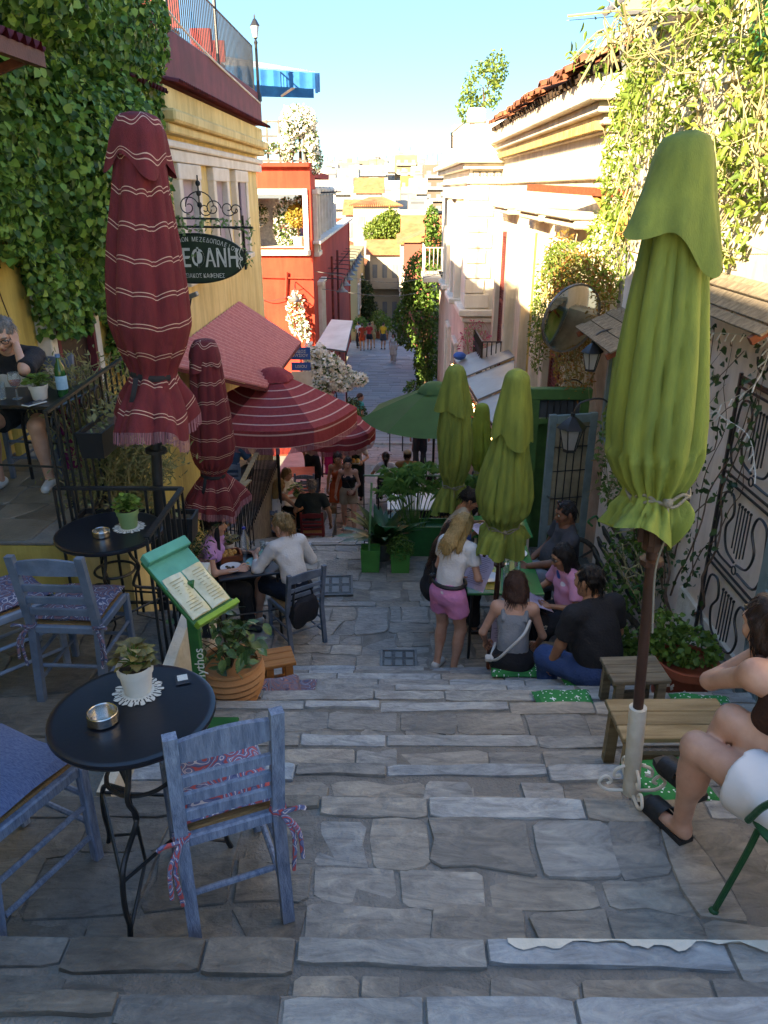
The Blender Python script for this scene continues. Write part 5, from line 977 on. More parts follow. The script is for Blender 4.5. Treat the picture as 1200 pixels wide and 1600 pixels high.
# ---------------------------------------------------------------- parasols
m_mar = stripes('maroon_cloth', '#7a2a30', '#d0ab98', .17, (.30, .42), .014, '#632026'); m_fringe = mat('fringe', '#a06a72', '#7d4a54', rough=.95, bump=0, island=('#a8727a', '#8a525c', '#b5858a'))
m_gcloth = mat('green_cloth', '#8d9a45', '#687838', scale=2.6, rough=.8, bump=.25, bscale=60, transl=.12, stretch=(6, 6, 1)); m_pole = mat('brown_pole', '#4a3026', '#38241c', scale=8, rough=.5)
def proj(p):
    q = _cm.transposed() @ (Vector(p)-Vector((0, 0, EYE))); return 600+1200*q.x/-q.z, 800-1200*q.y/-q.z, -q.z
def parasol(label, top, base, cap, body, m, nf=9, seed=0, stripe=False, tie_y=None, tiem=None, polem=m_pole, pr=.02, chev=.055, hub=True, group='closed parasols', fringe=False, slant=0., foot=None, fold=(.3, .55), capfold=.25, asym=(0, 0, 0)):
    """folded parasol: pleated cloth round its pole; cap/body = (image row, half width in px) measured along the pole"""
    top, base = Vector(top), Vector(base); t = thing('closed_parasol', label, 'parasol', base, group=group); ax = base-top; Ln = ax.length; axn = ax.normalized(); rr = random.Random(seed)
    u0 = axn.cross(Vector((0, 1, 0))).normalized(); w0 = axn.cross(u0)      # u0 sideways, w0 to the camera side
    def s_of(py):
        lo, hi = -.2, Ln
        for _ in range(40):
            md = (lo+hi)/2
            if proj(top+axn*md)[1] < py: lo = md
            else: hi = md
        return lo
    def prof_of(L): return [(s_of(py), hw/1200*proj(top+axn*s_of(py))[2]) for py, hw in L]
    ph = [rr.uniform(0, 6.28) for _ in range(8)]; n1, n2 = nf-2, nf+4
    def surf(P, kind):
        S_ = [p[0] for p in P]; R_ = [p[1] for p in P]; s0, s1 = S_[0], S_[-1]; tie = s_of(tie_y) if tie_y else s1
        def geom(u, v):
            th = u*2*PI; s = s0+(s1-s0)*v; Rr = float(np.interp(s, S_, R_)); tw = th+.22*math.sin(2*th+ph[0])+.13*math.sin(3*th+ph[1]+s*1.5)+.10*math.sin(s*4+ph[2])
            f = (.62*abs(math.sin(n1/2*tw))**.55+.38*abs(math.sin(n2/2*(th+.25*math.sin(th+ph[6]+s*1.3))+ph[7]))**.8)*(.86+.14*math.sin(2*th+ph[5]+s*2))
            if kind == 'cap': a = capfold*v; f = .5+.32*math.sin(4*tw+ph[3])+.18*math.sin(7*th+ph[6])
            else: a = fold[0]+(fold[1]-fold[0])*min(1, max(0, (s-tie*.9)/(s1-tie*.9+.01)))*.9; a *= min(1, .25+v*3)
            if kind == 'body' and s > tie-.16 and s < tie+.05: f = f*.6+.4*abs(math.sin(nf*tw))**.8
            q = Rr*(1-a+a*f)*(1+.05*math.sin(th+ph[4]+s*3)); sv = s
            if kind == 'cap': sv = s+(.035*math.sin(4*tw+ph[3])+.02*math.sin(3*th+ph[7]) + slant*math.cos(th))*v**2
            elif s > tie:
                w_ = (s-tie)/(s1-tie+.001); sv = s+((.5-f)*.06+.045*math.sin(3*th+ph[5])+.025*math.sin(5*th+ph[6]))*w_; q *= 1+(.16*math.sin(2*th+ph[7])+.1*math.sin(5*th+ph[1]))*w_
            q *= 1-math.cos(th)*(asym[2] if kind == 'cap' else float(np.interp(s, [s0, tie, s1], [asym[0]*.5, asym[0], asym[1]]))); return sv, q, th, f
        def fn(u, v): sv, q, th, f = geom(u, v); return top+axn*sv+(u0*math.cos(th)+w0*math.sin(th))*q-base
        def uvf(u, v): sv, q, th, f = geom(u, v); return (u*2, s0+(s1-s0)*v+chev*f)
        return fn, uvf, geom
    def inner(p): q = p+base-top; a_ = axn*q.dot(axn); return top+a_+(q-a_)*.955-base
    P = prof_of(body); fn, uvf, _ = surf(P, 'body'); b = MB(); b.grid(fn, nf*14, 64, uvf, closed=True); b.grid(lambda u, v: inner(fn(u, 1-.2*v)), nf*8, 6, lambda u, v: (u, 9.05), closed=True); bo = b.obj('canopy', m, t, ang=70)
    fc, uvc, _ = surf(prof_of(cap), 'cap'); b = MB(); b.grid(fc, 96, 20, uvc, closed=True); b.add([fc(k/24, 0) for k in range(24)], [tuple(range(24))]); b.obj('top_flap', m, t, ang=70)
    if fringe:
        b = MB(); n = nf*26
        for k in range(n):
            u = k/n; p = fn(u, 1); d = (axn*.07+(p-(top+axn*s_of(body[-1][0])-base)).normalized()*.004); e = (fn((k+.62)/n, 1)-p); b.add([p, p+e, p+e+d*rr.uniform(.85, 1.1), p+d*rr.uniform(.85, 1.1)], [(0, 1, 2, 3)])
        b.obj('fringe', m_fringe, t, kind='stuff')
    st_ = s_of(tie_y); rt = float(np.interp(st_, [p[0] for p in P], [p[1] for p in P])); b = MB(); hwid = .022 if stripe else .007
    if stripe:
        b.grid(lambda u, v: top+axn*(st_+(v-.5)*.035+.01*math.sin(u*6.28+1))+(u0*math.cos(u*2*PI)+w0*math.sin(u*2*PI))*rt*(.93+.03*math.sin(v*3.14))-base, 40, 3, closed=True)
        q = top+axn*st_+w0*rt*.95*1-u0*rt*.35-base; b.grid(lambda u, v: q+axn*(v*.2)+u0*((u-.5)*.03-.05*v*v)+w0*(.02+.03*math.sin(v*3)), 2, 8)
    else:
        for z in (-.008, .008): b.tube([top+axn*(st_+z+.012*math.sin(k*.9+z*99))+(u0*math.cos(k/36*2*PI)+w0*math.sin(k/36*2*PI))*rt*.98-base for k in range(37)], .006, 5)
        q = top+axn*st_+w0*rt-base; b.ell(q, .018); b.tube(catmull([q, q+axn*.1+w0*.02, q+axn*.25-u0*.02, q+axn*.5-u0*.01], 4), .004, 5)
    b.obj('tie', tiem, t)
    b = MB(); b.tube([top+axn*.05-base, (0, 0, 0)], pr, 12); b.obj('pole', polem, t)
    if hub:
        sh = s_of(body[-1][0]); c = top+axn*(sh+.05)-base; b = MB()
        b.tube([c-axn*.08, c+axn*.06], pr*1.9, 10); b.tube([c+axn*.1, c+axn*.12], pr*2.1, 10)
        for k in range(6): a = k*PI/3; d = u0*math.cos(a)+w0*math.sin(a); b.bar(c-axn*.18+d*pr*2.2, c+axn*.03+d*pr*2.4, .016, .02)
        b.obj('runner', polem, t)
    if foot: foot(t)
    return t
m_strap = mat('black_strap', (.02, .02, .024), rough=.8); m_rope = mat('rope', '#8f8c80', '#6f6b60', rough=.95, bump=.4, bscale=200)
tp_ = at(217, 176, 4.42); bs_ = at(238, 830, 4.42); bs_.z = -.9; bs_.x = at(240, 900, 4.42).x
parasol('big closed maroon striped parasol with fringe behind the terrace table', tp_, bs_, [(175, 14), (177, 24), (184, 34), (205, 44), (235, 52), (262, 60)], [(186, 26), (230, 40), (265, 44), (300, 48), (380, 58), (450, 64), (505, 66), (540, 56), (566, 44), (582, 37), (600, 46), (630, 66), (664, 80)], m_mar, 8, 3, True, 582, m_strap, m_blk, .032, fringe=True, slant=.01, fold=(.3, .5), capfold=.4)
tp_ = at(320, 531, 6.9); bs_ = at(331, 800, 6.9); bs_.z = -1.94
parasol('smaller closed maroon striped parasol right of the big one', tp_, bs_, [(530, 9), (532, 16), (540, 22), (555, 29), (570, 34)], [(538, 16), (565, 26), (600, 30), (650, 35), (700, 37), (722, 31), (736, 22), (742, 20), (755, 30), (775, 42), (794, 48)], m_mar, 8, 5, True, 740, m_strap, m_blk, .028, fringe=True, fold=(.3, .5), capfold=.4)
def g1foot(t):
    b = MB(); L_ = Vector(t.location); ax_ = (Vector(at(1078, 206, 2.5))-L_).normalized(); b.tube([(0, 0, 0), ax_*.42], .034, 14); b.obj('white_sleeve', m_white, t)
    b = MB()
    for a in (0, 1.57, 3.14, 4.71):
        c, s = math.cos(a), math.sin(a); b.tube(catmull([(.03*c, .03*s, .01), (.1*c, .1*s, .015), (.135*c, .135*s, .05), (.11*c, .11*s, .085), (.085*c, .085*s, .06), (.1*c, .1*s, .045)], 5), .007, 6)
        b.tube(catmull([(.03*c, .03*s, .14), (.07*c, .07*s, .12), (.075*c, .075*s, .085), (.05*c, .05*s, .09)], 5), .007, 6)
    b.obj('scroll_foot', m_trim, t)
tp_ = at(1078, 206, 2.5); bs_ = onz(985, 1238, 0)
parasol('large closed green parasol with a white foot in the right foreground', tp_, bs_, [(204, 14), (206, 26), (214, 36), (240, 48), (300, 64), (350, 82), (392, 98)], [(228, 22), (330, 50), (400, 60), (470, 68), (560, 76), (650, 82), (705, 80), (740, 66), (760, 52), (770, 47), (785, 62), (812, 84)], m_gcloth, 8, 11, False, 768, m_rope, m_pole, .02, slant=.07, foot=g1foot, fold=(.42, .6), capfold=.45, asym=(.2, .32, .12))
tp_ = at(808, 578, 6.0); bs_ = at(768, 1000, 6.3); bs_.z = -1.94
parasol('closed green parasol rising from the green table', tp_, bs_, [(577, 6), (579, 13), (588, 20), (620, 28), (650, 36), (682, 42)], [(594, 14), (660, 26), (700, 32), (740, 42), (775, 47), (800, 42), (812, 31), (819, 26), (832, 40), (858, 48)], m_gcloth, 8, 21, False, 819, m_rope, m_pole, .024, slant=.03, fold=(.42, .6), capfold=.45)
tp_ = at(713, 571, 8.3); bs_ = at(706, 850, 8.5); bs_.z = -2.12
parasol('closed green parasol in front of the planter fence', tp_, bs_, [(570, 5), (572, 11), (580, 16), (605, 23), (640, 33)], [(582, 10), (640, 25), (680, 31), (710, 31), (735, 26), (750, 19), (757, 17), (770, 26), (796, 36)], m_gcloth, 8, 33, False, 756, m_rope, m_pole, .024, slant=.03, fold=(.42, .6), capfold=.45)
tp_ = at(754, 632, 9.8); bs_ = at(750, 800, 9.9); bs_.z = -2.5
parasol('slim closed lime parasol just behind the planter fence parasol', tp_, bs_, [(631, 5), (633, 9), (640, 12), (660, 15)], [(636, 8), (660, 15), (700, 19), (722, 16), (735, 10), (745, 14), (760, 18)], mat('lime_cloth', '#a0ad42', '#86963a', scale=3, rough=.8, transl=.3), 7, 41, False, 736, m_rope, m_pole, .02)
tp_ = at(487, 563, 20.5); bs_ = at(487, 640, 20.5); bs_.z = -5
parasol('small closed maroon parasol beside the blue street sign', tp_, bs_, [(562, 3), (564, 7), (572, 11), (580, 13)], [(566, 5), (585, 10), (610, 12), (620, 10), (626, 8), (640, 11)], m_mar, 7, 51, False, 622, m_strap, m_blk, .025, hub=False)
def open_parasol(label, apex, rim_dz, r, n, m, ph, pole_to, uvscale=1., valance=0., vent=True, polem=m_blk, fr=False, vm=None, sag=.06):
    apex = Vector(apex); t = thing('open_parasol', label, 'parasol', (apex.x, apex.y, pole_to), group='open parasols'); O = apex-Vector(t.location)
    for k in range(n):
        a0, a1 = ph+2*PI*k/n, ph+2*PI*(k+1)/n; e0, e1 = Vector((math.cos(a0), math.sin(a0), 0))*r, Vector((math.cos(a1), math.sin(a1), 0))*r; b = MB()
        fn = lambda u, v: O+e0.lerp(e1, u)*(v+.03)/1.03+Vector((0, 0, -rim_dz*(v**1.12)-sag*math.sin(u*PI)*v*.8))
        b.grid(fn, 6, 14, lambda u, v: (u*.5, v*r*uvscale)); b.obj('canopy_panel', m, t, ang=60)
        if valance:
            b = MB(); b.grid(lambda u, v: fn(u, 1)+Vector((0, 0, -valance*v*(1+.12*math.sin(u*PI))))+(e0+e1).normalized()*.02*math.sin(u*PI*3)*v, 12, 4, lambda u, v: (u, r*uvscale+v*valance)); b.obj('valance', vm or m, t, ang=60)
            if fr:
                b = MB(); nn = 70
                for q in range(nn): p0 = fn(q/nn, 1)+Vector((0, 0, -valance*(1+.12*math.sin(q/nn*PI)))); e = (e1-e0)/nn*.7; b.add([p0, p0+e, p0+e+Vector((0, 0, -.1)), p0+Vector((0, 0, -.1))], [(0, 1, 2, 3)])
                b.obj('fringe', m_fringe, t, kind='stuff')
        b = MB(); b.tube([O+Vector((0, 0, -.06)), O+e0*.98+Vector((0, 0, -rim_dz-.03))], .012, 5); b.obj('rib', polem, t)
    if vent:
        b = MB(); b.lathe([(.03, .1), (r*.12, .07), (r*.2, -.04+.03), (r*.235, -.1)], O, n*3, wob=lambda a, z: .08*math.sin(a*n)); b.obj('vent_cap', vm or m, t)
    b = MB(); b.tube([O+Vector((0, 0, .05)), (0, 0, 0)], .028, 10); b.obj('pole', polem, t); return t
m_marL = stripes('maroon_open_cloth', '#a8444a', '#dcb4ac', .2, (.4,), .06, '#96383f', transl=.12)
open_parasol('open maroon striped parasol with fringe over the left tables', at(427, 583, 13.0), .62, 1.42, 6, m_marL, .06, -4.2, 1., .26, fr=True)
open_parasol('open maroon parasol half hidden behind the nearer open one', at(520, 632, 16.5), .5, .95, 8, m_marL, R(10), -4.6, 1., .25, fr=True)
m_gopen = mat('green_open_cloth', '#3f6b40', '#365f38', scale=1.5, rough=.85, bump=.1, transl=.15)
open_parasol('open dark green parasol over the lower right tables', at(680, 604, 15.2), .62, 1.5, 8, m_gopen, R(5), -4.5, 1., .0)
# ---------------------------------------------------------------- signs, awnings, ironwork and tables
def sc(pts_c, r0, turns, n=22, grow=.2):      # flat spiral in the xz plane
    c = Vector(pts_c); return [c+Vector((math.cos(a*turns*2*PI/n)*(r0*(1-(1-grow)*a/n)), 0, math.sin(a*turns*2*PI/n)*(r0*(1-(1-grow)*a/n)))) for a in range(n+1)]
m_sgreen = mat('sign_green', '#2c3d2a', '#243322', scale=5, rough=.55, bump=.05); m_letter = _M['sign_white']
sg = thing('tavern_sign', 'oval dark green tavern sign with white Greek lettering on a scrolled iron bracket', 'sign', at(304, 404, 10)); so = Vector(sg.location)
b = MB(); b.prism([(.64*math.cos(2*PI*k/56), 0, .3*math.sin(2*PI*k/56)) for k in range(56)], (0, .02, 0), (0, -.02, 0)); bd = b.obj('board', m_sgreen, sg, ang=60)
b = MB(); b.tube([(.625*math.cos(2*PI*k/56), -.02, .285*math.sin(2*PI*k/56)) for k in range(57)], .007, 5); b.obj('rim', mat('sign_rim', '#1a261a', rough=.5), bd)
F = Euler((PI/2, 0, 0)).to_matrix().to_4x4()
text_mesh('ΝΕΦΑΝΗ', .27, m_letter, 'lettering', bd, Matrix.Translation((.13, -.024, -.005)) @ F @ Matrix.Diagonal((.72, 1.1, 1, 1)), .004, bold=.004)
s_ = 'ΙΔΟΝ ΜΕΖΕΔΟΠΩΛΕΙΟΝ'
for i, ch in enumerate(s_):
    if ch == ' ': continue
    x = -.2+i*.043; z = .3*math.sqrt(max(0, 1-(x/.64)**2))-.075; sl = -math.atan(.3/.64*(x/.64)/math.sqrt(max(.05, 1-(x/.64)**2)))
    text_mesh(ch, .066, m_letter, 'letter', bd, Matrix.Translation((x, -.024, z)) @ Matrix.Rotation(-sl, 4, 'Y') @ F @ Matrix.Diagonal((.85, 1.1, 1, 1)), .003)
text_mesh('ΑΔΟΣΙΑΚΟΣ ΚΑΦΕΝΕΣ', .066, m_letter, 'lettering', bd, Matrix.Translation((.06, -.024, -.205)) @ F @ Matrix.Diagonal((.85, 1.1, 1, 1)), .003)
b = MB()
for zz in (0, .03): b.tube([(.545+.012*math.cos(k*1.6)+zz, -.024, .12-k*.03) for k in range(9)], .006, 4)
b.tube([(.585+.018*math.cos(k*PI/6), -.024, .0+.018*math.sin(k*PI/6)) for k in range(13)], .006, 4); b.obj('ornament', m_letter, bd)
b = MB(); b.tube([(-1.35, .0, .39), (.75, .0, .36)], .014, 6); b.tube([(-1.35, .0, .49), (.33, 0, .46)], .012, 6); b.tube([(.63, 0, .5), (.63, 0, -.13)], .016, 6)
for px, r0, tn in ((-.02, .13, 1.3), (.28, .1, 1.4), (.46, .1, -1.3), (-.35, .12, 1.3), (-.6, .1, -1.4), (.18, .08, -1.4), (.55, .07, 1.2)): b.tube(sc((px, 0, .52+r0*.6), r0, tn), .007, 5)
b.tube([(.12, 0, .5), (.12, 0, .95)], .01, 5); [b.ell((.12, 0, z), (.03, .012, .035), 6, 5) for z in (.62, .75, .86)]; b.tube(sc((.12, 0, .6), .17, .5, 14, 1), .007, 5)
for z in (.33, .08): b.tube([(.45, 0, .37), (.5, 0, z+.02), (.62, 0, z)], .006, 5)
[b.tube([(x, 0, .38), (x, 0, .27)], .006, 4) for x in (-.3, .35)]
b.obj('bracket', m_blk, sg)
P = blob((.0, 0, .42), (.6, .06, .1), 120); P = np.concatenate([P, blob((.66, 0, .2), (.1, .06, .3), 60), blob((-.1, -.03, .2), (.3, .03, .2), 40)]); leafmesh('climbing_leaf', P, .06, mat('sage_leaf', '#7d9a60', '#5f7d48', island=('#6f9058', '#8aa86c', '#557a44'), bump=0, transl=.3), sg, tag_={'kind': 'stuff'})
# ribbed red awning on the yellow house
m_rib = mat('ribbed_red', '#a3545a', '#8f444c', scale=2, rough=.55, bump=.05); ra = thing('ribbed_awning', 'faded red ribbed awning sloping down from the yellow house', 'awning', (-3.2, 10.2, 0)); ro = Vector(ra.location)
c00, c10, c01, c11 = Vector((-3.18, 10.4, .12)), Vector((-3.18, 16.5, .12)), Vector((-2.05, 12.4, -.72)), Vector((-1.9, 16.3, -.68)); nw = 25
m_rib2 = stripes('rib_cloth', '#cf827e', '#e8c6be', 1/nw, (.5,), .2, '#bb6c6a')
def fr_(u, v): return c00.lerp(c10, u).lerp(c01.lerp(c11, u), v)+Vector((.3, 0, 1))*.022*math.sin(u*nw*2*PI)-ro
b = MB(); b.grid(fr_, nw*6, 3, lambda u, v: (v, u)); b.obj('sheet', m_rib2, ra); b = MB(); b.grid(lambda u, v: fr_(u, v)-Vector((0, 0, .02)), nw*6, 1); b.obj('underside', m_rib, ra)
b = MB(); [b.bar(c01.lerp(c11, f)-ro-Vector((.02, 0, .05)), c00.lerp(c10, f)-ro-Vector((0, 0, .05)), .04, .05) for f in (0, .25, .5, .75, 1)]; b.bar(c01-ro-Vector((.03, 0, .06)), c11-ro-Vector((.03, 0, .06)), .05, .05); b.obj('support_bar', m_mtin, ra)
# cable drum / floodlight on the wall near the sign
fl = thing('floodlight', 'grey floodlight on a bracket under the tavern sign', 'lamp', at(300, 462, 10.3)); b = MB(); b.box((0, 0, 0), (.16, .12, .06), ry=-.35, ch=.01); b.obj('housing', mat('grey_metal', '#8a8a88', '#6a6a68', rough=.45, metal=.3), fl); b = MB(); b.tube([(-.15, .05, -.5), (-.02, .03, -.03)], .012, 5); b.obj('arm', m_blk, fl)
# bell lamps along the red house and on its front
m_bell = mat('bell_grey', '#7d7a76', '#5c5955', scale=8, rough=.5, metal=.4, bump=.1)
def bell_lamp(label, p, wallx=None, r=.2, dirv=None):
    t = thing('bell_lamp', label, 'lamp', p, group='bell lamps on the red house'); b = MB(); b.lathe([(.03, .28), (.045, .2), (.07, .14), (r*.6, .06), (r, 0), (r*.97, -.01), (r*.55, .045), (.03, .12)], n=20); b.obj('shade', m_bell, t)
    b = MB(); d = Vector(dirv); b.tube([(0, 0, .26), (0, 0, .4), d*.3+Vector((0, 0, .42)), d+Vector((0, 0, .4))], .016, 6); b.tube([d*.6+Vector((0, 0, .4)), d+Vector((0, 0, .1))], .01, 5); b.obj('bracket', m_blk, t)
bell_lamp('grey bell lamp on the front of the red house', at(461, 470, 25.2), r=.22, dirv=(-.05, .8, .1))
for k in range(9):
    y = 28+k*2.1; bell_lamp('grey bell lamp, %s of the row along the red house' % ('first', 'second', 'third', 'fourth', 'fifth', 'sixth', 'seventh', 'eighth', 'ninth')[k], (-1.75, y, -1.05-.02*k), r=.22, dirv=(-.8, 0, .05))
for k in range(2): part(RH, 'red_downpipe', m_shut, lambda b: b.tube([(-2.3, 31+k*3.2, -.1), (-2.3, 31+k*3.2, -4.5)], .05, 6))
ds = thing('wall_oval', 'flat dark red oval on the front of the red house', 'dish', at(413, 506, 25.9)); b = MB(); b.prism([(.42*math.cos(2*PI*k/32), 0, .2*math.sin(2*PI*k/32)-.25*math.cos(2*PI*k/32)) for k in range(32)], (0, 0, 0), (0, -.04, 0)); b.obj('plate', mat('oval_red', '#5f1f1a', '#4a1612', rough=.6), ds); b = MB(); b.tube([at(385, 455, 25.95)-Vector(ds.location), (.3, -.03, -.3)], .015, 5); b.obj('rod', m_blk, ds)  # thin dark red oval set flat against the wall, with a rod
q = at(462, 490, 25.7); flowers('wall_flowers', 'white flowers climbing the front of the red house below the bell lamp', [((q.x, 25.75, q.z), (.28, .12, .7), 1.), ((q.x+.25, 25.75, q.z-.55), (.2, .12, .35), .5)], 220, 300, .09, .08)
# white awning with flowers in front of the red house
wa = thing('white_awning', 'off white sheet awning above the white flowers', 'awning', (-2.5, 22.4, -2.2)); wo = Vector(wa.location); m_sheet = mat('white_sheet', '#d2cec6', '#bcb7ae', rough=.6, scale=1.5, bump=.05)
A0, A1, A2, A3 = at(518, 499, 24.5), at(551, 501, 23.6), at(540, 548, 21.0), at(492, 541, 21.6); b = MB(); b.grid(lambda u, v: A0.lerp(A1, u).lerp(A3.lerp(A2, u), v)-wo, 6, 6); b.obj('sheet', m_sheet, wa); b = MB(); [b.tube([p_-wo-Vector((0, 0, .03)), q_-wo-Vector((0, 0, .03))], .025, 6) for p_, q_ in ((A0, A3), (A3, A2), (A2, A1))]; b.tube([A2-wo, A2-wo-Vector((0, 0, 2.4))], .025, 6); b.obj('frame', m_blk, wa)
q = at(520, 572, 20.4); fw = flowers('flowering_bush', 'mass of white flowers hanging below the white awning', [((q.x+random.uniform(-.75, .75), 20.4+random.uniform(-.3, .3), q.z+random.uniform(-.5, .4)), (random.uniform(.12, .4), .3, random.uniform(.12, .34)), .28) for _ in range(16)], 700, 1300, .08, .085)
twigs(fw, [(catmull([(0.2, 0, -1.6), (.1, .05, -.7), (0, 0, 0)], 4), .03)])
b = MB(); [b.box((x, 0, .5), (.04, .04, 1.0)) for x in (-.5, 0, .5)]; [b.box((0, 0, z), (1.0, .035, .04)) for z in (.1, .55, .98)]; o = b.obj('barrier_frame', m_blk, smooth=False, label='black barrier frame under the white flowers', cat='barrier'); q = at(548, 610, 19.6); o.location = (q.x-.3, 19.6, gz(19.6))
for (px, py, Y, s, mm, lab) in ((552, 585, 21.5, .55, m_leaf, 'grey green bush in a big pale pot beside the white flowers'), (556, 560, 24.5, .5, m_leafdk, 'dark green bush in a pot behind the white flowers')):
    q = at(px, py, Y); t = thing('potted_bush', lab, 'plant', (q.x-.1, Y, gz(Y))); b = MB(); b.lathe([(.26, 0), (.32, .3), (.36, .72), (.38, .74), (.32, .74), (.3, .66), (0, .66)], n=20); b.obj('pot', mat('pale_pot', '#a08c74', '#86745e', rough=.85), t); leafmesh('foliage', blob((0, 0, 1.1), (s*.8, s*.7, s*1.05), 900, .4), .09, mm, t)
# blue street name sign
bs = thing('street_sign', 'blue street name sign at the end of the ribbed awning', 'sign', at(470, 560, 19)); m_bsign = mat('sign_blue', '#2f5fa8', '#284f8f', rough=.5, bump=.02)
for z, tx in ((.12, 'ΟΔΟΣ\nΛΥΣΙΟΥ'), (-.2, 'LISIOU')):
    b = MB(); b.box((0, 0, z), (.48, .02, .3 if z > 0 else .2), ch=.004); o = b.obj('plate', m_bsign, bs); text_mesh(tx, .1, m_letter, 'lettering', o, Matrix.Translation((0, -.013, z)) @ F, .002)
b = MB(); b.box((0, 0, -.5), (.5, .02, .34)); o = b.obj('notice', m_trim, bs); b = MB(); b.tube([(0, .02, .3), (0, .02, -3.2)], .02, 6); b.obj('post', m_blk, bs)
# sheet metal canopy on the right with coloured bulbs
mc = thing('metal_canopy', 'grey sheet metal canopy on the cream house wall', 'canopy', (2.5, 12, -1.2)); mo = Vector(mc.location); m_zinc = mat('zinc', '#8f8c88', '#767370', scale=1.5, rough=.42, metal=.35, bump=.06); K = [(10.6, 2.05), (12.3, 1.72), (14.1, 1.62), (16.0, 1.55), (18.0, 1.48)]
for (ya, xa), (yb, xb) in zip(K, K[1:]):
    b = MB(); q = [(2.56, ya+.01, -.95), (2.56, yb-.01, -1.02), (xb, yb-.01, -1.42), (xa, ya+.01, -1.38)]; b.prism([Vector(v)-mo for v in q], (0, 0, 0), (0, 0, .03)); b.obj('panel', m_zinc, mc, smooth=False)
b = MB(); [b.tube([Vector((xa, ya, -1.45))-mo, Vector((xa+.02, ya, -4.5))-mo], .03, 6) for ya, xa in K[1:]]; [b.tube([Vector((a[1], a[0], -1.43))-mo, Vector((c[1], c[0], -1.43))-mo], .022, 6) for a, c in zip(K, K[1:])]; b.obj('frame', m_blk, mc)
m_bulb = mat('warm_bulb', (1, .72, .35), (1, .7, .3), emit=2.2, bump=0, rough=.3); gl = thing('light_string', 'string of small warm bulbs along the metal canopy edge', 'light string', (1.6, 11, -1.45)); go = Vector(gl.location); b = MB(); pts = []
for k in range(34): f = k/33; y = 10.7+f*7.2; x = float(np.interp(y, [q[0] for q in K], [q[1] for q in K]))-.05; pts.append(Vector((x, y, -1.5-.05*math.sin(k*1.9)**2))-go)
b.tube(pts, .006, 4); b.obj('wire', m_blk, gl)
bm = MB().ell((0, 0, 0), (.035, .035, .045), 8, 6).mesh('bulb', m_bulb)
for k in range(1, 34, 2): o = link('bulb', bm, gl); o.location = pts[k]-Vector((0, 0, .03))
leafmesh('red_garland', np.array([tuple(p_) for p_ in pts for _ in range(7)])+rng.normal(size=(238, 3))*.05, .06, mat('garland_red', '#8a2430', '#5f1822', bump=0, island=('#8a2430', '#a04050', '#5a3a28')), gl)
q = at(742, 530, 18.6); P = blob((0, 0, 0), (.35, .3, .35), 160); t = creeper('pink blossoms growing at the foot of the white corner house', [((q.x, 18.7, q.z), (.4, .3, .45), 1.)], 130, mat('pink_blossom', '#c9657f', '#a84a66', bump=0, island=('#d0708a', '#b5506c', '#c98a98'), transl=.3), .09, 'flowering_shrub', 14, 5)
b = MB(); b.ell((0, 0, 0), (.15, .15, .09), 12, 8); o = b.obj('blue_bundle', mat('blue_cloth', '#2f62b0', '#234a8a', rough=.8), label='blue bundle lying on top of the canopy end', cat='bundle'); o.location = at(718, 556, 17.6)
# cafe door and window on the right
m_door = mat('door_bluegreen', '#7a8f90', '#637879', scale=6, rough=.5, bump=.1); m_dgreen = mat('door_green', '#47703a', '#385c2e', scale=5, rough=.55, bump=.08); m_gl2 = mat('door_glass', (.16, .15, .1), (.34, .3, .2), scale=2.5, rough=.1, bump=.02, spec=.7)
dr = thing('cafe_door', 'open blue green glazed cafe door with iron grid', 'door', (2.42, 8.75, -2.12), R(192)); b = MB(); b.box((.05, 0, 1.0), (.09, .05, 2.0), ch=.005); b.box((.56, 0, 1.0), (.09, .05, 2.0), ch=.005); b.box((.305, 0, 1.94), (.42, .048, .1), ch=.005); b.box((.305, 0, .12), (.42, .048, .22), ch=.005); b.box((.305, 0, .55), (.42, .046, .09), ch=.005); b.obj('frame', m_door, dr)
b = MB(); b.box((.305, .0, 1.24), (.42, .008, 1.3)); b.obj('pane', m_gl2, dr); b = MB(); b.box((.305, 0, .37), (.4, .03, .28), ch=.03); b.obj('panel', m_dgreen, dr)
b = MB(); [b.tube([(x, s*.018, .6), (x, s*.018, 1.85)], .007, 5) for x in (.16, .26, .35, .45) for s in (-1, 1)]; [b.tube([(.1, s*.018, z), (.51, s*.018, z)], .007, 5) for z in (.95, 1.3, 1.6) for s in (-1, 1)]; [b.tube([(.12+.095*k+.045*math.cos(a*PI/6), s*.018, 1.8+.04*math.sin(a*PI/6)) for a in range(7)], .006, 4) for k in range(4) for s in (-1, 1)]; b.obj('iron_grid', m_blk, dr)
b = MB(); b.tube([(.56, .03, 1.0), (.56, .08, 1.0), (.5, .08, 1.0)], .01, 6); b.obj('handle', m_steel, dr)
df = thing('door_frame', 'green wooden door frame with transom behind the open cafe door', 'door frame', (2.3, 9.0, -2.12)); b = MB(); b.box((-.55, .15, 1.05), (.1, .1, 2.1)); b.box((.05, .15, 1.05), (.1, .1, 2.1)); b.box((-.25, .15, 2.12), (.75, .12, .14), ch=.01); b.box((-.25, .15, 1.78), (.5, .08, .06)); b.obj('frame', m_dgreen, df); b = MB(); b.box((-.25, .16, 1.95), (.5, .02, .26)); b.obj('transom_pane', m_glass, df); b = MB(); [b.tube([(x, .12, 1.8), (x, .12, 2.08)], .007, 5) for x in (-.4, -.32, -.24, -.16, -.08)]; b.obj('iron_grid', m_blk, df); b = MB(); b.box((-.25, .3, .9), (.55, .03, 1.8)); b.obj('inner_panel', m_dgreen, df)
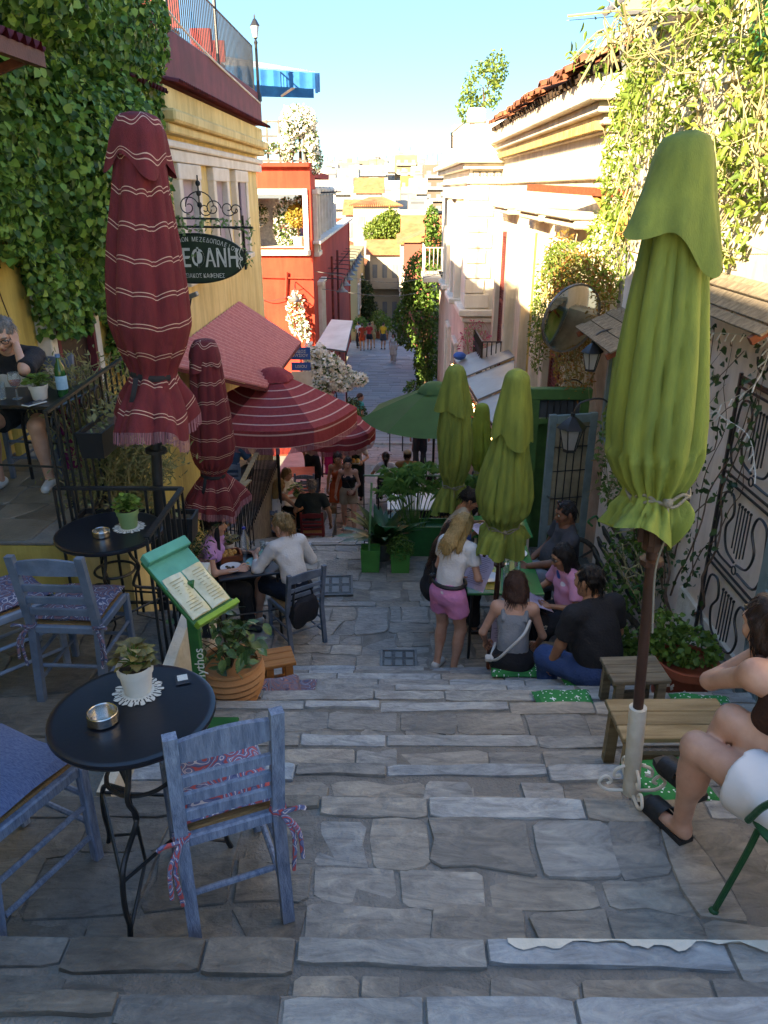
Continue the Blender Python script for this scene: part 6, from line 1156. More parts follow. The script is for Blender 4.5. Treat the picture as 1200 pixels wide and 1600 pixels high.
cw_ = thing('cafe_window', 'blue framed cafe window with painted green reflections above the lantern', 'window', (2.42, 8.0, -.3)); b = MB(); [b.box((0, y, .55), (.07, .07, 1.25), ch=.006) for y in (-.35, .45)]; [b.box((0, .05, z), (.068, .74, .07), ch=.006) for z in (-.05, 1.15)]; b.obj('frame', m_door, cw_); b = MB(); b.box((.01, .05, .55), (.02, .74, 1.15)); b.obj('pane', mat('green_pane', '#6f9a3a', '#c3c27a', scale=2, rough=.12, bump=0), cw_)  # the green reflections are put into the pane colour
def lantern(label, p, wall, s=1.):
    t = thing('wall_lantern', label, 'lantern', p, group='wall lanterns by the cafe door'); b = MB(); b.lathe([(.055*s, -.17*s), (.1*s, .02*s)], n=6); b.obj('lamp_glass', mat('lantern_glass', (.3, .29, .26), (.4, .39, .36), rough=.3, bump=0), t)
    b = MB(); b.lathe([(.13*s, .02*s), (.12*s, .035*s), (.05*s, .1*s), (.02*s, .12*s), (.02*s, .15*s)], n=6); b.lathe([(.06*s, -.19*s), (.058*s, -.165*s)], n=6)
    for k in range(6): a = k*PI/3; b.tube([(.057*s*math.cos(a), .057*s*math.sin(a), -.17*s), (.102*s*math.cos(a), .102*s*math.sin(a), .02*s)], .006*s, 4)
    b.obj('cage', m_blk, t); w_ = Vector(wall)-Vector(p); b = MB(); b.tube(catmull([(0, 0, .14*s), (w_.x*.15, w_.y*.15, .24*s), (w_.x*.6, w_.y*.6, .27*s), (w_.x*.9, w_.y*.9, .14*s), (w_.x, w_.y, .05*s)], 5), .01, 6); b.obj('bracket', m_blk, t)
lantern('black wall lantern on the pink wall over the open cafe door', at(893, 672, 7.9), (2.42, 7.9, 0), 1.25); lantern('smaller black wall lantern above the cafe door frame', at(862, 628, 9.6), (2.55, 9.7, 0), 1.); lantern('black wall lantern high beside the round mirror', at(925, 553, 7.7), (2.42, 7.7, 0), .9)
# round mirror, slatted hoods, pergola, bent pole, roof awning
mr_ = thing('round_mirror', 'large round convex mirror above the cafe door', 'mirror', at(893, 498, 8.9), 0); mr_.rotation_euler = (R(12), 0, R(28)); b = MB()
b.T = Euler((PI/2, 0, 0)).to_matrix().to_4x4(); b.lathe([(0, .06), (.12, .055), (.24, .04), (.34, .015), (.38, 0)], n=40); b.obj('mirror_face', mat('mirror', (.75, .72, .62), (.66, .66, .55), rough=.06, metal=1., bump=.02), mr_); b = MB(); b.T = Euler((PI/2, 0, 0)).to_matrix().to_4x4(); b.lathe([(.375, .0), (.4, .012), (.4, -.02), (.3, -.05), (0, -.06)], n=40); b.obj('rim', m_bell, mr_); b = MB(); b.tube([(.2, .05, 0), (.55, .4, .0)], .02, 6); b.obj('arm', m_blk, mr_)
def slathood(label, y0, y1, x_out, z_w, z_o, n, wallx=2.45, m=m_oldw):
    t = thing('slatted_hood', label, 'hood', (wallx, y0, z_w)); o = Vector(t.location); nn = n
    for k in range(n):
        f = (k+.5)/n; x = wallx+(x_out-wallx)*f; z = z_w+(z_o-z_w)*f; b = MB(); b.box((x-o.x, (y0+y1)/2-o.y, z-o.z+.012*(k % 2)), (abs(x_out-wallx)/n*1.12, (y1-y0)*random.uniform(.97, 1.04), .018), ry=math.atan2(z_w-z_o, wallx-x_out)*-1-.06, ch=.003); b.obj('slat', m, t)
    b = MB(); [b.bar(Vector((wallx, y, z_w-.05))-o, Vector((x_out, y, z_o-.05))-o, .04, .05) for y in (y0+.1, y1-.1)]; [b.bar(Vector((wallx, y, z_w-.5))-o, Vector((x_out+.15, y, z_o-.02))-o, .04, .04) for y in (y0+.1, y1-.1)]; b.obj('bracket', m_redw, t)
slathood('weathered slatted wooden hood beside the round mirror', 7.0, 8.4, 1.98, 1.12, .9, 6); slathood('slatted wooden hood on the pink wall above the lyre grille', 4.5, 6.1, 2.12, 1.72, 1.5, 5)
pg = thing('pergola_beam', 'wooden pergola beam with a diagonal brace by the creeper', 'pergola', (2.5, 9.4, .9)); po = Vector(pg.location); m_new = mat('new_timber', '#b98a4e', '#a07238', scale=3, rough=.7, stretch=(8, 1, 8)); P1, P2 = at(828, 293, 12.2), at(985, 303, 9.0)
b = MB(); b.bar(P1-po, P2-po, .09, .09); b.obj('beam', m_redw, pg); b = MB(); b.bar(at(928, 300, 10.0)-po, at(968, 360, 9.1)-po, .06, .06); b.obj('brace', m_new, pg); b = MB(); b.bar(at(982, 303, 9.05)-po, at(970, 370, 9.0)-po, .07, .07); b.obj('post', m_new, pg)
bpz = thing('bent_pole', 'thin bent grey metal pole by the corner of the cream house', 'pole', at(990, 240, 9.2)); b = MB(); b.tube(catmull([at(986, 215, 9.2)-Vector(bpz.location), at(978, 120, 9.2)-Vector(bpz.location), at(972, 80, 9.2)-Vector(bpz.location), at(976, 40, 9.2)-Vector(bpz.location), at(974, -30, 9.2)-Vector(bpz.location)], 5), .025, 7); b.tube([(0, 0, .3), (.05, 0, -2.2)], .025, 7); b.obj('tube', mat('galvanised', '#9a9a9c', '#7f7f82', rough=.4, metal=.6), bpz)
ra2 = thing('roof_awning', 'beige canvas awning on white posts over the pink house roof', 'awning', (2.9, 7, 3.6)); r2 = Vector(ra2.location); q0, q1, q2, q3 = at(975, 20, 7.4), at(1155, 10, 6.6), at(1190, -120, 7.0), at(990, -120, 8.2)
b = MB(); b.grid(lambda u, v: q0.lerp(q1, u).lerp(q3.lerp(q2, u), v)-Vector((0, 0, .08*math.sin(u*PI)*v))-r2, 8, 6); b.obj('canvas', mat('beige_canvas', '#c9a878', '#b3915f', rough=.85, transl=.3, scale=2), ra2); b = MB(); [b.tube([x_-r2, y_-r2], .03, 7) for x_, y_ in ((at(945, 20, 7.6), at(985, -10, 7.8)), (at(966, 22, 7.4), at(1000, -20, 7.8)), (q0, q1))]; b.obj('pipe', _M['galvanised'], ra2); b = MB(); b.box(at(1122, 20, 6.8)-r2+Vector((0, 0, -.1)), (.09, .09, 1.1)); b.box(at(1180, 10, 6.2)-r2, (.22, .3, .9)); b.obj('post', m_trim, ra2)
b = MB(); b.box(at(1195, 40, 5.9)-r2, (.08, .3, .5)); b.obj('green_panel', m_gpaint, ra2)
# lyre grille standing against the pink wall
ly = thing('lyre_grille', 'black wrought iron grille with three lyres on the pink wall', 'grille', (2.4, 4.4, -.93)); b = MB(); W_ = .84; H_ = 2.05
for y in (0, W_): b.box((0, y, H_/2), (.02, .022, H_))
b.obj('frame', m_blk, ly)
for k in range(3):
    z = .12+k*.66; b = MB(); c = W_/2
    for s in (-1, 1): b.tube(catmull([(0, c+s*.02, z+.02), (0, c+s*.17, z+.06), (0, c+s*.23, z+.2), (0, c+s*.15, z+.33), (0, c+s*.2, z+.45), (0, c+s*.32, z+.43), (0, c+s*.36, z+.3), (0, c+s*.38, z+.1)], 5), .009, 6); b.tube(catmull([(0, c+s*.38, z+.1), (0, c+s*.3, z-.02), (0, c+s*.05, z-.03)], 4), .009, 6)
    b.obj('lyre', m_blk, ly)
    for s in range(5): b = MB(); y = c+(s-2)*.045; b.tube([(0, y, z+.06+.02*abs(s-2)), (0, y, z+.42)], .006, 5); b.ell((0, y, z+.43), .012, 6, 5); b.obj('lyre_string', m_blk, ly)
    b = MB(); b.tube([(0, c+.03*math.cos(a*PI/6), z-.03+.03*math.sin(a*PI/6)) for a in range(13)], .006, 5); b.obj('ring', m_blk, ly)
    for dz in (.52, .57): b = MB(); b.box((0, c, z+dz), (.012, W_-.024, .014)); b.obj('cross_bar', m_blk, ly)
b = MB(); b.tube([(0, .25+q.x, 2.05+q.z) for q in sc((.1, 0, .15), .1, 1.6)], .008, 5); b.tube([(0, .45+q.x, 2.05+q.z) for q in sc((.1, 0, .15), .1, -1.6)], .008, 5); b.box((0, W_/2, .02), (.012, W_-.024, .014)); b.box((0, W_/2, 2.03), (.012, W_-.024, .014)); b.obj('crest_scroll', m_blk, ly)
bd_ = thing('blue_door', 'blue grey wooden door at the right photo edge', 'door', (2.43, 3.9, -.8)); b = MB(); b.box((0, 0, .95), (.06, .95, 2.1), ch=.006); b.obj('leaf', m_door, bd_); b = MB(); [b.box((-.04, y, .95), (.05, .1, 2.1), ch=.006) for y in (-.46, .46)]; [b.box((-.038, 0, z), (.05, .82, .1), ch=.006) for z in (.05, .7, 1.9)]; b.obj('rail', m_door, bd_)
# string of fairy lights on the pink wall
b = MB(); random.seed(44); pts = [at(1105, 520, 5.5), at(1150, 522, 5.1), at(1200, 530, 4.7), at(1180, 600, 4.8), at(1120, 640, 5.3), at(1170, 680, 4.9), at(1200, 740, 4.7)]; pts = [Vector((min(p_.x, 2.36), p_.y, p_.z)) for p_ in pts]; b.tube(catmull(pts, 6), .004, 4)
for p_ in catmull(pts, 4): b.tube([p_, p_+Vector((-.02, random.gauss(0, .03), -.05))], .005, 4)
b.obj('fairy_lights', m_lace, label='white fairy light wire strung across the lyre grille', cat='light string')
# pots at the pink wall
for (lab, c, r, h, n, nm) in (('red terracotta pot with trailing green plant and white chips on the right step', (2.02, 4.45, -.97), .19, .3, 1500, 'pot'), ('leafy pot plant half behind the red terracotta pot', (1.9, 5.0, -1.37), .16, .26, 1500, 'pot')):
    t = thing('terracotta_pot', lab, 'plant', c); b = MB(); b.lathe([(0, 0), (r*.68, 0), (r*.95, h*.8), (r*1.08, h*.8), (r*1.1, h), (r*.98, h), (r*.95, h*.86), (0, h*.86)], n=28); b.obj('pot', m_terr2, t); b = MB(); b.lathe([(0, -.015), (r*.9, -.015), (r*1.05, .02), (r*1.0, .02), (r*.88, 0), (0, 0)], n=28); b.obj('saucer', m_terr2, t)
    leafmesh('foliage', np.concatenate([blob((0, .05, h+.08), (r*1.2, r*1.2, .1), 500), blob((-.12, .15, h+.12), (r*.9, r*1.2, .16), 300)]), .045, m_leaf, t, aspect=.8)
    if r > .17:
        for k in range(9): b = MB(); b.box((0, 0, 0), (.02, .004, .03), rz=.3, ry=k); o = b.obj('white_chip', m_trim, t); a = -2.1+random.gauss(0, .28); zz = .06+random.random()*.12; o.location = (r*(.7+.3*zz/.24)*math.cos(a), r*(.7+.3*zz/.24)*math.sin(a), zz)
# cart bench with spoked wheels
ct = thing('cart_bench', 'old wooden cart bench with spoked wheels at the green table', 'bench', (1.95, 6.95, -1.94)); m_cartw = mat('cart_wood', '#4f4a40', '#353129', scale=4, rough=.85, bump=.3, stretch=(8, 1, 8))
for k in range(4): b = MB(); b.box((-.22+.13*k, 0, .43), (.12, 1.5, .035), ch=.005); b.obj('seat_plank', m_cartw, ct)
for k in range(4): b = MB(); b.box((.3+.04*k, 0, .52+.13*k), (.03, 1.5, .11), ry=-.28, ch=.005); b.obj('back_plank', m_cartw, ct)
b = MB(); [b.box((x, y, .2), (.07, .07, .42)) for x in (-.2, .2) for y in (-.6, .6)]; [b.box((x, 0, .38), (.06, 1.4, .07)) for x in (-.2, .2)]; b.obj('frame', m_cartw, ct)
for yy in (-.8, .8):
    b = MB(); b.tube([(.05+.33*math.cos(2*PI*k/36), yy, .33+.33*math.sin(2*PI*k/36)) for k in range(37)], .028, 8); wl_ = b.obj('wheel_rim', m_cartw, ct); b = MB(); b.tube([(.05, yy-.06, .33), (.05, yy+.06, .33)], .055, 12); b.obj('hub', m_cartw, wl_)
    for k in range(10): a = 2*PI*k/10; b = MB(); b.tube([(.05+.04*math.cos(a), yy, .33+.04*math.sin(a)), (.05+.32*math.cos(a), yy, .33+.32*math.sin(a))], .013, 6); b.obj('spoke', m_cartw, wl_)
    b = MB(); b.tube(catmull([Vector((.35, yy, .8)), Vector((.3, yy, .92)), Vector((.22, yy, .86)), Vector((.27, yy, .8))], 6), .012, 6); b.obj('scroll_arm', m_gpaint, ct)
# tables and things on them
m_gtop = mat('green_table', '#2f8a4c', '#287a42', scale=3, rough=.25, bump=.03, coat=.3); m_ytop = mat('yellow_runner', '#c9b23e', '#b39c2f', rough=.5)
def sq_table(label, c, w, d, h, m, rz=0, legm=m_blk, name='square_table'):
    t = thing(name, label, 'table', c, rz); b = MB(); b.box((0, 0, h-.012), (w, d, .024), ch=.005); b.obj('table_top', m, t)
    for sx in (-1, 1):
        for sy in (-1, 1): b = MB(); b.tube([(sx*(w/2-.05), sy*(d/2-.05), h-.02), (sx*(w/2-.04), sy*(d/2-.04), 0)], .014, 6); b.obj('leg', legm, t)
    b = MB(); [b.tube([(-w/2+.05, sy*(d/2-.05), .3), (w/2-.05, sy*(d/2-.05), .3)], .009, 5) for sy in (-1, 1)]; b.obj('stretcher', legm, t); return t
GT = Vector((1.08, 6.85, -1.94)); gt_ = sq_table('shiny green cafe table with plates and bottles at the cart bench', GT, .72, 1.05, .74, m_gtop); b = MB(); b.box((-.12, .05, .7415), (.12, 1.0, .002)); b.obj('yellow_stripe', m_ytop, gt_)
sq_table('green table behind the planter parasol with a lilac bottle', (1.28, 8.3, -2.12), .7, .6, .74, m_gtop, 0, m_trim)
m_plate = mat('white_plate', '#d9dcdc', '#c8cccc', rough=.25, bump=0); m_tealp = mat('teal_plate', '#5f9a92', '#4f867f', rough=.3, bump=0); m_clear = mat('clear_glass', (.85, .9, .92), (.8, .86, .88), rough=.05, trans=.9, bump=0, scale=2)
def plate(label, c, r, m, food=None):
    t = thing('plate', label, 'plate', c); b = MB(); b.lathe([(0, .004), (r*.6, .004), (r*.66, .008), (r, .02), (r*.99, .023), (r*.62, .013), (0, .009)], n=28); b.obj('dish', m, t)
    if food: b = MB(); [b.ell((random.gauss(0, r*.25), random.gauss(0, r*.25), .018), (r*.16, r*.12, .012), 7, 5) for _ in range(6)]; b.obj('food', food, t, kind='stuff')
def bottle(label, c, r, h, m, capm, lab=None, name='bottle'):
    t = thing(name, label, 'bottle', c); b = MB(); b.lathe([(0, 0), (r*.95, 0), (r, .01), (r, h*.6), (r*.8, h*.72), (r*.38, h*.84), (r*.36, h*.95), (0, h*.95)], n=20); b.obj('body', m, t); b = MB(); b.lathe([(0, h*.93), (r*.44, h*.93), (r*.44, h), (0, h)], n=14); b.obj('cap', capm, t)
    if lab: b = MB(); b.lathe([(r*1.01, h*.18), (r*1.01, h*.5)], n=20); b.f = b.f[:-2]; b.mi = b.mi[:-2]; b.obj('label', lab, t)
def glass(label, c, r=.032, h=.11, liquid=None, stem=False):
    t = thing('drinking_glass', label, 'glass', c); b = MB()
    if stem: b.lathe([(0, 0), (.034, 0), (.034, .004), (.006, .008), (.005, .07), (.03, .09), (.042, .13), (.036, .18), (.0345, .18), (.04, .13), (.028, .093), (0, .085)], n=20)
    else: b.lathe([(0, 0), (r*.8, 0), (r, h), (r*.94, h), (r*.75, .008), (0, .008)], n=18)
    b.obj('bowl', m_clear, t)
    if liquid: b = MB(); b.lathe([(0, .092), (.027, .094), (.038, .125), (0, .125)] if stem else [(0, .01), (r*.72, .01), (r*.85, h*.6), (0, h*.6)], n=16); b.obj('drink', liquid, t)
m_phone = mat('phone_black', (.015, .015, .018), rough=.15, bump=0); m_blucap = mat('blue_cap', '#2a3fae', rough=.4)
def phone(label, c, rz=0, tilt=(0, 0), m=m_phone):
    o = MB(); o.box((0, 0, 0), (.072, .15, .009), ch=.003); q = o.obj('phone', m, label=label, cat='phone'); q.location = c; q.rotation_euler = (tilt[0], tilt[1], rz); b = MB(); b.box((0, 0, .0052), (.064, .138, .001)); b.obj('screen', mat('screen_dark', (.03, .035, .05), (.08, .09, .12), rough=.08, bump=0), q); return q
zt = -1.94+.742
for lab, x, y, r in (('white plate at the far left corner of the green table', .85, 7.2, .11), ('white plate near the right of the green table', 1.3, 7.15, .11), ('white plate in front on the green table', .95, 6.62, .11)): plate(lab, (x, y, zt), r, m_plate)
bottle('clear water bottle standing in the middle of the green table', (1.16, 6.95, zt), .042, .31, m_clear, m_trim, m_trim); bottle('small clear bottle with blue cap on the green table', (1.24, 6.72, zt), .032, .2, m_clear, m_blucap); bottle('tall clear bottle behind the others on the green table', (1.14, 7.12, zt), .035, .3, m_clear, m_trim)
glass('drinking glass near the front edge of the green table', (1.1, 6.5, zt)); glass('drinking glass beside the front plate on the green table', (1.12, 6.66, zt)); phone('phone lying on the far edge of the green table', (1.28, 7.3, zt+.005), 1.4)
bottle('dark blue flask on the green table next to the girl with the phone', (.8, 7.33, zt), .045, .24, mat('flask_blue', '#2a4f8f', '#22407a', rough=.3), m_blucap, name='flask'); bottle('lilac flask on the table behind the parasol', (1.2, 8.2, -2.12+.742), .045, .24, mat('flask_lilac', '#9a8ac4', '#8476b0', rough=.35), mat('lilac_cap', '#b5a8d4', rough=.4), name='flask')
LT = Vector((-1.45, 6.95, -1.94)); sq_table('black cafe table with plates and bread basket left of the stairs', LT, .62, .62, .74, m_tblk, .3)
plate('white plate with sauce on the black cafe table', (-1.58, 6.8, zt), .11, m_plate, mat('olive', '#3f3a2a', rough=.4)); plate('teal plate with leftovers on the black cafe table', (-1.34, 6.92, zt), .12, m_tealp, mat('egg_yellow', '#d0b46a', rough=.7)); plate('teal plate behind on the black cafe table', (-1.25, 7.12, zt), .11, m_tealp)
bk = thing('bread_basket', 'wooden tray of bread chunks on the black cafe table', 'basket', (-1.66, 7.02, zt), .4); b = MB(); b.box((0, 0, .006), (.26, .18, .01)); [b.box((s*.13, 0, .035), (.012, .19, .07)) for s in (-1, 1)]; [b.box((0, s*.09, .034), (.248, .012, .068)) for s in (-1, 1)]; b.obj('tray', m_redw, bk)
for k in range(14): b = MB(); b.box((0, 0, 0), (.05, .045, .04), rz=k, rx=k*.7, ch=.012); o = b.obj('bread_piece', mat('bread', '#c99a5a', '#a87838', scale=20, rough=.9, bump=.3), bk); o.location = (random.uniform(-.1, .1), random.uniform(-.06, .06), .05+random.uniform(0, .03))
bottle('clear water bottle with bright blue cap on the black cafe table', (-1.5, 7.15, zt), .042, .3, m_clear, m_blucap); glass('glass of water on the black cafe table', (-1.33, 7.22, zt), liquid=m_clear); plantpot('dried brown plant in a white pot on the black cafe table', Vector((-1.68, 7.2, zt)), .06, .1, m_potw, lf_b, .06, 16, .09, .07)
# table at the upper left
UT = Vector((-2.5, 5.25, .215)); sq_table('black table on the upper terrace where the woman eats', UT, .66, .6, .74, m_tblk, -.1); zu = .215+.742
bottle('green glass bottle with pale blue label on the upper terrace table', (-2.27, 5.2, zu), .038, .29, mat('bottle_green', '#1d5a2c', '#174a24', rough=.1, coat=.4, bump=0), mat('cap_blue', '#5f8fc0', rough=.4), mat('label_blue', '#9cc4d8', '#86b0c8', scale=30, rough=.5)); glass('stemmed glass of red spritz on the upper terrace table', (-2.56, 5.13, zu), liquid=mat('spritz', '#d0452a', '#b83a24', rough=.15, bump=0), stem=True); glass('tumbler at the left of the upper terrace table', (-2.66, 5.12, zu))
plantpot('small brown green plant in a white pot on the upper terrace table', Vector((-2.4, 5.12, zu)), .062, .1, m_potw, lf_g, .05, 26, .07, .06); phone('pale phone lying on the upper terrace table edge', (-2.38, 4.98, zu+.006), -.5, m=m_lace)
b = MB(); pillow(b, (0, 0, 0), .3, .05, .16); q = b.obj('magenta_bag', mat('magenta_cloth', '#8f1a5c', '#741348', rough=.8, scale=4), label='magenta shawl hanging down behind the upper terrace table', cat='shawl'); b2 = q.data
for v in q.data.vertices: v.co = (v.co.x*1.1+.03*math.sin(v.co.z*40), v.co.y, v.co.z*3.6)
q.location = (-2.42, 5.62, .58)
# planter fence on the landing
def boxplanter(label, c, w, d, h, m):
    t = thing('box_planter', label, 'planter', c); b = MB(); b.add([(sx*w/2*f, sy*d/2*f, z) for z, f in ((0, .9), (h, 1), (h, .9), (h*.85, .88)) for sx, sy in ((-1, -1), (1, -1), (1, 1), (-1, 1))], [(3, 2, 1, 0), (12, 13, 14, 15)]+[(k*4+i, k*4+(i+1) % 4, k*4+4+(i+1) % 4, k*4+4+i) for k in range(3) for i in range(4)]); b.obj('box', m, t, ang=20); return t
m_gbox = mat('green_box', '#3f8a3c', '#33742f', scale=6, rough=.6, bump=.1); m_gdk = mat('green_box_dark', '#1f6a34', '#18552a', scale=6, rough=.55, bump=.1)
def papyrus(t, n, h, spread, base=.3, seed=1, arms=16, al=.16):
    rr = random.Random(seed); b = MB(); P = []
    for k in range(n):
        a = rr.uniform(0, 6.28); q = rr.uniform(.1, 1)*spread; e = Vector((math.cos(a)*q, math.sin(a)*q*.6, base+h*rr.uniform(.55, 1))); s = Vector((math.cos(a)*q*.3, math.sin(a)*q*.2, base)); b.tube(catmull([s, (s+e)*.5+Vector((0, 0, .05)), e], 4), .005, 5)
        for j in range(arms): aa = rr.uniform(0, 6.28); d = Vector((math.cos(aa), math.sin(aa), rr.uniform(-.5, .5)))*al*rr.uniform(.6, 1.2); w = d.cross(Vector((0, 0, 1))).normalized()*.006; b.add([e-w, e+w, e+d*.6+Vector((0, 0, .02)), e+d+Vector((0, 0, -.05))], [(0, 1, 2), (0, 2, 3)])
    b.obj('foliage', m_pap, t)
m_pap = mat('papyrus_green', '#4f7a38', '#38602a', bump=0, rough=.5, transl=.2, island=('#3f6a2c', '#5f8a44', '#6f9450'))
t = boxplanter('small square green planter with a slim post at the fence corner', (-.25, 8.62, -2.12), .24, .22, .3, m_gbox); b = MB(); b.tube([(-.02, 0, .25), (.02, .02, 1.15)], .014, 7); b.obj('post', mat('post_green', '#6f9a6a', '#5c8658', rough=.6), t)
t = boxplanter('small green planter with fine bushy plant in front of the fence', (.12, 8.6, -2.12), .24, .22, .26, m_gbox); leafmesh('foliage', blob((0, 0, .3), (.17, .16, .17), 900), .035, m_leaf, t, aspect=.4)
t = boxplanter('long dark green planter with tall papyrus at the end of the landing', (.3, 9.12, -2.12), .95, .3, .42, m_gdk); papyrus(t, 40, .85, .55, .35, 3)
t = boxplanter('dark green planter with papyrus right of the long one', (.95, 9.12, -2.12), .3, .3, .42, m_gdk); papyrus(t, 16, .7, .28, .35, 5)
t = thing('potted_aspidistra', 'grey pot with broad dark upright leaves at the left end of the fence', 'plant', (-.12, 8.95, -2.12)); b = MB(); b.lathe([(0, 0), (.13, 0), (.16, .24), (.14, .24), (0, .2)], n=20); b.obj('pot', mat('grey_pot', '#5c5f5c', '#484b48', rough=.7), t); lf_l = leafme('leaf', mat('aspid_leaf', '#2c5428', '#1f401c', rand=.35, rough=.4, scale=5), .5, .14)
for k in range(34): o = link('leaf', lf_l, t); a = k*2.4; o.location = (.05*math.cos(a), .05*math.sin(a), .2); o.rotation_euler = (random.uniform(.75, 1.4), 0, a-PI/2); o.scale = (random.uniform(.4, .62),)*3
railing('green fence rail behind the papyrus planters', [(-.35, 9.3), (1.05, 9.3)], 1.0, .35, -2.12, handm=mat('rail_green', '#54714c', '#44603e', rough=.5))
sq_table('pale table just below the planter fence', (.35, 10.3, -2.6), .8, .7, .74, m_sheet)
# menus and boards
m_menu = mat('menu_lilac', '#cdc0d4', '#bfb2c8', scale=4, rough=.5, bump=.05); m_ink = mat('menu_ink', '#8f84a0', rough=.6)
def menu(label, c, w, h, rot, parent=None):
    t = thing('paper_menu', label, 'menu', c); t.rotation_euler = rot; b = MB(); b.grid(lambda u, v: Vector(((u-.5)*w, (v-.5)*h, .012*math.sin(u*PI)+.006*math.sin(v*4))), 6, 6); b.grid(lambda u, v: Vector(((.5-u)*w, (v-.5)*h, .012*math.sin(u*PI)+.006*math.sin(v*4)-.0012)), 6, 6); b.obj('sheet', m_menu, t)
    b = MB(); [b.box(((random.random()-.5)*.03, (.5-(k+2.2)/20)*h, .0135+.006*math.sin((1-(k+2.2)/20)*4)), (w*random.uniform(.45, .75), h*.012, .0006)) for k in range(16)]; b.obj('print_lines', m_ink, t, smooth=False, kind='stuff')
    b = MB(); b.lathe([(0, .0), (.018, .0), (.018, .0006)], (w*.0, h*.43, .0175), 12); b.obj('crest', m_phone, t); return t
bdm = menu('tall lilac menu sheet propped on the wooden stool', (.99, 5.78, -1.2), .22, .5, (PI/2+.08, 0, .05))
b = MB(); b.box((0, 0, .95), (.8, .04, .4)); [b.tube([(x, 0, 0), (x, 0, .8)], .02, 6) for x in (-.2, .2)]; o = b.obj('menu_board', m_blk, smooth=False, label='black menu board on two posts under the green parasol', cat='board'); q = at(619, 690, 23); o.location = (q.x, 23, gz(23))
# chairs and tables further down
for (lab, x, y, z, rz, mm) in (('blue chair of the blonde woman in white at the black cafe table', -.95, 6.72, -1.94, .62, m_cgrey), ('blue chair of the woman in lilac left of the black cafe table', -1.9, 6.95, -1.94, -1.5, m_cgrey), ('blue chair of the blonde woman in the white tank top', -2.16, 12.95, -3.89, -.25, m_cblue), ('red chair of the grey haired man below the stairs', -1.42, 12.8, -3.89, .05, m_cred), ('blue chair facing us across the lower patio table', -1.75, 14.3, -3.89, PI, m_cblue), ('dark blue chair of the person in blue by the patio rail', -2.62, 11.7, -2.59, .1, m_cgrey), ('dark chair at the salmon tables', -1.9, 16.4, -4.6, .3, m_cgrey), ('empty blue chair on the upper patio behind the small maroon parasol', -2.45, 10.1, -2.59, 1.2, m_cgrey), ('red chair behind the terrace railing', -2.2, 8.2, -1.94, .4, m_cred), ('second red chair further behind the terrace railing', -2.55, 8.9, -1.94, -.6, m_cred)):
    chair(lab, (x, y, z), rz, mm, None)
bistro('small round marble table between the seated couple on the lower patio', (-1.78, 13.5, -3.89), .32, .74, 0, m_sheet); plantpot('leafy yellow green plant on the lower patio table', Vector((-1.8, 13.62, -3.15)), .07, .1, m_potg, lf_g, .09, 22, .16, .12); plate('steel ashtray plate on the lower patio table', (-1.6, 13.4, -3.147), .06, m_phone)
bistro('small round table with a green pot beyond the lower patio', (-1.15, 15.6, gz(15.6)), .3, .74, 0, m_sheet); plantpot('green plant in a pot on the round table beyond the patio', Vector((-1.15, 15.6, gz(15.6)+.742)), .08, .14, m_potg, lf_g, .09, 20, .16, .1)
m_salm = mat('salmon_top', '#b8624e', '#a05040', rough=.5)
for lab, x, y in (('salmon topped folding table nearer the open parasol pole', -2.05, 15.4), ('salmon topped folding table further back', -2.2, 17.3)): sq_table(lab, (x, y, gz(y)), .75, .65, .74, m_salm, .1)
railing('black patio railing with a wooden handrail under the open maroon parasol', [(-2.16, 9.7), (-2.16, 14.1)], .95, .13, -2.59, handm=m_pine, hw=.07)
railing('short rail with a wooden handrail behind the menu stand', [(-2.0, 7.5), (-1.75, 8.9)], .9, .12, -1.94, handm=m_pine, hw=.06)
sq_table('black table with white cloth under the green parasol', (.3, 15.9, gz(15.9)), .8, .8, .74, m_sheet)
for lab, x, y, rz in (('black chair of the woman in white under the green parasol', -.12, 16.75, .1), ('black chair of the man in the tan cap', .4, 16.75, -.05), ('black chair of the dark haired man under the green parasol', 1.15, 14.6, .9)): chair(lab, (x, y, gz(y)), rz, mat('chair_black', (.02, .02, .022), rough=.5), None)
# wires over the street
for lab, pts in (('thin cable crossing the street by the red house', [(-2.5, 26.2, -.2), (0, 26.2, -.55), (1.87, 26.2, -.2)]), ('second thin cable crossing the street a little lower', [(-2.5, 27.5, -.9), (0, 27.5, -1.15), (1.87, 27.5, -.8)]), ('loose cable hanging on the red house front', [at(385, 455, 25.85), at(420, 470, 25.8), at(460, 462, 25.8), at(488, 478, 25.9)])): b = MB(); b.tube(catmull(pts, 8), .012, 4); b.obj('overhead_cable', m_blk if 'loose' in lab else m_bell, label=lab, cat='cable')
rp_ = thing('rope_coil', 'twisted dark rope tied to the white kerb wall', 'rope', (-1.13, 3.8, .05)); b = MB(); [b.tube(catmull([(random.gauss(0, .02), -.12, .14+random.gauss(0, .02)), (.02+random.gauss(0, .02), -.02, .08), (.03+random.gauss(0, .015), .06, -.06), (.05+random.gauss(0, .02), .1, -.22)], 4), .007, 5) for _ in range(8)]; b.obj('strands', m_strap, rp_)
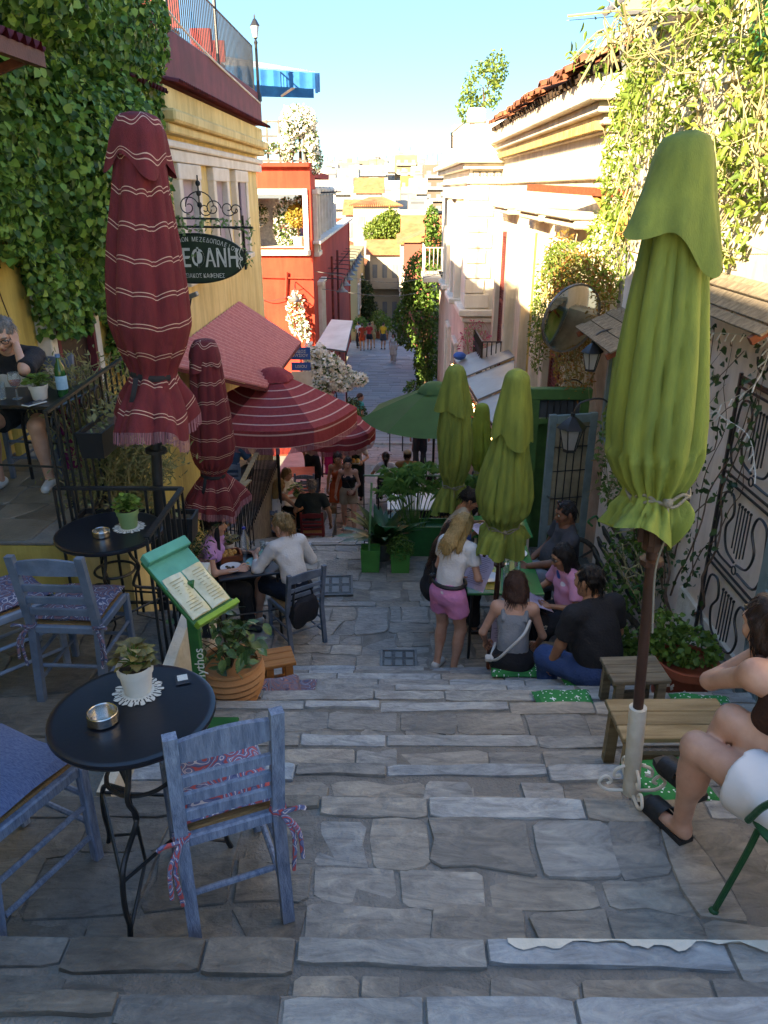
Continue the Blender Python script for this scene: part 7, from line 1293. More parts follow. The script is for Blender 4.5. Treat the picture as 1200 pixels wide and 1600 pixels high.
# ---------------------------------------------------------------- people: smooth-blended implicit bodies
class SDF:
    def __init__(s, lo, hi, h):
        s.lo = np.array(lo, float); s.h = h; n = np.ceil((np.array(hi)-s.lo)/h).astype(int)+2; s.f = np.full(n, .5, np.float32); s.n = n
    def _sub(s, lo, hi):
        a = np.clip(np.floor((np.array(lo)-s.lo)/s.h).astype(int), 0, s.n); b = np.clip(np.ceil((np.array(hi)-s.lo)/s.h).astype(int)+1, 0, s.n)
        if (b <= a).any(): return None, None
        g = np.meshgrid(*[s.lo[i]+s.h*np.arange(a[i], b[i]) for i in range(3)], indexing='ij'); return tuple(slice(a[i], b[i]) for i in range(3)), np.stack(g, -1)
    def _put(s, sl, d, k, op):
        f = s.f[sl]
        if op == 'u': hh = np.clip(k-np.abs(f-d), 0, None)/k; s.f[sl] = np.minimum(f, d)-hh*hh*k*.25
        else: hh = np.clip(k-np.abs(f+d), 0, None)/k; s.f[sl] = np.maximum(f, -d)+hh*hh*k*.25
    def rc(s, a, b, ra, rb, k=.03, flat=None, op='u', clip=(), noise=0.):
        a, b = np.array(a, float), np.array(b, float); m = max(ra, rb)+k+.05
        sl, p = s._sub(np.minimum(a, b)-m, np.maximum(a, b)+m)
        if sl is None: return
        ab = b-a; t = np.clip(((p-a)@ab)/max(ab@ab, 1e-9), 0, 1); q = p-a-t[..., None]*ab
        if flat: ax, sc_ = np.array(flat[0]), flat[1]; q = q+np.multiply.outer((q@ax)*(1/sc_-1), ax)
        d = np.linalg.norm(q, axis=-1)-(ra+(rb-ra)*t)
        if noise: d = d+noise*np.sin(p[..., 0]*34+p[..., 2]*21+1)*np.sin(p[..., 1]*29-p[..., 2]*26)
        for c, n_ in clip: d = np.maximum(d, (p-np.array(c))@np.array(n_))
        s._put(sl, d, k, op)
    def ell(s, c, r, k=.03, op='u', R_=None, clip=(), noise=0.):
        c, r = np.array(c, float), np.array(r, float); m = r.max()+k+.04; sl, p = s._sub(c-m, c+m)
        if sl is None: return
        q = p-c
        if R_ is not None: q = q@R_
        d = (np.linalg.norm(q/r, axis=-1)-1)*r.min()
        if noise: d = d+noise*np.sin(p[..., 0]*95+6*np.sin(p[..., 2]*16))*np.cos(p[..., 1]*70+4*np.sin(p[..., 2]*11))
        for c2, n_ in clip: d = np.maximum(d, (p-np.array(c2))@np.array(n_))
        s._put(sl, d, k, op)
    def mesh(s):
        f = s.f; g = f < 0; n = np.array(f.shape)-1; C = [(i, j, k) for i in (0, 1) for j in (0, 1) for k in (0, 1)]; sub = lambda a, c: a[c[0]:n[0]+c[0], c[1]:n[1]+c[1], c[2]:n[2]+c[2]]
        cnt = sum(sub(g, c).astype(np.int8) for c in C); act = (cnt > 0) & (cnt < 8); I = np.argwhere(act); ix = np.full(n, -1); ix[act] = np.arange(len(I))
        acc = np.zeros((len(I), 3)); num = np.zeros(len(I))
        for a in C:
            for ax in range(3):
                if a[ax]: continue
                b = list(a); b[ax] = 1; fa, fb = sub(f, a)[act], sub(f, b)[act]; m = (fa < 0) != (fb < 0); t = np.where(m, fa/np.where(fa == fb, 1, fa-fb), 0)
                p = np.array(a, float)+np.outer(t, np.array(b)-np.array(a)); acc += p*m[:, None]; num += m
        V = s.lo+s.h*(I+acc/np.maximum(num, 1)[:, None]); F_ = []
        for ax in range(3):
            e = [slice(None)]*3; e2 = [slice(None)]*3; e[ax] = slice(0, -1); e2[ax] = slice(1, None); cr = g[tuple(e)] != g[tuple(e2)]; u, w = (ax+1) % 3, (ax+2) % 3
            E = np.argwhere(cr); E = E[(E[:, u] > 0) & (E[:, w] > 0) & (E[:, u] < n[u]) & (E[:, w] < n[w])]; q = []
            for du, dw in ((-1, -1), (0, -1), (0, 0), (-1, 0)): c = E.copy(); c[:, u] += du; c[:, w] += dw; q.append(ix[c[:, 0], c[:, 1], c[:, 2]])
            q = np.stack(q, 1); ins = g[E[:, 0], E[:, 1], E[:, 2]]; F_.append(np.where(ins[:, None], q, q[:, ::-1]))
        return V, np.concatenate(F_)
def mat3(a, ax): return np.array(Matrix.Rotation(a, 3, ax))
def ik(a, t, l1, l2, hint):
    a, t = np.array(a, float), np.array(t, float); d = t-a; L = min(np.linalg.norm(d), (l1+l2)*.995); dn = d/np.linalg.norm(d); x = (l1*l1-l2*l2+L*L)/(2*L); h_ = math.sqrt(max(0, l1*l1-x*x)); hv = np.array(hint, float); hv -= dn*(hv@dn); hv /= np.linalg.norm(hv)+1e-9
    return a+dn*x+hv*h_, a+dn*L
def put(b, VF, m, T=None):
    V, F_ = VF; o = len(b.v); V = V if T is None else V@T[0].T+T[1]; b.v.extend(map(tuple, V.tolist())); b.f.extend([tuple(int(i)+o for i in q) for q in F_]); b.mi.extend([m]*len(F_))
def hand(b, w, d, nrm, side, s, curl=.5):
    """palm and five bent fingers; nrm = back of hand, side = towards the thumb"""
    w, d, nrm, side = [np.array(v, float) for v in (w, d, nrm, side)]; d /= np.linalg.norm(d); nrm -= d*(nrm@d); nrm /= np.linalg.norm(nrm)+1e-9; sd_ = np.cross(d, nrm); sd_ *= (1 if sd_@side >= 0 else -1)
    c = [w+d*x*s+sd_*y*s for x, y in ((0, .022), (0, -.022), (.085, -.04), (.09, .038))]; b.m = 0
    b.add([tuple(p+nrm*z*s) for z in (-.011, .011) for p in c], [(0, 1, 2, 3), (7, 6, 5, 4), (0, 4, 5, 1), (1, 5, 6, 2), (2, 6, 7, 3), (3, 7, 4, 0)])
    for i, (y, L) in enumerate(((.03, .068), (.011, .078), (-.009, .072), (-.029, .056))):
        p = w+d*.082*s+sd_*y*s; a = 0; pts = [p]
        for q in range(3): a += curl*(.55+.15*i*.5); v = d*math.cos(a)-nrm*math.sin(a); p = p+v*L*s*(.42, .32, .26)[q]; pts.append(p)
        b.tube(pts, [.0095*s, .009*s, .008*s, .006*s], 6)
    p = w+d*.03*s+sd_*.025*s; v = d*.7+sd_*.7-nrm*.25*curl; b.tube([p, p+v*.035*s, p+(v*.035+(d*.9+sd_*.25-nrm*.4*curl)*.03)*s, p+(v*.035+(d*.95-nrm*.5*curl)*.055)*s], [.012*s, .0105*s, .009*s, .007*s], 6)
SK = {k: mat('skin_'+k, c, c2, scale=9, rough=.5, bump=.05, bscale=150, spec=.4) for k, c, c2 in (('light', '#d0a088', '#bd8a72'), ('tan', '#b98566', '#a57152'), ('brown', '#8f5f45', '#7a4e38'), ('deep', '#6b4532', '#5a3827'))}
HR = {k: mat('hair_'+k, c, c2, scale=16, rough=.42, bump=.5, bscale=45, stretch=(5, 5, .5)) for k, c, c2 in (('black', '#14100e', '#241c18'), ('brown', '#3a241a', '#24150f'), ('auburn', '#4a2c20', '#2f1b14'), ('blonde', '#b8955e', '#8a6a3c'), ('ash', '#a08258', '#6f5636'), ('grey', '#8f8780', '#5f5853'))}
m_eye = mat('eye_white', '#d9d4cc', rough=.2, bump=0); m_iris = mat('eye_iris', '#20140e', rough=.15, bump=0); m_lip = mat('lip', '#a05a52', '#8f4a44', rough=.4, bump=0)
def cloth(name, c, c2=None, spots=()): return mat('cloth_'+name, c, c2, scale=5, rough=.88, bump=.4, bscale=60, spots=spots)
def person(label, loc, rz, pose, skin='light', hair=('short', 'brown'), top=None, bottom=None, shoes=None, H=1.68, fem=True, fat=1., res=.017, hres=.011, group=None, glasses=False, tank=False):
    """pose: pel, lean, bend, side, twist, hy, hp, lh, rh, lf, rf, le, re, lk, rk, curl"""
    g = pose.get; s = H/1.7; t = thing('person', label, 'person', loc, rz, group); A = lambda *v: np.array(v, float)
    pel = A(*g('pel', (0, 0, .93*s))); Rs = mat3(R(g('twist', 0)), 'Z')@mat3(R(-g('lean', 4)), 'X')@mat3(R(g('side', 0)), 'Y'); up, sd_, fw = Rs@A(0, 0, 1), Rs@A(1, 0, 0), Rs@A(0, 1, 0); R2 = Rs@mat3(R(-g('bend', 6)), 'X'); up2, fw2, sd2 = R2@A(0, 0, 1), R2@A(0, 1, 0), R2@A(1, 0, 0)
    waist = pel+up*.15*s; chest = waist+up2*.17*s; neck = chest+up2*.175*s; sw = (.155 if fem else .185)*s*(.5+.5*fat); sh = {i: neck-up2*.05*s+sd2*sw*i for i in (-1, 1)}; hip = {i: pel+A(i*.09*s, 0, -.03*s) for i in (-1, 1)}
    hR = mat3(R(g('hy', 0)), 'Z')@mat3(R(-g('hp', 10)), 'X'); nd = up2*.6+A(0, 0, .4); nd /= np.linalg.norm(nd); hc = neck+nd*.15*s+(hR@A(0, 1, 0))*.02*s
    el, wr, kn, an = {}, {}, {}, {}
    for i, k in ((-1, 'l'), (1, 'r')):
        tg = g(k+'h') or tuple(sh[i]+A(i*.06, .05, -.5)*s); el[i], wr[i] = ik(sh[i], tg, .28*s, .245*s, g(k+'e', (i*.6, -.6, -.5)))
        ft = g(k+'f') or (hip[i][0]*1.1, hip[i][1]+.0, .08*s); kn[i], an[i] = ik(hip[i], ft, .42*s, .42*s, g(k+'k', (i*.15, 1, .2)))
    J = [pel, waist, chest, neck, hc]+[d[i] for d in (sh, el, wr, kn, an) for i in (-1, 1)]; lo, hi = np.min(J, 0)-.24, np.max(J, 0)+.2; lo[2] = min(lo[2], an[-1][2]-.12, an[1][2]-.12); F2 = fat; hb = (.142 if fem else .13)*s*F2; wb = (.108 if fem else .12)*s*F2; cb = (.122 if fem else .14)*s*(.4+.6*F2)
    def torso(S_, o, clip=(), nz=0., sho=True, chestup=1.):
        S_.rc(hip[-1]*.55+hip[1]*.45, hip[1]*.55+hip[-1]*.45, hb*.82+o, hb*.82+o, .04, (fw, .82), clip=clip, noise=nz); S_.rc(pel, waist, hb*.98+o, wb+o, .04, (fw, .76), clip=clip, noise=nz); S_.rc(waist, chest, wb+o, cb+o, .05, (fw2, .74), clip=clip, noise=nz); S_.rc(chest, neck-up2*.075*s, cb+o, cb*.78+o, .05, (fw2, .7), clip=clip, noise=nz)
        if F2 > 1.05: S_.ell(waist+fw*.06*s*F2, A(.15, .13, .15)*s*F2+o, .06, clip=clip)
        if fem:
            for i in (-1, 1): S_.ell(chest+sd2*i*.068*s+fw2*.082*s*(.5+.5*F2)+up2*.01, A(.062, .056, .062)*s+o*.8, .045, clip=clip)
        if sho: S_.rc(sh[-1]*.9+sh[1]*.1, sh[1]*.9+sh[-1]*.1, .052*s+o, .052*s+o, .05, clip=clip); [S_.rc(sh[i]*.8+neck*.2-up2*.01, neck+up2*.0, .045*s+o*.6, .04*s+o*.3, .04, clip=clip) for i in (-1, 1)]
    S_ = SDF(lo, hi, res); torso(S_, 0); S_.rc(neck-up2*.06*s, hc-nd*.05*s, .054*s, .047*s, .03); ar = (.9 if fem else 1.05)*(.6+.4*F2)*s
    for i in (-1, 1):
        S_.ell(sh[i], A(.056, .056, .056)*ar, .04); S_.rc(sh[i], el[i], .048*ar, .037*ar, .03); S_.rc(el[i], wr[i], .039*ar, .026*ar, .02)
        S_.rc(hip[i], kn[i], .088*s*(.6+.4*F2), .056*s, .05); S_.rc(kn[i], an[i], .052*s, .034*s, .03); cf = kn[i]*.68+an[i]*.32; bk = (kn[i]*.5+an[i]*.5)-(kn[i]*.5+hip[i]*.5); hz = A(0, -1, 0) if abs(kn[i][1]-hip[i][1]) < .2 else A(0, -1, 0); S_.ell(cf+hz*.014*s, A(.05, .054, .105)*s, .04)
        S_.rc(an[i]+A(0, -.02, -.035)*s, an[i]+A(i*.015, .12, -.055)*s, .032*s, .024*s, .03)
    b = MB(); put(b, S_.mesh(), 0)
    for i in (-1, 1):
        d = g('ld' if i < 0 else 'rd'); d = A(*d) if d is not None else wr[i]-el[i]; nb = g('ln' if i < 0 else 'rn'); nb = A(*nb) if nb is not None else A(i*.6, .2, .6); sdv = g('ls' if i < 0 else 'rs'); sdv = A(*sdv) if sdv is not None else A(-i*.8, .2, .6); hand(b, wr[i]-d/np.linalg.norm(d)*.012, d, nb, sdv, s, g('curl', .5))
    hs = s*1.02; Hd = SDF((-.11, -.15, -.21), (.11, .15, .15), hres); Hd.ell((0, -.012, .03), (.072, .09, .087), .02); Hd.ell((0, .025, -.03), (.057, .062, .085), .04)
    for i in (-1, 1): Hd.rc((i*.048, -.005, -.06), (i*.012, .058, -.1), .026, .02, .03); Hd.ell((i*.04, .06, -.022), (.024, .024, .022), .03); Hd.ell((i*.078, -.012, -.008), (.011, .022, .032), .012)
    Hd.rc((-.036, .077, .032), (.036, .077, .032), .013, .013, .025); Hd.rc((0, .086, .018), (0, .108, -.026), .008, .0125, .014); Hd.ell((0, .1, -.03), (.018, .012, .01), .012)
    for i in (-1, 1): Hd.ell((i*.032, .1, .01), (.019, .016, .013), .02, 's')
    Hd.ell((0, .088, -.061), (.023, .011, .010), .01); Hd.rc((-.02, .098, -.0605), (.02, .098, -.0605), .003, .003, .006, op='s'); Hd.rc((0, -.02, -.06), (0, -.03, -.19), .047, .052, .03); TH = (hR*hs, hc); put(b, Hd.mesh(), 0, TH)
    def loc3(p): return tuple(hR@(np.array(p)*hs)+hc)
    for i in (-1, 1):
        b.m = 1; b.ell(loc3((i*.032, .079, .012)), .0125*hs, 10, 8); b.m = 2; b.ell(loc3((i*.032, .0865, .0115)), .0065*hs, 8, 6); b.m = 4; b.tube([loc3((i*.014, .094, .036)), loc3((i*.033, .093, .041)), loc3((i*.05, .08, .036))], [.003, .0042, .002], 5)
    b.m = 3; b.tube([loc3((-.02, .092, -.062)), loc3((-.008, .1005, -.056)), loc3((.008, .1005, -.056)), loc3((.02, .092, -.062))], [.002, .004, .004, .002], 5); b.tube([loc3((-.018, .092, -.064)), loc3((0, .1, -.069)), loc3((.018, .092, -.064))], [.002, .0052, .002], 5); b.m = 0
    hm = HR[hair[1]]; b.obj('body', [SK[skin], m_eye, m_iris, m_lip, hm], t, ang=80)
    hk = hair[0]; Hs = SDF((-.17, -.26, -.5), (.17, .14, .2), max(.011, hres)); fc = [((0, .03, 0), (0, .8, -.6))] if hk != 'short' else [((0, .03, .012), (0, .72, -.69)), ((0, 0, -.075), (0, 0, -1))]; nz = .007
    Hs.ell((0, -.014, .03), (.084, .102, .099) if hk != 'short' else (.08, .098, .095), .02, clip=fc, noise=nz)
    if hk in ('long', 'half'):
        Hs.rc((0, -.065, .0), (0, -.1, -.2), .085, .085, .04, ((0, 1, 0), .6), noise=nz); Hs.rc((0, -.1, -.2), (0, -.1, -.42 if hk == 'long' else -.27), .085, .05, .04, ((0, 1, 0), .55), noise=nz); [Hs.rc((i*.072, -.01, .02), (i*.085, -.04, -.24), .028, .03, .03, noise=nz) for i in (-1, 1)]
    if hk == 'bob': Hs.rc((0, -.055, .0), (0, -.06, -.1), .09, .095, .04, ((0, 1, 0), .75), noise=nz, clip=[((0, 0, -.15), (0, 0, -1))]); [Hs.rc((i*.076, .0, .03), (i*.086, .015, -.1), .028, .034, .03, noise=nz, clip=[((0, 0, -.14), (0, 0, -1))]) for i in (-1, 1)]
    if hk == 'bun': Hs.ell((0, -.11, .0), (.05, .045, .06), .03, noise=nz); Hs.rc((0, -.09, -.02), (0, -.115, .1), .04, .025, .03, noise=nz)
    if hk == 'pony': Hs.rc((0, -.1, .05), (0, -.14, -.05), .03, .04, .03, noise=nz); Hs.rc((0, -.14, -.05), (0, -.13, -.3), .042, .018, .03, noise=nz)
    HV, HF = Hs.mesh(); bb = MB(); put(bb, (HV, HF), 0, TH)
    if hres <= .011:                      # loose strands lying over the mass
        rs_ = np.random.default_rng(int(abs(loc[0]*97+loc[1]*13))); gl_ = hR.T@A(0, 0, -1)
        for q in rs_.integers(0, len(HV), 260):
            v = HV[q]; n_ = v-A(0, -.03, min(v[2], .03)); n_ /= np.linalg.norm(n_)+1e-6
            if n_[1] > .55: continue
            d_ = gl_-n_*(gl_@n_)+rs_.normal(size=3)*.22; d_ -= n_*(d_@n_)*.8; L_ = rs_.uniform(.03, .09); p0 = v-n_*.002; pts = [p0, p0+n_*.006+d_*L_*.5, p0+d_*L_+n_*rs_.uniform(-.004, .008)]
            bb.tube([tuple(hR@(x*hs)+hc) for x in pts], [.0028, .0024, .0006], 3, False)
    bb.obj('hair', hm, t, ang=80)
    if hk == 'cap' or g('cap'):
        c_ = g('cap'); b2 = MB(); CS = SDF((-.12, -.14, -.05), (.12, .22, .17), .012); CS.ell((0, -.012, .035), (.088, .107, .103), .02, clip=[((0, 0, .035), (0, 0, -1))]); CS.rc((-.045, .1, .045), (.045, .1, .045), .05, .05, .01, ((0, 0, 1), .16)); put(b2, CS.mesh(), 0, TH); b2.obj('cap', c_, t, ang=80)
    if glasses:
        b2 = MB(); [b2.tube([loc3((i*.033+.024*math.cos(a*PI/6), .1, .012+.018*math.sin(a*PI/6))) for a in range(13)], .0028, 5) for i in (-1, 1)]; b2.tube([loc3((-.009, .1, .016)), loc3((.009, .1, .016))], .0025, 5); [b2.tube([loc3((i*.057, .098, .016)), loc3((i*.08, -.01, .012))], .0025, 5) for i in (-1, 1)]; b2.obj('glasses', m_blk, t)
    if top:
        m_, sl, hem = top; S_ = SDF(lo-.03, hi+.03, res); hemc = [(pel+up*hem*s, tuple(-up))]
        if tank:
            tc = hemc+[(neck-up2*.12*s, tuple(up2))]; torso(S_, .012, tc, .002, False)
            for i in (-1, 1): q = [sh[i]*.62+neck*.38+fw2*.07*s-up2*.13*s, sh[i]*.66+neck*.34+up2*.052*s, sh[i]*.62+neck*.38-fw2*.085*s-up2*.12*s]; S_.rc(q[0], q[1], .022*s, .02*s, .01); S_.rc(q[1], q[2], .02*s, .022*s, .01)
        else:
            nk = [(neck+up2*.005*s+fw2*.02, tuple((up2*.9+fw2*.42)/np.linalg.norm(up2*.9+fw2*.42)))]; torso(S_, .016, hemc+nk, .007); L = sl
            for i in (-1, 1):
                e1 = sh[i]+(el[i]-sh[i])*min(1, L); dv = (el[i]-sh[i])/np.linalg.norm(el[i]-sh[i]); S_.rc(sh[i], e1, .058*ar+.014, (.056 if L < 1 else .046)*ar+.014, .03, clip=[(e1, tuple(dv))] if L < 1 else (), noise=.003)
                if L > 1: e2 = el[i]+(wr[i]-el[i])*min(1, L-1); dv = (wr[i]-el[i])/np.linalg.norm(wr[i]-el[i]); S_.rc(el[i], e2, .046*ar+.012, .036*ar+.012, .03, clip=[(e2, tuple(dv))], noise=.003)
        b2 = MB(); put(b2, S_.mesh(), 0); b2.obj('top', m_, t, ang=80)
    if bottom:
        m_, L, o = bottom; S_ = SDF(lo-.05, hi+.03, res); wc = [(pel+up*.1*s, tuple(up))]; S_.rc(hip[-1]*.6+hip[1]*.4, hip[1]*.6+hip[-1]*.4, hb*.84+.014, hb*.84+.014, .04, (fw, .84), clip=wc, noise=.002); S_.rc(pel, waist, hb+.014, wb+.016, .04, (fw, .78), clip=wc, noise=.002)
        for i in (-1, 1):
            e1 = hip[i]+(kn[i]-hip[i])*min(1, L); dv = (kn[i]-hip[i])/np.linalg.norm(kn[i]-hip[i]); S_.rc(hip[i], e1, .09*s*(.6+.4*F2)+.014, (.09-.03*min(1, L))*s*(.7+.3*F2)+.014+o, .04, clip=[(e1, tuple(dv))] if L < 1 else (), noise=.003)
            if L > 1: e2 = kn[i]+(an[i]-kn[i])*min(1, L-1); dv = (an[i]-kn[i])/np.linalg.norm(an[i]-kn[i]); S_.rc(kn[i], e2, .06*s+.014, .045*s+.012+o, .04, clip=[(e2, tuple(dv))], noise=.004)
        b2 = MB(); put(b2, S_.mesh(), 0); b2.obj('lower_garment', m_, t, ang=80)
    if shoes:
        for i in (-1, 1):
            S_ = SDF(an[i]-.2, an[i]+.2, .012); S_.rc(an[i]+A(0, -.03, -.03)*s, an[i]+A(i*.015, .115, -.05)*s, .042*s, .034*s, .02, clip=[(an[i]+A(0, 0, -.08)*s, (0, 0, -1)), (an[i]+A(0, 0, .005), (0, 0, 1))]); b2 = MB(); put(b2, S_.mesh(), 0); b2.obj('shoe', shoes, t, ang=80)
    t['_hc'] = [float(v) for v in hc]; return t
def W(t, p): return Vector(t.location)+Matrix.Rotation(t.rotation_euler.z, 3, 'Z') @ Vector(p)
def sit(sh_=.46, **k):
    d = dict(pel=(0, 0, sh_+.1), lean=6, bend=10, lf=(-.11, .42, .08), rf=(.11, .42, .08), lk=(-.1, .6, 1), rk=(.1, .6, 1)); d.update(k); return d
cw_t = cloth('white', '#d9d6d2', '#c9c5c2'); c_blk = cloth('black', (.014, .014, .017), (.022, .022, .026)); c_grey = cloth('charcoal', '#4a4a4e', '#3d3d41'); c_lgrey = cloth('light_grey', '#8d8f92', '#7a7c80'); c_jean = cloth('denim', '#33507f', '#263f68'); c_pinks = cloth('pink_denim', '#e393c0', '#cf7dac')
c_pinkt = cloth('pink_tee', '#eda6c4', '#e095b5', spots=(((.03, .16, .93), .06, '#3f63b8'), ((-.06, .16, .86), .055, '#e8dfe6'), ((.05, .17, .83), .03, '#e8dfe6'))); c_bw = cloth('black_print', (.014, .014, .017), (.022, .022, .026), spots=(((-.05, .2, .78), .085, '#b9b5ae'), ((.06, .2, .78), .085, '#b9b5ae'), ((-.07, .2, .77), .025, '#1c1c1e'), ((.06, .2, .78), .035, '#1c1c1e')))
s_wh = mat('shoe_white', '#d5d2cc', '#bdb9b2', rough=.6); s_bk = mat('shoe_black', (.02, .02, .022), rough=.5)
# around the green table
p1 = person('standing blonde girl in white tee and pink shorts reading a menu', (.52, 6.14, -1.94), R(-38), dict(lean=10, bend=14, hp=32, hy=-8, lh=(-.1, .3, .88), rh=(.14, .3, .9), curl=.8, ln=(0, -.3, -1), rn=(0, -.3, -1)), 'light', ('half', 'blonde'), (cw_t, .55, -.02), (c_pinks, .52, .02), s_wh, H=1.6, res=.014, hres=.009)
b = MB(); b.T = Matrix.Translation((0, 0, 0)); b.tube([(.155*math.cos(a*PI/10), .125*math.sin(a*PI/10)+.02, .955) for a in range(21)], .018, 6); b.box((-.16, -.02, .95), (.05, .06, .1), ch=.01); b.tube([(-.16, -.02, 1.0), (-.165, -.02, 1.12)], .006, 5); b.obj('waist_pouch', s_bk, p1)
o = menu('lilac menu held by the standing girl', W(p1, (.06, .42, .92)), .26, .36, (R(48), 0, R(-38)))
p2 = person('seated girl with long dark hair holding a phone at the green table', (.42, 6.82, -1.94), R(-78), sit(lean=8, bend=16, hp=22, lh=(-.08, .36, .82), rh=(.08, .37, .84), curl=.9, ln=(0, -.5, -.8), rn=(0, -.5, -.8)), 'tan', ('long', 'brown'), (c_blk, .4, -.03), (c_blk, 1.9, .01), s_bk, H=1.6, res=.015, hres=.01)
phone('phone in the hands of the seated girl with long dark hair', W(p2, (0, .45, .9)), R(-78), (R(40), 0), mat('phone_case', '#8f7a66', rough=.4))
p3 = person('man in a charcoal tee with sunglasses on his head on the cart bench', (1.78, 7.12, -1.94), R(92), sit(lean=-4, bend=6, hy=10, hp=12, lh=(-.25, .42, .76), rh=(.18, .3, .62), curl=.7), 'brown', ('short', 'black'), (c_grey, .6, -.08), (c_lgrey, 1.1, .03), s_bk, H=1.76, fem=False, fat=1.22, res=.015, hres=.009)
b = MB(); hc_ = Vector(p3['_hc']); [b.ell(hc_+Vector((i*.04-.01, .075, .105)), (.035, .015, .02), 10, 6) for i in (-1, 1)]; b.tube([hc_+Vector((-.085, 0, .07)), hc_+Vector((-.05, .08, .105)), hc_+Vector((.05, .08, .105)), hc_+Vector((.085, 0, .07))], .004, 5); b.obj('sunglasses', m_phone, p3)
p4 = person('woman in a pink printed tee holding a menu on the cart bench', (1.76, 6.38, -1.94), R(105), sit(lean=6, bend=18, hp=22, hy=0, lh=(-.17, .36, .72), rh=(.17, .38, .7), curl=.8, ln=(0, -.2, -1), rn=(0, -.2, -1)), 'tan', ('bob', 'black'), (c_pinkt, .75, -.08), (c_blk, 1.95, .03), s_bk, H=1.6, fat=1.08, res=.014, hres=.009, glasses=True)
o = menu('large lilac menu held by the woman in the pink tee', W(p4, (0, .48, .74)), .42, .3, (R(24), 0, R(105)))
p5 = person('woman in a grey tank top with a white strap bag sitting on the steps', (1.0, 5.36, -1.94), R(-8), sit(.56, lean=12, bend=16, hp=25, hy=8, lf=(-.12, .46, .08), rf=(.12, .45, .08), lh=(-.22, .3, .62), rh=(.22, .32, .62)), 'light', ('bob', 'auburn'), (c_lgrey, .5, -.07), (c_blk, .7, .01), s_wh, H=1.62, res=.013, hres=.009, tank=True)
b = MB(); b.tube(catmull([(.12, -.04, 1.06), (.07, -.13, .98), (-.03, -.155, .86), (-.12, -.14, .74), (-.17, -.04, .68), (-.14, .1, .74)], 6), .012, 6); b.box((-.17, -.03, .67), (.1, .06, .05), ch=.012); b.obj('strap_bag', s_wh, p5)
p6 = person('man in a black tee and jeans sitting on the steps at the right', (1.56, 4.78, -1.58), R(28), sit(.5, lean=10, bend=14, hy=14, hp=6, lf=(-.16, .36, .08), rf=(.1, .5, -.1), lh=(-.2, .33, .52), rh=(.2, .35, .6)), 'tan', ('short', 'black'), (c_blk, .72, -.07), (c_jean, 1.95, .02), s_bk, H=1.76, fem=False, fat=1.06, res=.014, hres=.009)
p7 = person('woman in a cream knit cardigan looking down at the second green table', (.68, 8.25, -2.12), R(-100), sit(lean=12, bend=18, hp=35, lh=(-.12, .36, .78), rh=(.12, .36, .78)), 'tan', ('bun', 'black'), (cloth('cream_knit', '#c2b19c', '#a8967f'), 1.3, -.08), (c_lgrey, 1.9, .03), s_bk, H=1.62, fat=1.1, res=.016)
menu('white menu sheet in front of the woman in the cream cardigan', (1.06, 8.0, -1.28), .3, .22, (.15, .1, .5))
cp = thing('black_cap', 'black cap with a white trefoil emblem resting on the pink woman knee', 'cap', W(p4, (-.1, .42, .52))); cp.rotation_euler = (R(20), 0, R(15)); CS = SDF((-.15, -.16, -.05), (.15, .22, .17), .01); CS.ell((0, 0, .0), (.1, .11, .11), .02, clip=[((0, 0, 0), (0, 0, -1))]); CS.rc((-.05, .12, .01), (.05, .12, .01), .055, .055, .01, ((0, 0, 1), .16)); b = MB(); put(b, CS.mesh(), 0); b.obj('crown', c_blk, cp, ang=80)
b = MB(); [b.ell((x, -.105, z), (.009, .004, .014), 8, 6) for x, z in ((-.014, .062), (0, .068), (.014, .062))]; [b.box((0, -.11, .04-k*.007), (.04, .003, .003)) for k in range(3)]; b.obj('emblem', m_letter, cp)
# left of the stairs
p8 = person('dark haired woman in lilac with a hair clip at the black cafe table', (-1.88, 6.95, -1.94), R(-90), sit(lean=4, bend=12, hp=6, hy=6, lh=(-.2, .4, .76), rh=(.2, .38, .76)), 'light', ('bun', 'brown'), (cloth('lilac', '#c99ad0', '#b585be'), .5, -.06), (c_blk, 1.9, .02), s_bk, H=1.64, res=.016, hres=.009)
p9 = person('blonde woman in a white shirt with a hair claw, sitting with her back to us', (-.95, 6.78, -1.94), R(38), sit(lean=8, bend=14, hp=12, hy=20, lh=(-.2, .42, .8), rh=(.16, .34, .72), lf=(-.2, .44, .08), rf=(.05, .4, .08)), 'light', ('bun', 'ash'), (cw_t, 1.55, -.08), (cloth('navy', '#1a2233', '#131a28'), .85, .02), s_wh, H=1.68, res=.014, hres=.009)
hb_ = thing('shoulder_bag', 'black shoulder bag hanging on the blonde woman chair', 'bag', (-.84, 6.5, -1.5), R(38)); b = MB(); pillow(b, (0, 0, 0), .3, .1, .1); 
b.v = [(x*1., y, z*2.6+.04*math.sin(x*6)) for x, y, z in b.v]; b.obj('body', mat('bag_black', (.015, .016, .022), rough=.7, bump=.2), hb_); b = MB(); [b.tube(catmull([(x, 0, .08), (x*.8, .01, .22), (x*.5, .03, .36)], 4), .012, 6) for x in (-.12, .12)]; b.obj('strap', s_bk, hb_)
p10 = person('blonde woman in a white tank top leaning on the lower patio table', (-2.14, 13.0, -3.89), R(-28), sit(lean=8, bend=14, hp=10, hy=-20, lh=(-.3, .2, .5), rh=(.36, .42, .82)), 'tan', ('half', 'blonde'), (cw_t, .3, -.05), (c_blk, .9, .02), s_wh, H=1.68, res=.018, tank=True)
p11 = person('older woman with grey blonde hair across the lower patio table', (-2.12, 13.85, -3.89), R(-110), sit(hp=15, lh=(-.15, .4, .76), rh=(.15, .38, .76)), 'light', ('half', 'ash'), (cw_t, .6, -.06), (c_blk, 1.9, .02), s_bk, H=1.62, res=.02)
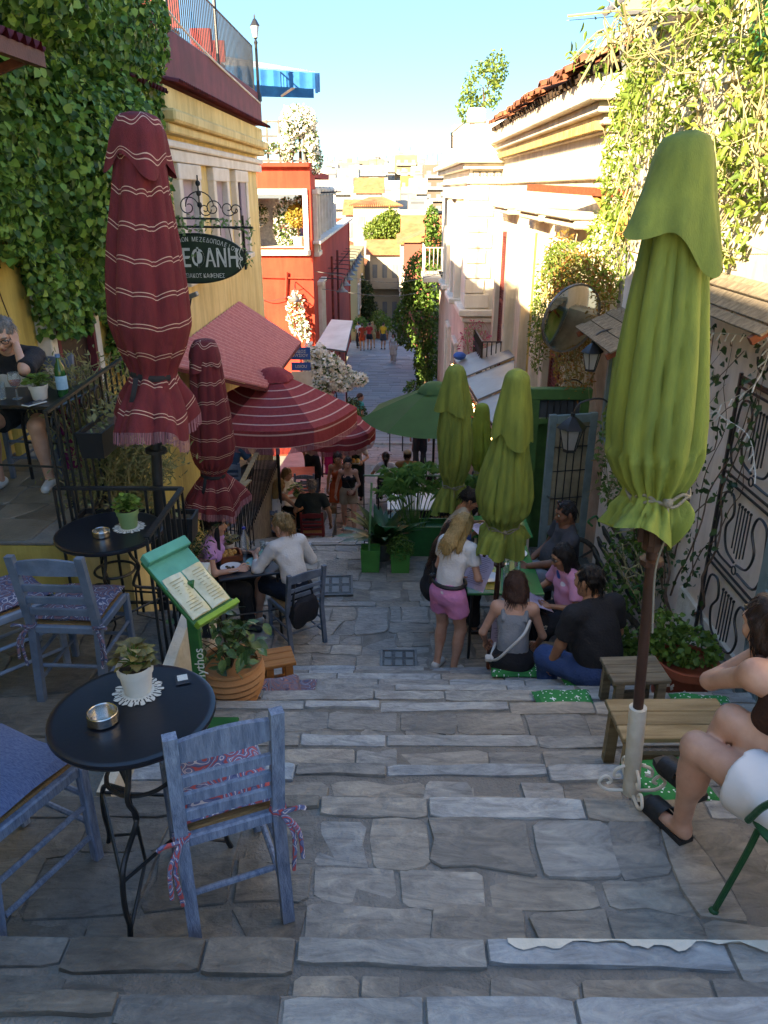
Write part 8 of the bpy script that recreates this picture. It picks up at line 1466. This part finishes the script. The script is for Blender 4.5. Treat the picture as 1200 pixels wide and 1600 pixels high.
p12 = person('grey haired man in a dark tee on the red chair', (-1.42, 12.86, -3.89), R(3), sit(lean=4, hp=4, hy=20, lh=(-.2, .3, .72), rh=(.32, .1, .5)), 'tan', ('short', 'grey'), (cloth('dark_olive', '#2b302a', '#222620'), .65, -.07), (c_grey, 1.2, .03), s_bk, H=1.76, fem=False, res=.018)
p13 = person('woman in a black tank top and beige shorts walking up with a belt bag', (-.88, 14.9, gz(14.9)), R(182), dict(lean=4, hp=8, lh=(-.1, .28, 1.02), rh=(.3, .05, .72), lf=(-.1, .22, .1), rf=(.1, -.15, .08), curl=.8), 'light', ('bun', 'black'), (c_blk, .3, .08), (cloth('beige', '#b5a48c', '#9c8b74'), .62, .02), s_wh, H=1.68, res=.017, tank=True)
b = MB(); pillow(b, (0, 0, 0), .2, .07, .12); o = b.obj('belt_bag', mat('brown_leather', '#8a4a30', '#6f3a24', rough=.5), p13); o.location = (-.06, .17, .93); o.rotation_euler = (1.3, 0, 0); b = MB(); b.tube(catmull([(.12, -.05, 1.4), (.08, .14, 1.3), (-.04, .16, 1.05), (-.1, .15, .96)], 5), .008, 5); b.obj('strap', s_bk, p13)
bg_ = thing('paper_bag', 'brown paper bag carried by the woman in the black tank top', 'bag', W(p13, (.34, .05, .34))); b = MB(); b.box((0, 0, .12), (.16, .1, .24), ch=.006); b.obj('sack', mat('kraft', '#8a6a48', '#735638', rough=.85), bg_); b = MB(); b.tube([(-.05, 0, .24), (-.04, 0, .33), (.04, 0, .33), (.05, 0, .24)], .005, 5); b.obj('handle', _M['kraft'], bg_)
p14 = person('woman in orange walking just behind the woman in the black tank top', (-1.12, 15.35, gz(15.35)), R(185), dict(lean=4, hp=8, lh=(-.22, .05, .74), rh=(.25, .06, .74), lf=(-.1, -.12, .08), rf=(.1, .2, .1), curl=.8), 'tan', ('bun', 'brown'), (cloth('orange', '#c4572c', '#ad4922'), .3, -.1), (cloth('orange2', '#c4572c', '#ad4922'), .85, .03), s_wh, H=1.68, res=.019, tank=True)
bg2 = thing('striped_bag', 'dark and white striped bag with a bottle sack beside the walking women', 'bag', W(p14, (.3, .08, .42))); b = MB(); b.box((0, 0, .12), (.12, .1, .3), ch=.02); b.obj('sack', mat('kraft2', '#7d6046', '#66503a', rough=.8), bg2)
for k in range(3): b = MB(); b.box((.03, .06, .18+k*.07), (.14, .03, .035), ch=.006); b.obj('stripe', m_letter if k % 2 == 0 else s_bk, bg2)
p15 = person('waitress in a white tee and dark green apron carrying a tray', (-.82, 17.4, gz(17.4)), R(172), dict(lean=3, hp=10, lh=(-.2, .32, 1.08), rh=(.25, .25, 1.05), curl=.6), 'light', ('bun', 'brown'), (cw_t, .75, -.06), (c_blk, 1.95, .02), s_bk, H=1.7, res=.018)
b = MB(); b.grid(lambda u, v: Vector(((u-.5)*(.3 if v < .45 else .2), .155-.05*(2*u-1)**2+.02*math.sin(v*3), .72+.62*v)), 8, 8); b.obj('apron', cloth('apron_green', '#1f3a2c', '#172d22'), p15)
tr = thing('serving_tray', 'tray of food carried by the waitress', 'tray', W(p15, (.05, .42, 1.1))); b = MB(); b.box((0, 0, 0), (.42, .3, .015), ch=.004); b.obj('tray', m_plate, tr)
for k in range(8): b = MB(); b.ell((0, 0, 0), (.05, .045, .03), 8, 6); o = b.obj('snack', _M['egg_yellow'] if k % 2 else _M['bread'], tr); o.location = (-.15+.1*(k % 4), -.07+.14*(k//4), .03)
p16 = person('person in bright pink trousers half hidden by the open maroon parasol', (-1.55, 19.3, gz(19.3)), R(10), dict(lean=4), 'light', ('long', 'brown'), (cw_t, .6, -.05), (cloth('fuchsia', '#c2246a', '#a81c5a'), 1.75, .05), s_wh, H=1.7, res=.022)
p17 = person('person in a beige shirt and black trousers beside the salmon tables', (-1.95, 18.0, gz(18)), R(-20), dict(lean=3, rh=(.28, .1, .8)), 'tan', ('short', 'brown'), (cloth('beige_shirt', '#a89a88', '#938573'), .7, -.1), (c_blk, 1.95, .03), s_bk, H=1.74, fem=False, res=.022)
p18 = person('person in a blue tee sitting on the dark blue patio chair', (-2.62, 11.75, -2.59), R(-10), sit(lean=6, lh=(-.3, .3, .75), rh=(.25, .35, .76)), 'tan', ('short', 'brown'), (cloth('petrol', '#2f4a63', '#253c52'), .65, -.07), (c_grey, 1.2, .03), s_bk, H=1.75, fem=False, res=.02)
p19 = person('man in a teal shirt walking behind the maroon parasols', (-1.12, 24.6, gz(24.6)), R(-60), dict(lean=6, lf=(-.1, .28, .1), rf=(.1, -.25, .12), hy=-20), 'light', ('short', 'brown'), (cloth('teal', '#2a9a96', '#228280'), .6, -.06), (c_blk, 1.95, .03), s_bk, H=1.75, fem=False, res=.022)
# lower right tables
p20 = person('dark ponytailed woman in a white tee under the green parasol', (-.12, 16.8, gz(16.8)), R(0), sit(lh=(-.25, .35, .76), rh=(.4, .2, .8)), 'tan', ('pony', 'black'), (cw_t, .6, -.06), (c_blk, 1.9, .02), s_bk, H=1.66, res=.018)
p21 = person('man in a tan tee and tan cap under the green parasol', (.38, 16.8, gz(16.8)), R(0), sit(lh=(-.25, .35, .76), rh=(.25, .35, .76), cap=cloth('tan_cap', '#a8987c', '#948468')), 'light', ('short', 'brown'), (cloth('tan_tee', '#96744a', '#82633d'), .65, -.07), (c_grey, 1.2, .03), s_bk, H=1.76, fem=False, fat=1.1, res=.018)
p22 = person('waiter all in black standing with his back to us under the green parasol', (.82, 20.8, gz(20.8)), R(5), dict(lean=2, lh=(-.28, .02, .78), rh=(.28, .02, .78)), 'tan', ('short', 'black'), (c_blk, .6, -.06), (c_blk, 1.95, .03), s_bk, H=1.78, fem=False, res=.02)
p23 = person('dark haired man bending over his table under the green parasol', (1.12, 14.75, gz(14.75)), R(60), sit(lean=18, bend=18, hp=25, lh=(-.2, .4, .78), rh=(.1, .36, .92)), 'brown', ('short', 'black'), (cw_t, .65, -.06), (c_blk, 1.9, .02), s_bk, H=1.74, fem=False, res=.02)
p24 = person('person in a dark top beside the slim lime parasol', (1.66, 12.6, gz(12.6)), R(70), sit(.75, lean=10), 'brown', ('short', 'black'), (c_blk, .6, -.06), (c_blk, 1.9, .02), s_bk, H=1.74, fem=False, res=.02)
# far crowd
for (px, Y, lab, tc_, bc_, bl, rz, hs_) in ((561, 50.5, 'person in white and black at the left of the far crowd', cw_t, c_blk, 1.9, 30, 'black'), (566, 49.3, 'person in an orange red dress in the far crowd', cloth('orange_red', '#b5401f', '#9c3418'), cloth('orange_red2', '#b5401f', '#9c3418'), .6, 10, 'brown'), (577, 49.8, 'person in a red top and black shorts in the far crowd', cloth('red_top', '#c03a34', '#a82e2a'), c_blk, .5, -10, 'black'), (582.5, 50.6, 'person in tan clothes in the far crowd', cloth('tan_clothes', '#a58a5a', '#8f7648'), cloth('tan_clothes2', '#a58a5a', '#8f7648'), .8, 15, 'blonde'), (598.5, 50.0, 'person in a yellow tee and dark shorts in the far crowd', cloth('yellow_tee', '#d0a52e', '#b89024'), cloth('slate', '#3a4250', '#2e3540'), .8, -20, 'brown')):
    person(lab, (at(px, 520, Y).x, Y, gz(Y)), R(rz), dict(lean=2), 'tan', ('short', hs_), (tc_, .5, -.05), (bc_, bl, .03), s_bk, H=1.72, res=.028, hres=.018, group='far crowd')
person('dark haired woman in white trousers walking alone up the street', (at(615, 540, 44).x, 44, gz(44)), R(170), dict(lean=2, lf=(-.1, .15, .08), rf=(.1, -.15, .08)), 'light', ('long', 'black'), (cw_t, .3, -.03), (cloth('ivory', '#cfc0b4', '#b8a99d'), 1.95, .05), s_wh, H=1.68, res=.024, hres=.015)
# upper terrace
p31 = person('grey haired woman with glasses in a black printed tee eating on the upper terrace', (-2.72, 5.72, .215), R(176), sit(lean=12, bend=20, hp=30, hy=14, lh=(-.1, .3, 1.06), le=(-.7, .2, -1), rh=(.32, .3, .82), ld=(.3, -.2, .9), curl=.9, lf=(-.2, .35, .08), rf=(.16, .4, .08)), 'light', ('short', 'grey'), (c_bw, .95, -.08), (c_blk, .75, .02), s_wh, H=1.68, fat=1.15, res=.014, hres=.008, glasses=True)
fk = MB(); fk.tube([(0, 0, 0), (.0, .04, .16)], .004, 5); o = fk.obj('fork', m_steel, label='fork in the eating woman hand', cat='fork'); o.location = W(p31, (.34, .36, .78))
chair('chair under the eating woman on the upper terrace', (-2.72, 5.74, .215), R(176), m_cgrey, None)
# woman at the right edge in front
p32 = person('woman in white shorts and a brown top sitting crossed-legged at the right photo edge', (1.36, 1.86, 0), R(22), sit(.41, lean=32, bend=32, side=20, hp=15, hy=6, lf=(-.1, .44, .08), rf=(.0, .5, .2), lk=(-.2, .5, 1), rk=(-.35, .6, 1), lh=(.16, .46, .78), rh=(.26, .4, .72), le=(-1.1, .3, -1), re=(.6, .1, -.8), ld=(.3, .2, 1), ln=(-.2, 1, .1), curl=.8), 'light', ('long', 'brown'), (cloth('brown_top', '#3f2318', '#311a11'), .3, .14), (mat('white_linen', '#dcd8d6', '#cdc9c8', scale=3, rough=.9, bump=.12, bscale=25), .55, .035), None, H=1.62, res=.011, hres=.008, tank=True)
phone('phone held by the woman at the right photo edge', W(p32, (.17, .52, .84)), R(22), (R(55), 0), mat('phone_case2', '#6f6450', '#4a4436', rough=.35))
for k, q in enumerate(((-.1, .44, 0), (.0, .5, .12))):
    sl_ = thing('slide_sandal', 'black slide sandal on the %s foot of the woman at the right edge' % ('lower', 'raised')[k], 'sandal', W(p32, (q[0]-.0, q[1]+.05, q[2])), R(22)); b = MB(); b.add([(x*w_, y, z) for z in (0, .03) for x, y, w_ in ((-1, -.09, .032), (1, -.09, .032), (1, .0, .036), (1, .1, .046), (1, .15, .03), (-1, .15, .03), (-1, .1, .046), (-1, .0, .036))], [tuple(range(8))[::-1], tuple(range(8, 16))]+[(i, (i+1) % 8, 8+(i+1) % 8, 8+i) for i in range(8)]); b.obj('sole', s_bk, sl_, ang=50); b = MB(); b.grid(lambda u, v: Vector((.05*math.cos(PI*u)*-1, .02+.09*v, .025+.055*math.sin(PI*u)*(1-.25*v))), 12, 5); b.obj('strap', s_bk, sl_)
gc = thing('green_metal_chair', 'green metal cafe chair under the woman at the right edge', 'chair', (1.34, 1.84, 0), R(22)); m_gm = mat('green_metal', '#1f5a36', '#184a2b', rough=.4, scale=6); b = MB(); b.lathe([(0, .435), (.19, .435), (.2, .445), (.2, .452), (.19, .458), (0, .455)], n=28); b.obj('seat', m_gm, gc)
for a in (.6, 2.5, 3.9, 5.5): b = MB(); b.tube(catmull([(.16*math.cos(a), .16*math.sin(a), .44), (.18*math.cos(a), .18*math.sin(a), .3), (.24*math.cos(a), .24*math.sin(a), .0)], 5), .011, 8); b.ell((.24*math.cos(a), .24*math.sin(a), .008), (.018, .018, .012), 8, 6); b.obj('leg', m_gm, gc)
b = MB(); b.tube(catmull([(-.19, .1, .45), (-.22, .02, .6), (-.21, -.12, .76), (-.12, -.24, .86), (.0, -.27, .88), (.12, -.24, .86), (.21, -.12, .76), (.22, .02, .6), (.19, .1, .45)], 6), .011, 8); b.obj('back_hoop', m_gm, gc); b = MB(); [b.tube([(x, -.18, .45), (x*1.1, -.262, .86)], .007, 6) for x in (-.08, 0, .08)]; b.obj('back_rod', m_gm, gc)
# green menu leaning by her, cushion on her chair
b = MB(); b.box((0, 0, 0), (.2, .28, .012), ch=.003); o = b.obj('green_menu', mat('lime_board', '#7fae2e', '#6c9a24', rough=.5), label='lime green menu card leaning at the right photo edge', cat='menu'); o.location = (1.72, 2.72, .42); o.rotation_euler = (R(60), 0, R(-20))
